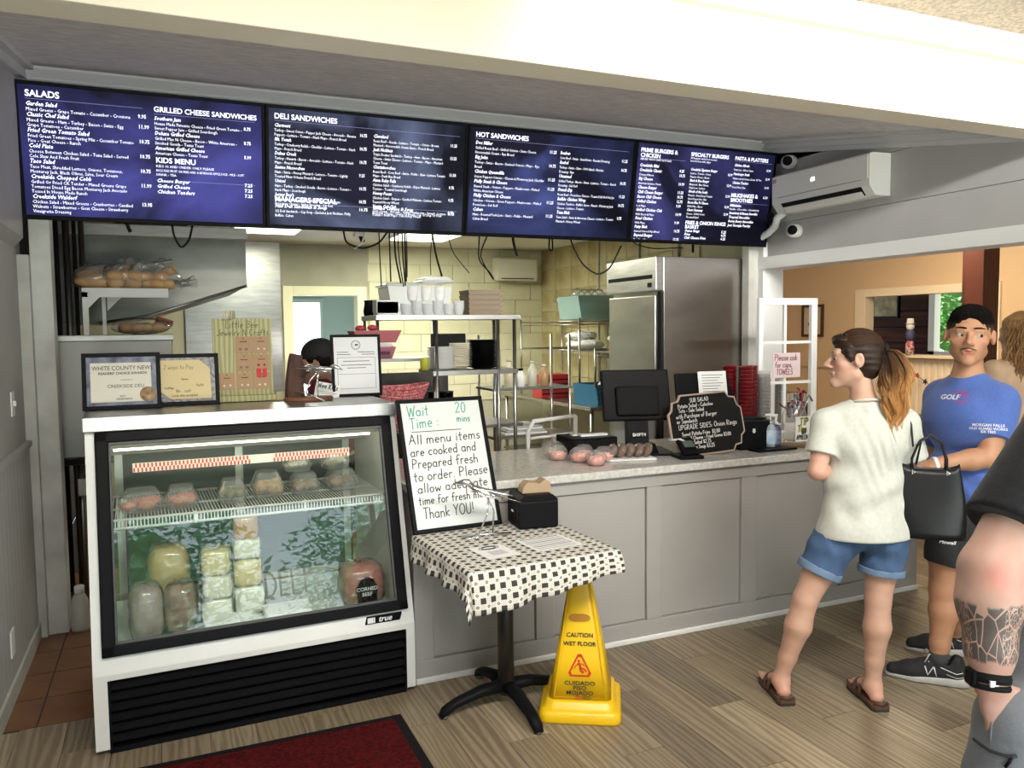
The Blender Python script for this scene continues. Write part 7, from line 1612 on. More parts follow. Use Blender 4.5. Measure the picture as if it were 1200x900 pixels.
    cl_ = [(rnd.uniform(0, 2 * PI), math.sqrt(rnd.random()), rnd.uniform(0, 6.28), rnd.uniform(30, 46), rnd.uniform(.8, 1.05)) for _ in range(34)]
    for i in range(950):
        c5 = cl_[i % 34]; q = c5[1] + rnd.uniform(-.16, .16); a = c5[0] + rnd.uniform(-.25, .25); L_ = rnd.uniform(.27, .37) * c5[4]; ph = c5[2] + rnd.uniform(-.3, .3); fq = c5[3]; pts = []; cols = []
        for k in range(18):
            s_ = k / 17; z = -L_ * s_ ** 1.12; out = math.sin(min(1, s_ * 3.2) * PI / 2)
            cx = out * (.040 + .012 * math.sin(s_ * PI)) ; wd_ = (.014 + .054 * math.sin(min(1, s_ * 2.0) * PI / 2) * (1 - .75 * max(0, s_ - .45) / .55))
            o = RH * (cx * .75 + q * wd_ * math.cos(a)) + FH * (-.055 * out + q * wd_ * .8 * math.sin(a)) + UZ * (z + .028 * math.sin(min(1, s_ * 4) * PI))
            o = o + RH * .013 * min(1, s_ * 1.5) * math.sin(fq * z + ph) + FH * .010 * min(1, s_ * 1.5) * math.cos(fq * z + ph)
            pts.append(tie + o); g = np.clip((s_ - .02) / .50 + .35 * math.cos(a) * q + rnd.uniform(-.05, .05), 0, 1)
            c_ = dk + (md_ - dk) * min(1, g * 2) if g < .5 else md_ + ((bl2 if i % 4 == 0 else bl) - md_) * (g - .5) * 2; cols.append(c_)
        strand(pts, .0016, cols)
    # strands combed back over the skull
    for i in range(420):
        th = rnd.uniform(-1.35, 1.35); st = rnd.uniform(-.3, .6); pts = []; cols = []
        for k in range(12):
            s_ = k / 11; ph = 1.15 - s_ * 2.4 * (1 - .1 * st)
            y = .101 * math.sin(ph) * 1.0; rr = math.cos(ph); x = .083 * math.sin(th) * max(.12, rr); z = .092 * math.cos(th) * max(.12, rr)
            pts.append(p(x, y - .020, z * (1 if z > 0 else .7) + .038 + .003)); cols.append(dk + (md_ * .9 - dk) * (.45 if i % 6 == 0 else .12) * (1 - .3 * s_))
        strand(pts, .0011, cols)
    me = bpy.data.meshes.new('ponytail'); me.from_pydata([tuple(v) for v in V], [], Fc); me.materials.append(hm)
    ca = me.color_attributes.new('tone', 'FLOAT_COLOR', 'POINT'); ca.data.foreach_set('color', np.concatenate([np.array(Cc), np.ones((len(Cc), 1))], 1).astype(np.float32).ravel()); me.polygons.foreach_set('use_smooth', np.ones(len(Fc), bool))
    o = bpy.data.objects.new('hair_strands', me); COL.objects.link(o); o.parent = ha; o['kind'] = 'stuff'
    B().tube([tie + RH * (.012) + UZ * .030 * math.cos(a) + FH * .026 * math.sin(a) for a in [k * PI / 8 for k in range(16)]], .012, 8, closed=True).make('hair_tie', BLACKM, ha)
    b = B()     # sunglasses pushed up on the head
    b.tube([p(.088, .03, .06), p(.091, .0, .035), p(.090, -.012, .012), p(.088, -.014, .004)], .0028, 6).tube([p(.05, .048, .108), p(.075, .045, .09), p(.088, .03, .06)], .005, 6).tube([p(.05, .048, .108), p(-.05, .048, .108)], .004, 6)
    b.make('sunglasses', BLACK, ha); B().ell(p(.09, -.014, .0), (.004, .004, .004), 8, 6).make('earring', SIL, ha)
    B().tube([nk + UZ * .030 - FH * .050 + RH * x for x in (-.04, 0, .04)] , .0022, 5).make('necklace_cord', BLACKM, t)
    # shoulder bag
    bc = J(1089, 584, 3.40)
    g = thing('shoulder_bag', 'black leather tote bag hanging from the woman at her right hip', 'bag', tuple(bc - UZ * .16), math.atan2(RH[1], RH[0]) - .35)
    def bag(s_, tt):
        a = tt * 2 * PI; hx_ = .115 + .025 * (1 - s_); hy = (.065 - .045 * s_ ** 1.5); e = .55
        cx = abs(math.cos(a)) ** e * (1 if math.cos(a) > 0 else -1); sy = abs(math.sin(a)) ** e * (1 if math.sin(a) > 0 else -1)
        sag = 1 + .05 * math.sin(3 * a + 5 * s_)
        return (cx * hx_ * sag, sy * hy * sag, s_ * .30 + .012 * math.cos(2 * a) * s_)
    LEA = mat('black_leather', (.008, .008, .009), .36, bump=.06, bscale=60, spec=.3)
    b = B(); n = 32
    vs = [bag(j / 12, i / n) for j in range(13) for i in range(n)]
    b.add(vs, [(j * n + i, j * n + (i + 1) % n, (j + 1) * n + (i + 1) % n, (j + 1) * n + i) for j in range(12) for i in range(n)] + [tuple(range(n))[::-1]], 0, True); b.make('bag_body', LEA, g, thick=.004)
    for y in (-.018, .018): B().tube([(-.07, y, .27), (-.072, y, .33), (-.045, y * .6, .40), (.0, y * .3, .43), (.04, y * .6, .40), (.06, y, .33), (.06, y, .27)], .0055, 7).make('handle', LEA, g)
    for x in (-.07, .06): B().tube([(x, -.03 + .0, .285 + .0), (x + .01, -.034, .275), (x, -.03, .265)], .003, 5, closed=True).make('ring', SIL, g)
    top = sR + UZ * .066 - RH * .012
    b0 = bc + UZ * .15
    q1 = [b0 - RH * .07 - FH * .02, b0 - RH * .055 + UZ * .10 - FH * .03, sR - FH * .078 - UZ * .09 - RH * .0, sR - FH * .066 - UZ * .0 - RH * .004, top - FH * .02, top + FH * .03, sR + FH * .075 + UZ * .0, sR + FH * .085 - UZ * .10]
    st_ = B().tube(q1, [(.009, .003)] * len(q1), 6, flat=tuple(RH)).make('shoulder_strap', LEA, g); st_.matrix_parent_inverse = g.matrix_basis.inverted()
woman()

# ---------------------------------------------------------------- the man in the blue tee
def man():
    t = thing('person', 'young man with short black hair and moustache in blue tee and black shorts', 'person', (0, 0, 0))
    aN = J(1100, 778, 3.70); aN[2] = .10; aF = J(1118, 752, 4.02); aF[2] = .10
    kN = J(1106, 690, 3.70); kF = J(1128, 690, 3.86); hN = J(1116, 612, 3.68); hF = J(1140, 610, 3.82)
    pel = J(1128, 604, 3.75); wst = J(1130, 560, 3.74); chs = J(1133, 490, 3.72); nk = J(1134, 444, 3.70); nk2 = J(1135, 424, 3.69)
    sR_ = J(1104, 464, 3.86); sL_ = J(1172, 470, 3.60); eL_ = J(1158, 536, 3.56); wL_ = J(1093, 545, 3.60); eR_ = J(1098, 545, 3.98); wR_ = J(1088, 560, 3.72)
    tr = nrm(np.array(sL_ - sR_) * (1, 1, 0)); tf = nrm(np.cross(UZ, tr)); 
    if tf @ FH > 0 and False: tf = -tf
    tf = nrm(np.cross(tr, UZ)); tf = tf if tf @ (-RH) > 0 else -tf      # chest faces the register
    P_all = (aN, aF, sL_, sR_, wL_, kN); lo = np.min(P_all, 0) - .38; hi = np.max(P_all, 0) + .36; lo[2] = -.01; hi[2] = 1.86
    Rt = np.array([tr, tf, UZ]); HS = 1.08
    F = Field(lo, hi, .005)
    for h, k, a in ((hN, kN, aN), (hF, kF, aF)):
        m1 = h + (k - h) * .5; cf = k + (a - k) * .30 + RH * .008; lw = k + (a - k) * .75
        F.chain([h, m1, k], [.100, .082, .062], .02); F.chain([k, cf, lw, a], [.060, .063, .042, .038], .02)
    F.ell(pel, (.17, .12, .12), Rt, .03); F.ell(wst, (.155, .11, .14), Rt, .05); F.ell(chs, (.185, .125, .16), Rt, .05)
    F.cap(sL_, nk, .055, .055, .04); F.cap(sR_, nk, .055, .055, .04); F.cap(nk - UZ * .03, nk2, .066, .060, .03)
    for s_, e, w_, sd in ((sL_, eL_, wL_, 1), (sR_, eR_, wR_, -1)):
        F.chain([s_, s_ + (e - s_) * .5, e], [.060, .056, .045], .02); F.chain([e, e + (w_ - e) * .3, w_], [.046, .048, .030], .015)
        hand_prims(F, w_, w_ - e, -UZ, 1.05, .8, -sd)
    hd = nrm(-FH * .87 - RH * .48 - UZ * .03); hc = J(1136, 394, 3.66); fr = frame_of(hd, nrm(UZ + RH * .07)); p = head_prims(F, hc, fr, HS, True, .007, 1.12)
    base = (.50, .265, .150); st = (.30, .17, .115)
    spots = [(p(0, .07, -.09), .03, st, .35), (p(.045, .04, -.065), .03, st, .3), (p(-.045, .04, -.065), .03, st, .3), (p(0, .097, -.062), .014, (.45, .13, .11), 1.2), (p(0, .11, -.02), .018, (.55, .22, .15), .6), (p(.04, .07, -.015), .03, (.55, .24, .16), .5), (p(-.04, .07, -.015), .03, (.55, .24, .16), .5), (kN, .07, (.40, .2, .12), .5), (eL_, .05, (.52, .25, .15), .5)]
    F.make('body', skin('tan_skin', base, None), t, color=tone(base, spots))
    eyes(p, fr, HS, -FH * .95 + RH * .22 - UZ * .0, t, mat('brown_iris', (.05, .025, .012), .2))
    HBK = mat('short_black_hair', (.008, .006, .005), .8, spec=.1, col2=(.014, .011, .010), scale=120, bump=.8, bscale=260)
    for sx in (-1, 1): B().tube([p(sx * x, .0985 - abs(x) * .30, .036 + .003 * math.sin((x - .012) / .036 * PI)) for x in (.012, .022, .034, .048)], [.0030, .0042, .0040, .002], 6).make('eyebrow', HBK, t)
    B().tube([p(x, .101 - abs(x) * .35, -.044 - abs(x) * .30) for x in (-.026, -.015, -.004, .004, .015, .026)], [(.0022, .002), (.0028, .003), (.0018, .002), (.0018, .002), (.0028, .003), (.0022, .002)], 6).make('moustache', mat('moustache_hair', (.045, .028, .02), .8), t)
    B().bx(-.5, .5, -.5, .5, -.5, .5)
    H = Field(hc - .22, hc + .24, .004); r, f, u = fr; Rh = np.array([r, f, u]); s = HS
    H.ell(p(0, -.020, .042), (.0875 * s, .098 * s, .090 * s), Rh, .01); H.ell(p(0, .012, .090), (.072 * s, .072 * s, .042 * s), Rh, .02)
    H.ell(p(0, .125, -.005), (.086 * s, .085 * s, .112 * s), Rh, .006, 's'); H.cut(p(0, 0, -.005), -u * 1.0 + f * .10)
    H.ell(p(.085, 0, -.015), (.02 * s, .03 * s, .035 * s), Rh, .006, 's'); H.ell(p(-.085, 0, -.015), (.02 * s, .03 * s, .035 * s), Rh, .006, 's')
    H.ripple(lambda X, Y, Z: .0018 * np.sin(210 * X + 90 * Y) * np.sin(230 * Y - 60 * Z) + .0012 * np.sin(330 * Z + 200 * X))
    HF = mat('faded_black_hair', (1, 1, 1), .85, spec=.1, attr='tone', col2=(.7, .7, .7), scale=140, bump=.8, bscale=260)
    def fade(P_):
        z = ((P_ - hc) @ u) / s; w_ = np.clip((.060 - z) / .055, 0, .85)[:, None]; return np.array((.008, .006, .005)) * (1 - w_) + np.array((.20, .11, .075)) * w_
    H.make('hair', HF, t, color=fade)
    # blue tee
    G = Field(lo, hi, .0055)
    G.ell(chs, (.212, .150, .175), Rt, .03); G.ell(wst, (.182, .135, .17), Rt, .06); G.ell(pel - UZ * .02, (.200, .150, .15), Rt, .07)
    G.cap(sL_, nk - UZ * .02, .072, .070, .04); G.cap(sR_, nk - UZ * .02, .072, .070, .04)
    def wr(X, Y, Z):
        a = (X - chs[0]) * tf[0] + (Y - chs[1]) * tf[1]; b_ = (X - chs[0]) * RH[0] + (Y - chs[1]) * RH[1]; z = Z - chs[2]
        return .0055 * np.sin(52 * (z + .5 * b_) + 2 * np.sin(14 * b_)) * np.exp(-((z + .30) ** 2) / .010) + .004 * np.sin(40 * (z - .7 * b_)) * np.exp(-((z + .08) ** 2) / .012) + .003 * np.sin(30 * b_ + 20 * z)
    G.ripple(wr)
    G.cut(J(1120, 594, 3.72), -UZ); [G.sleeve(a_, a_ + (b_ - a_) * .85, .076, .078, a_ + (b_ - a_) * .66, b_ - a_, .03) for a_, b_ in ((sL_, eL_), (sR_, eR_))]
    G.cap(nk + UZ * .005, nk2 + UZ * .06, .066, .07, .004, 's')
    BT = mat('blue_heather_tee', (.050, .105, .36), .85, col2=(.085, .155, .46), scale=150, detail=6, contrast=.6, sheen=.2, bump=.1, bscale=300)
    sh_ = G.make('t_shirt', BT, t)
    B().tube([nk + UZ * (.010 + .012 * math.cos(a)) + tr * .074 * math.sin(a) - tf * .072 * math.cos(a) for a in [k * PI / 14 for k in range(28)]], .006, 6, closed=True).make('collar', BT, sh_)
    # chest and sleeve prints follow the shirt: cast from the front onto the cloth
    bpy.context.view_layer.update(); dg = bpy.context.evaluated_depsgraph_get(); oe = sh_.evaluated_get(dg)
    def cast(obj_, src, dr):
        ok, h, n, _ = obj_.ray_cast(Vector(src), Vector(dr)); return (Vector(h) + Vector(n) * .0018) if ok else None
    def decal(center, dr, lines, m_, name, hand_=False, seg=None):
        dr = Vector(nrm(dr)); rx = Vector(nrm(np.cross(np.array(dr), UZ))); uy = rx.cross(dr)
        M4 = frame3(Vector(center) - dr * .3, rx, uy)
        o = text(lines, 0, M4, m_, t, name, align='CENTER', ext=0)
        for v in o.data.vertices:
            h = cast(sh_, v.co, dr)
            if h is not None: v.co = h
        o.parent = sh_
        return o
    WP = mat('white_shirt_print', (.75, .75, .78), .7); RP = mat('red_shirt_print', (.36, .06, .22), .7)
    cc = J(1117, 466, 3.60); dr = nrm(J(1117, 466, 3.6) - np.array((0, 0, CAMH)))
    decal(cc, dr, [('GOLF', -.014, -.008, .030, .03, .3)], WP, 'chest_print_white')
    decal(cc, dr, [('CREEK', .028, .020, .018, .02, .2), ('O78', .042, .0, .022, .02, .1), ('SPORT', .030, -.026, .018, .02, .2)], RP, 'chest_print_red')
    cs = J(1158, 503, 3.5); decal(cs, nrm(J(1158, 503, 3.6) - np.array((0, 0, CAMH))), [('MORGAN FALLS', 0, .012, .017, .02, .0), ('OLD GUARD WORKS', 0, -.003, .015, .02, 0), ('SIX TEES', 0, -.017, .015, .02, 0)], WP, 'sleeve_print')
    # shorts
    G = Field(lo, hi, .006)
    G.ell(pel - UZ * .02, (.182, .135, .13), Rt, .03)
    for h, k in ((hN, kN), (hF, kF)): G.sleeve(h, h + (k - h) * .75, .108, .096, h + (k - h) * .60, k - h, .03)
    G.ripple(lambda X, Y, Z: .003 * np.sin(40 * (Z + .4 * (X * RH[0] + Y * RH[1]))) + .002 * np.sin(70 * (X * RH[0] + Y * RH[1]) + 20 * Z))
    G.cut(pel + UZ * .06, UZ)
    so = G.make('black_shorts', mat('black_shorts_fabric', (.018, .018, .019), .8, bump=.2, bscale=90), t)
    sc_ = J(1110, 645, 3.5)
    dr2 = Vector(nrm(np.array(dr) * (1, 1, .0))); rx = dr2.cross(Vector((0, 0, 1))).normalized(); M4 = frame3(Vector(sc_) - dr2 * .3, rx, rx.cross(dr2))
    o = text([('Plowell', 0, 0, .022, .03, .2)], 0, M4, WP, so, 'hem_print', align='CENTER', ext=0)
    for v in o.data.vertices:
        h = cast(so, v.co, dr2)
        if h is not None: v.co = h
    # watch
    ax = nrm(wL_ - eL_); r1, f1, u1 = frame_of(ax, UZ); c0 = wL_ - ax * .01
    B().tube([c0 + (r1 * math.cos(a) + u1 * math.sin(a)) * .034 for a in [q * PI / 12 for q in range(24)]], [(.003, .010)] * 24, 6, closed=True, flat=tuple(ax)).make('watch', SIL, t)
    # sneakers with laces and socks
    RUB = mat('pale_rubber', (.55, .54, .52), .5, col2=(.45, .44, .42), scale=20); SUE = mat('black_mesh_upper', (.014, .014, .015), .75, bump=.3, bscale=180); GRY = mat('grey_lace', (.50, .50, .49), .8); WHT = mat('white_leather', (.75, .75, .75), .45)
    def shoe(a, dr_, near):
        d = nrm(dr_ * np.array((1, 1, 0))); sd = np.cross(UZ, d); c0 = np.array((a[0], a[1], 0.0)) - d * .02
        Rs = np.array([d, sd, UZ])
        S0 = Field(c0 - (.36, .36, .0), c0 + (.36, .36, .26), .0045)
        S0.cap(c0 - d * .05 + UZ * .055, c0 + d * .14 + UZ * .045, .046, .043, .02); S0.cap(c0 + d * .13 + UZ * .038, c0 + d * .205 + UZ * .032, .046, .034, .02)
        S0.cap(c0 - d * .055 + UZ * .05, c0 - d * .05 + UZ * .105, .042, .036, .02); S0.cap(c0 + d * .0 + UZ * .10, c0 + d * .09 + UZ * .075, .036, .030, .02)
        S0.cap(c0 + UZ * .11 - d * .005, c0 + UZ * .25 - d * .005, .036, .050, .004, 's'); S0.cut(c0 + UZ * .022, -UZ)
        up_ = S0.make('shoe_upper', SUE, t)
        S1 = Field(c0 - (.36, .36, .0), c0 + (.36, .36, .12), .0045)
        S1.cap(c0 - d * .065 + UZ * .03, c0 + d * .12 + UZ * .022, .050, .048, .02); S1.cap(c0 + d * .12 + UZ * .022, c0 + d * .21 + UZ * .026, .048, .036, .02); S1.cut(c0 + UZ * .040 - d * .0, UZ + d * .10); S1.cut(c0 + UZ * .001, -UZ)
        S1.make('sole', RUB, up_)
        for k in range(6):
            q = k / 5; c1 = c0 + d * (.045 + .085 * q) + UZ * (.118 - .040 * q)
            B().tube([c1 + sd * .028 - UZ * .012, c1 + sd * .012 + UZ * .0, c1 - sd * .012 + UZ * .0, c1 - sd * .028 - UZ * .012], .0035, 6).make('lace', GRY, up_)
        B().tube([c0 + d * .05 + UZ * .125, c0 + d * .06 + sd * .03 + UZ * .138, c0 + d * .08 + sd * .04 + UZ * .10], .003, 5).tube([c0 + d * .05 + UZ * .125, c0 + d * .07 - sd * .03 + UZ * .140, c0 + d * .09 - sd * .035 + UZ * .105], .003, 5).make('lace_bow', GRY, up_)
        dd = Vector(-sd)
        def stitch(pts, w_, m_, nm_):
            b = B(); hp = []
            for x, z in pts:
                ok, h, n, _ = up_.ray_cast(Vector(c0 + d * x + UZ * z) - dd * .2, dd)
                if ok: hp.append(h + n * .001)
            if len(hp) > 1: b.tube(hp, [(w_, .0018)] * len(hp), 6, flat=tuple(-dd.cross(Vector((0, 0, 1))) if False else (0, 0, 1))).make(nm_, m_, up_)
        for pts in ([(.030, .045), (.036, .065), (.042, .085)], [(.042, .085), (.055, .065), (.066, .045)], [(.066, .045), (.072, .065), (.078, .082)]): stitch(pts, .0045, WHT, 'side_letter')
        stitch([(-.075, .075), (-.05, .068), (-.02, .075), (.02, .088), (.035, .095)], .003, WHT, 'side_stripe'); stitch([(-.078, .055), (-.05, .05), (-.01, .06)], .003, GRY, 'side_stripe')
        B().tube([tuple(np.array((a[0], a[1], .085))), tuple(np.array((a[0], a[1], .145)))], .0415, 16).make('sock', mat('charcoal_sock', (.05, .05, .05), .9), up_)
    toe = nrm(np.array((3.063, 2.702, 0)) - np.array((3.24, 2.442, 0)))
    shoe(aN, toe * .8 - RH * .25, 1); shoe(aF, toe * .6 - RH * .5, 1)
man()

# ---------------------------------------------------------------- the person at the right edge: tattooed arm, black tee, grey shorts
def neighbour():
    t = thing('person', 'person at the right edge in black tee and grey shorts with a tattooed forearm', 'person', (0, 0, 0))
    d = 1.60
    sh = J(1264, 486, 1.68); el = J(1161, 668, 1.60); wr_ = J(1160, 800, 1.57); bx_ = RH
    hp = J(1225, 850, 1.62); 
    cen = np.array((sh[0], sh[1], 0)) + RH * .12
    chs = cen + UZ * 1.30; wst = cen + UZ * 1.10; pel = cen + UZ * .93 - RH * .07 - FH * .04; nk = cen + UZ * 1.50; hc = cen + UZ * 1.68; s2 = cen + RH * .21 + UZ * 1.43
    fwd = nrm(-FH - RH * .35); R3 = np.array([np.cross(fwd, UZ), fwd, UZ])
    kR = pel - RH * .12 - UZ * .42; aR = kR - UZ * .40; kL = pel + RH * .13 - UZ * .42; aL = kL - UZ * .40; hR = pel - RH * .10 - UZ * .02; hL = pel + RH * .10 - UZ * .02
    lo = np.minimum(np.min((sh, el, wr_, cen), 0), s2) - .30; hi = np.max((sh, el, wr_, s2), 0) + .32; lo[2] = -.01; hi[2] = 1.86
    F = Field(lo, hi, .006)
    ax = nrm(wr_ - el)
    F.chain([sh, sh + (el - sh) * .55, el], [.066, .063, .056], .02); F.chain([el, el + (wr_ - el) * .28, el + (wr_ - el) * .7, wr_], [.056, .060, .044, .031], .02)
    hand_prims(F, wr_, nrm(ax * .9 + RH * .36 + FH * .05), FH, .95, .3, -1)
    F.ell(chs, (.20, .14, .18), R3, .03); F.ell(wst, (.19, .15, .16), R3, .05); F.ell(pel, (.185, .14, .13), R3, .05); F.cap(sh, nk - UZ * .04, .06, .06, .04); F.cap(s2, nk - UZ * .04, .06, .06, .04); F.cap(nk - UZ * .04, nk + UZ * .08, .062, .058, .03)
    e2 = s2 - UZ * .28 + RH * .05; w2 = e2 - UZ * .24 + fwd * .08
    F.chain([s2, e2], [.064, .050], .02); F.chain([e2, w2], [.050, .032], .02); hand_prims(F, w2, w2 - e2, -RH, 1.05, .4, 1)
    for h, k, a in ((hR, kR, aR), (hL, kL, aL)):
        a = a.copy(); a[2] = .09; F.chain([h, k], [.10, .064], .02); F.chain([k, k + (a - k) * .3, a], [.062, .064, .040], .02); f2 = a + fwd * .13; f2[2] = .045; F.cap(a, f2, .040, .036, .02)
    p = head_prims(F, hc, frame_of(fwd), 1.05, True)
    base = (.56, .36, .29)
    r1, f1, u1 = frame_of(ax, FH)
    spots = [(el + UZ * .0 - FH * .05 - RH * .012, .028, (.72, .22, .18), .75), (el + UZ * .02 - FH * .04 + RH * .03, .05, (.72, .36, .29), .6), (wr_, .05, (.70, .32, .27), .6)]
    bo = F.make('body', skin('pale_skin_tattooed', base, None, True), t, color=tone(base, spots))
    co = np.empty(len(bo.data.vertices) * 3, np.float32); bo.data.vertices.foreach_get('co', co); co = co.reshape(-1, 3)
    q = co - el; L_ = np.linalg.norm(wr_ - el); al = (q @ ax) / L_; an = np.arctan2(q @ u1, q @ r1); rad = np.linalg.norm(q - np.outer(q @ ax, ax), axis=1)
    mk = ((al > .30 + .03 * np.sin(an * 2)) & (al < .80) & (rad < .085)).astype(np.float32)
    ia = bo.data.attributes.new('ink', 'FLOAT_VECTOR', 'POINT'); ia.data.foreach_set('vector', np.stack([al, an / PI, mk], 1).astype(np.float32).ravel())
    eyes(p, frame_of(fwd), 1.05, fwd, t, MATS['brown_iris'])
    H = Field(hc - .2, hc + .22, .006); r, f, u = frame_of(fwd); H.ell(p(0, -.02, .045), (.086, .104, .092), np.array([r, f, u]), .01); H.ell(p(0, .115, -.02), (.085, .075, .085), np.array([r, f, u]), .01, 's'); H.cut(p(0, 0, -.01), -UZ); H.make('hair', mat('brown_short_hair', (.06, .035, .02), .7, bump=.5, bscale=200), t)
    G = Field(lo, hi, .007)
    G.ell(chs, (.235, .175, .20), R3, .03); G.ell(wst - UZ * .02, (.225, .185, .20), R3, .06); G.cap(sh, nk - UZ * .06, .085, .08, .04); G.cap(s2, nk - UZ * .06, .085, .08, .04)
    G.ripple(lambda X, Y, Z: .004 * np.sin(28 * (Z + .6 * (X * RH[0] + Y * RH[1]))) + .002 * np.sin(60 * Z))
    G.cut(pel + UZ * .04, -UZ); hemp = J(1170, 610, 1.62)
    G.sleeve(sh, sh + (el - sh) * .9, .082, .098, hemp, nrm(el - sh), .03); G.sleeve(s2, s2 + (e2 - s2) * .8, .082, .092, s2 + (e2 - s2) * .62, e2 - s2, .03); G.cap(nk - UZ * .0, nk + UZ * .1, .07, .075, .004, 's')
    G.make('t_shirt', mat('faded_black_tee', (.014, .014, .016), .9, spec=.1, col2=(.022, .022, .025), scale=60, sheen=.1, bump=.15, bscale=200), t)
    G = Field(lo, hi, .007)
    G.ell(pel - UZ * .0, (.205, .165, .14), R3, .03)
    for h, k in ((hR, kR), (hL, kL)): G.chain([h, h + (k - h) * 1.1], [.125, .115], .03)
    G.chain([J(1191, 852, 1.59), J(1193, 930, 1.60), J(1198, 1010, 1.62)], [.082, .092, .105], .03)
    G.ripple(lambda X, Y, Z: .004 * np.sin(30 * (Z + .5 * (X * RH[0] + Y * RH[1]))))
    for h, k in ((hR, kR), (hL, kL)): G.cutnear(h + (k - h) * .98, k - h, .16)
    G.cut(pel + UZ * .10, UZ); G.cap(wr_ - ax * .1, J(1166, 822, 1.53), .038, .030, .003, 's')
    GS = mat('grey_shorts_fabric', (.235, .245, .275), .75, col2=(.205, .215, .245), scale=30, bump=.15, bscale=120)
    so = G.make('grey_shorts', GS, t)
    # watch and fitness band
    def ringat(c, rr, w_, m_, nm_, h=.003): return B().tube([c + (r1 * math.cos(a) + u1 * math.sin(a)) * rr for a in [k * PI / 14 for k in range(28)]], [(h, w_)] * 28, 6, closed=True, flat=tuple(ax)).make(nm_, m_, t)
    ringat(wr_ - ax * .012, .0345, .011, BLACKM, 'watch_band', .004)
    ringat(wr_ + ax * .006, .0335, .006, BLACKM, 'second_band', .004)
    wc = wr_ - ax * .012 - RH * .037
    B().cb(tuple(wc), (.012, .030, .034), (0, 0, math.atan2(RH[1], RH[0]))).make('watch_case', BLACK, t, bevel=.004); B().cb(tuple(wr_ - ax * .012 - FH * .033 - RH * .012), (.016, .006, .012), (0, 0, math.atan2(RH[1], RH[0]))).make('buckle', SIL, t)
    # zipped thigh pocket
    bpy.context.view_layer.update()
    def castp(u, v, o=.003):
        a = Vector((0, 0, CAMH)); b_ = (Vector(J(u, v, 1)) - a).normalized(); ok, h, n, _ = so.ray_cast(a, b_); return (h - b_ * o) if ok else None
    for nm_, pts, m_, w_ in (('pocket_seam', [(1141, 866), (1150, 873), (1160, 880), (1172, 884), (1184, 887), (1192, 886)], mat('dark_pocket_cloth', (.05, .05, .055), .9), .003), ('zip_pull', [(1186, 886), (1183, 893), (1178, 899)], BLACKM, .003), ('seam', [(1162, 838), (1162, 850), (1161, 862), (1160, 872)], GS, .0015)):  # pocket seam laid on as a dark tube
        q = [castp(*z) for z in pts]; q = [z for z in q if z is not None]
        if len(q) > 1: B().tube(q, w_, 6).make(nm_, m_, so)
neighbour()

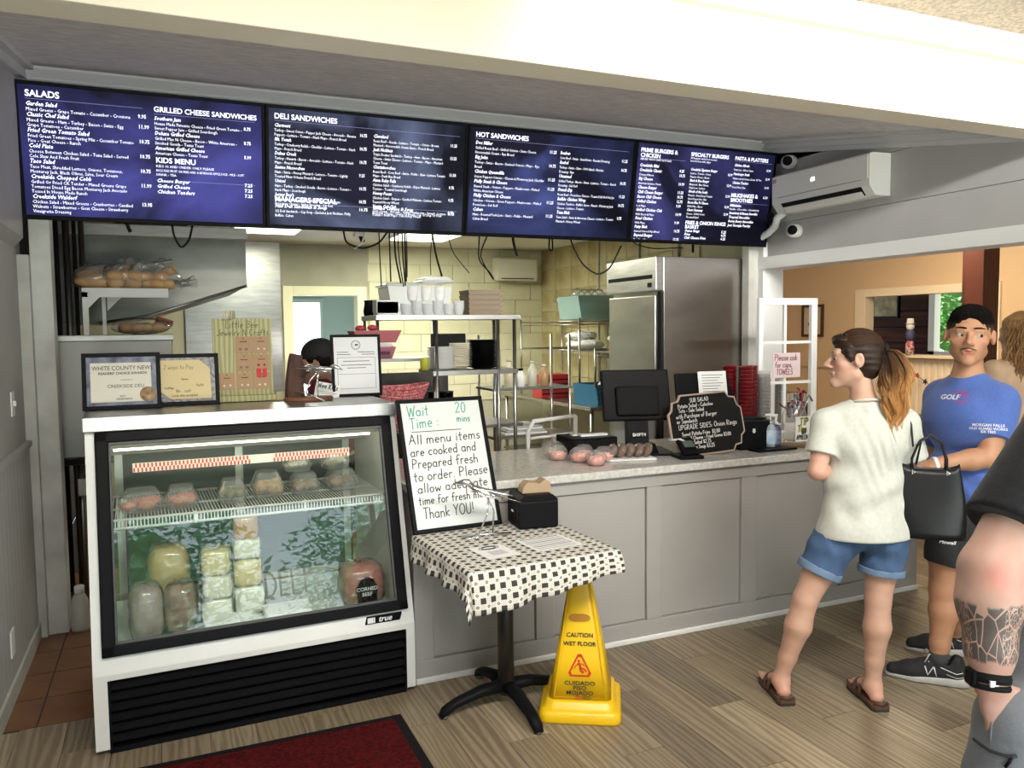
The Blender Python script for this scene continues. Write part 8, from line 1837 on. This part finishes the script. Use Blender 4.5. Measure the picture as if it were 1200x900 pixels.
# ---------------------------------------------------------------- simpler figures further off
def bystander(label, foot, fwd, H_, skin_m, shirt_m, pants_m, hair_m, long_hair=False, cap_m=None, base=(.55, .36, .27), long_sleeve=False, bend=0.0):
    t = thing('person', label, 'person', (0, 0, 0)); k_ = H_ / 1.70
    c = np.array((foot[0], foot[1], 0.0)); f = nrm((*fwd, 0)); r = np.cross(f, UZ); R3 = np.array([r, f, UZ])
    def q(x, y, z): return c + (r * x + f * (y + bend * max(0, z - .9)) + UZ * z) * k_
    F = Field(c - (.5, .5, .0), c + (.5, .5, H_ + .08), .008)
    for sx in (-1, 1):
        F.chain([q(sx * .09, 0, .90), q(sx * .10, .01, .48), q(sx * .10, -.01, .09)], [.09, .058, .038], .02); F.cap(q(sx * .10, -.02, .05), q(sx * .11, .13, .04), .04, .034, .02)
        F.chain([q(sx * .17, 0, 1.40), q(sx * .215, -.02, 1.12), q(sx * .16, .20, 1.02)], [.05, .042, .028], .02); hand_prims(F, q(sx * .16, .20, 1.02), f - r * sx * .3, -UZ, .95, .6, sx)
        F.cap(q(sx * .17, 0, 1.40), q(0, 0, 1.45), .05, .05, .04)
    F.ell(q(0, 0, .95), (.16, .12, .13), R3, .03); F.ell(q(0, 0, 1.12), (.14, .10, .14), R3, .05); F.ell(q(0, .0, 1.30), (.165, .11, .16), R3, .05); F.cap(q(0, 0, 1.42), q(0, .01, 1.52), .052, .05, .03)
    hc = q(0, .02, 1.585); fr = frame_of(f - UZ * bend * .8); p = head_prims(F, hc, fr, 1.0)
    F.make('body', skin(skin_m, base, None), t, color=tone(base, [(p(0, .1, -.06), .018, (.5, .2, .17), .8)])); eyes(p, fr, 1.0, f, t, MATS['brown_iris'])
    G = Field(c - (.5, .5, .0), c + (.5, .5, H_ + .08), .009)
    G.ell(q(0, 0, 1.30), (.19, .135, .17), R3, .03); G.ell(q(0, 0, 1.08), (.175, .13, .18), R3, .06)
    for sx in (-1, 1):
        G.cap(q(sx * .17, 0, 1.395), q(0, 0, 1.44), .062, .062, .03); e = .62 if not long_sleeve else 1.0; a, b_ = q(sx * .17, 0, 1.40), q(sx * .215, -.02, 1.12); G.cap(a, a + (b_ - a) * e, .063, .060, .02)
        if long_sleeve: G.cap(b_, b_ + (q(sx * .16, .20, 1.02) - b_) * .8, .056, .044, .02)
    G.ripple(lambda X, Y, Z: .005 * np.sin(34 * (Z + .5 * X - .3 * Y)) + .002 * np.sin(70 * (Z - X)))
    G.cut(q(0, 0, .93), -UZ); G.cap(q(0, 0, 1.47), q(0, .01, 1.58), .055, .06, .004, 's'); G.make('shirt', shirt_m, t)
    G = Field(c - (.5, .5, .0), c + (.5, .5, 1.1 * k_), .010); G.ell(q(0, 0, .94), (.18, .135, .12), R3, .03)
    for sx in (-1, 1): G.chain([q(sx * .09, 0, .90), q(sx * .10, .01, .48), q(sx * .10, -.01, .12)], [.105, .075, .062], .02)
    G.cut(q(0, 0, 1.0), UZ); G.make('trousers', pants_m, t)
    Hh = Field(hc - .26, hc + .24, .006); Rh = np.array([fr[0], fr[1], fr[2]])
    Hh.ell(p(0, -.02, .040), (.086, .105, .094), Rh, .01)
    if long_hair: Hh.cap(p(0, -.06, .0), p(0, -.085, -.15), .085, .060, .03); Hh.cap(p(-.06, -.03, .0), p(-.07, -.06, -.13), .045, .04, .03); Hh.cap(p(.06, -.03, .0), p(.07, -.06, -.13), .045, .04, .03)
    Hh.ell(p(0, .115, -.03), (.080, .080, .095), Rh, .01, 's')
    if not long_hair: Hh.cut(p(0, 0, -.02), -UZ)
    Hh.ripple(lambda X, Y, Z: .004 * np.sin(50 * Z + 30 * X) + .003 * np.sin(90 * X - 40 * Y))
    ha = Hh.make('hair', hair_m, t)
    if cap_m:
        C_ = Field(hc - .2, hc + .24, .006); C_.ell(p(0, -.015, .050), (.092, .108, .096), Rh, .01); C_.cut(p(0, 0, .028), -fr[2]); C_.cap(p(-.02, .10, .035), p(.02, .10, .035), .045, .045, .01, flat=(fr[2], .18)); C_.make('cap', cap_m, t)
    if long_hair:
        rnd = random.Random(9); b = B()
        for i in range(420):
            a = rnd.uniform(-3.1, .0) ; rr = rnd.uniform(.075, .125); ph = rnd.uniform(0, 6); z0 = rnd.uniform(-.02, .09)
            pts = [p(rr * math.cos(a) * (1 + .25 * s_) + .012 * math.sin(9 * s_ + ph), -.02 + rr * math.sin(a) * (1 + .3 * s_) + .010 * math.cos(10 * s_ + ph), z0 - .26 * s_) for s_ in [k / 9 for k in range(10)]]
            b.tube(pts, .0028, 3)
        o = b.make('hair_strands', hair_m, ha); o['kind'] = 'stuff'
    return t
pb = J(1192, 600, 4.25)
bystander('woman with wavy blond hair and tan shirt seen from behind at the right edge', (pb[0], pb[1]), (FH[0] - .3 * RH[0], FH[1] - .3 * RH[1]), 1.70, 'bystander_skin', mat('tan_blouse', (.46, .31, .20), .8, bump=.1, bscale=90), mat('dark_trousers', (.03, .03, .035), .8), mat('wavy_blond_hair', (.42, .24, .10), .5, spec=.25, col2=(.24, .12, .05), scale=30), long_hair=True)
pk = J(396, 600, 4.78)
bystander('kitchen worker with black cap and dark red shirt bending behind the display case', (pk[0], pk[1] + .0), (-.75, .30), 1.57, 'worker_skin', mat('dark_red_shirt', (.16, .012, .02), .8), mat('worker_trousers', (.02, .02, .025), .8), MATS['short_black_hair'], cap_m=mat('black_cap_cloth', (.012, .012, .013), .8), base=(.45, .27, .19), bend=.12)
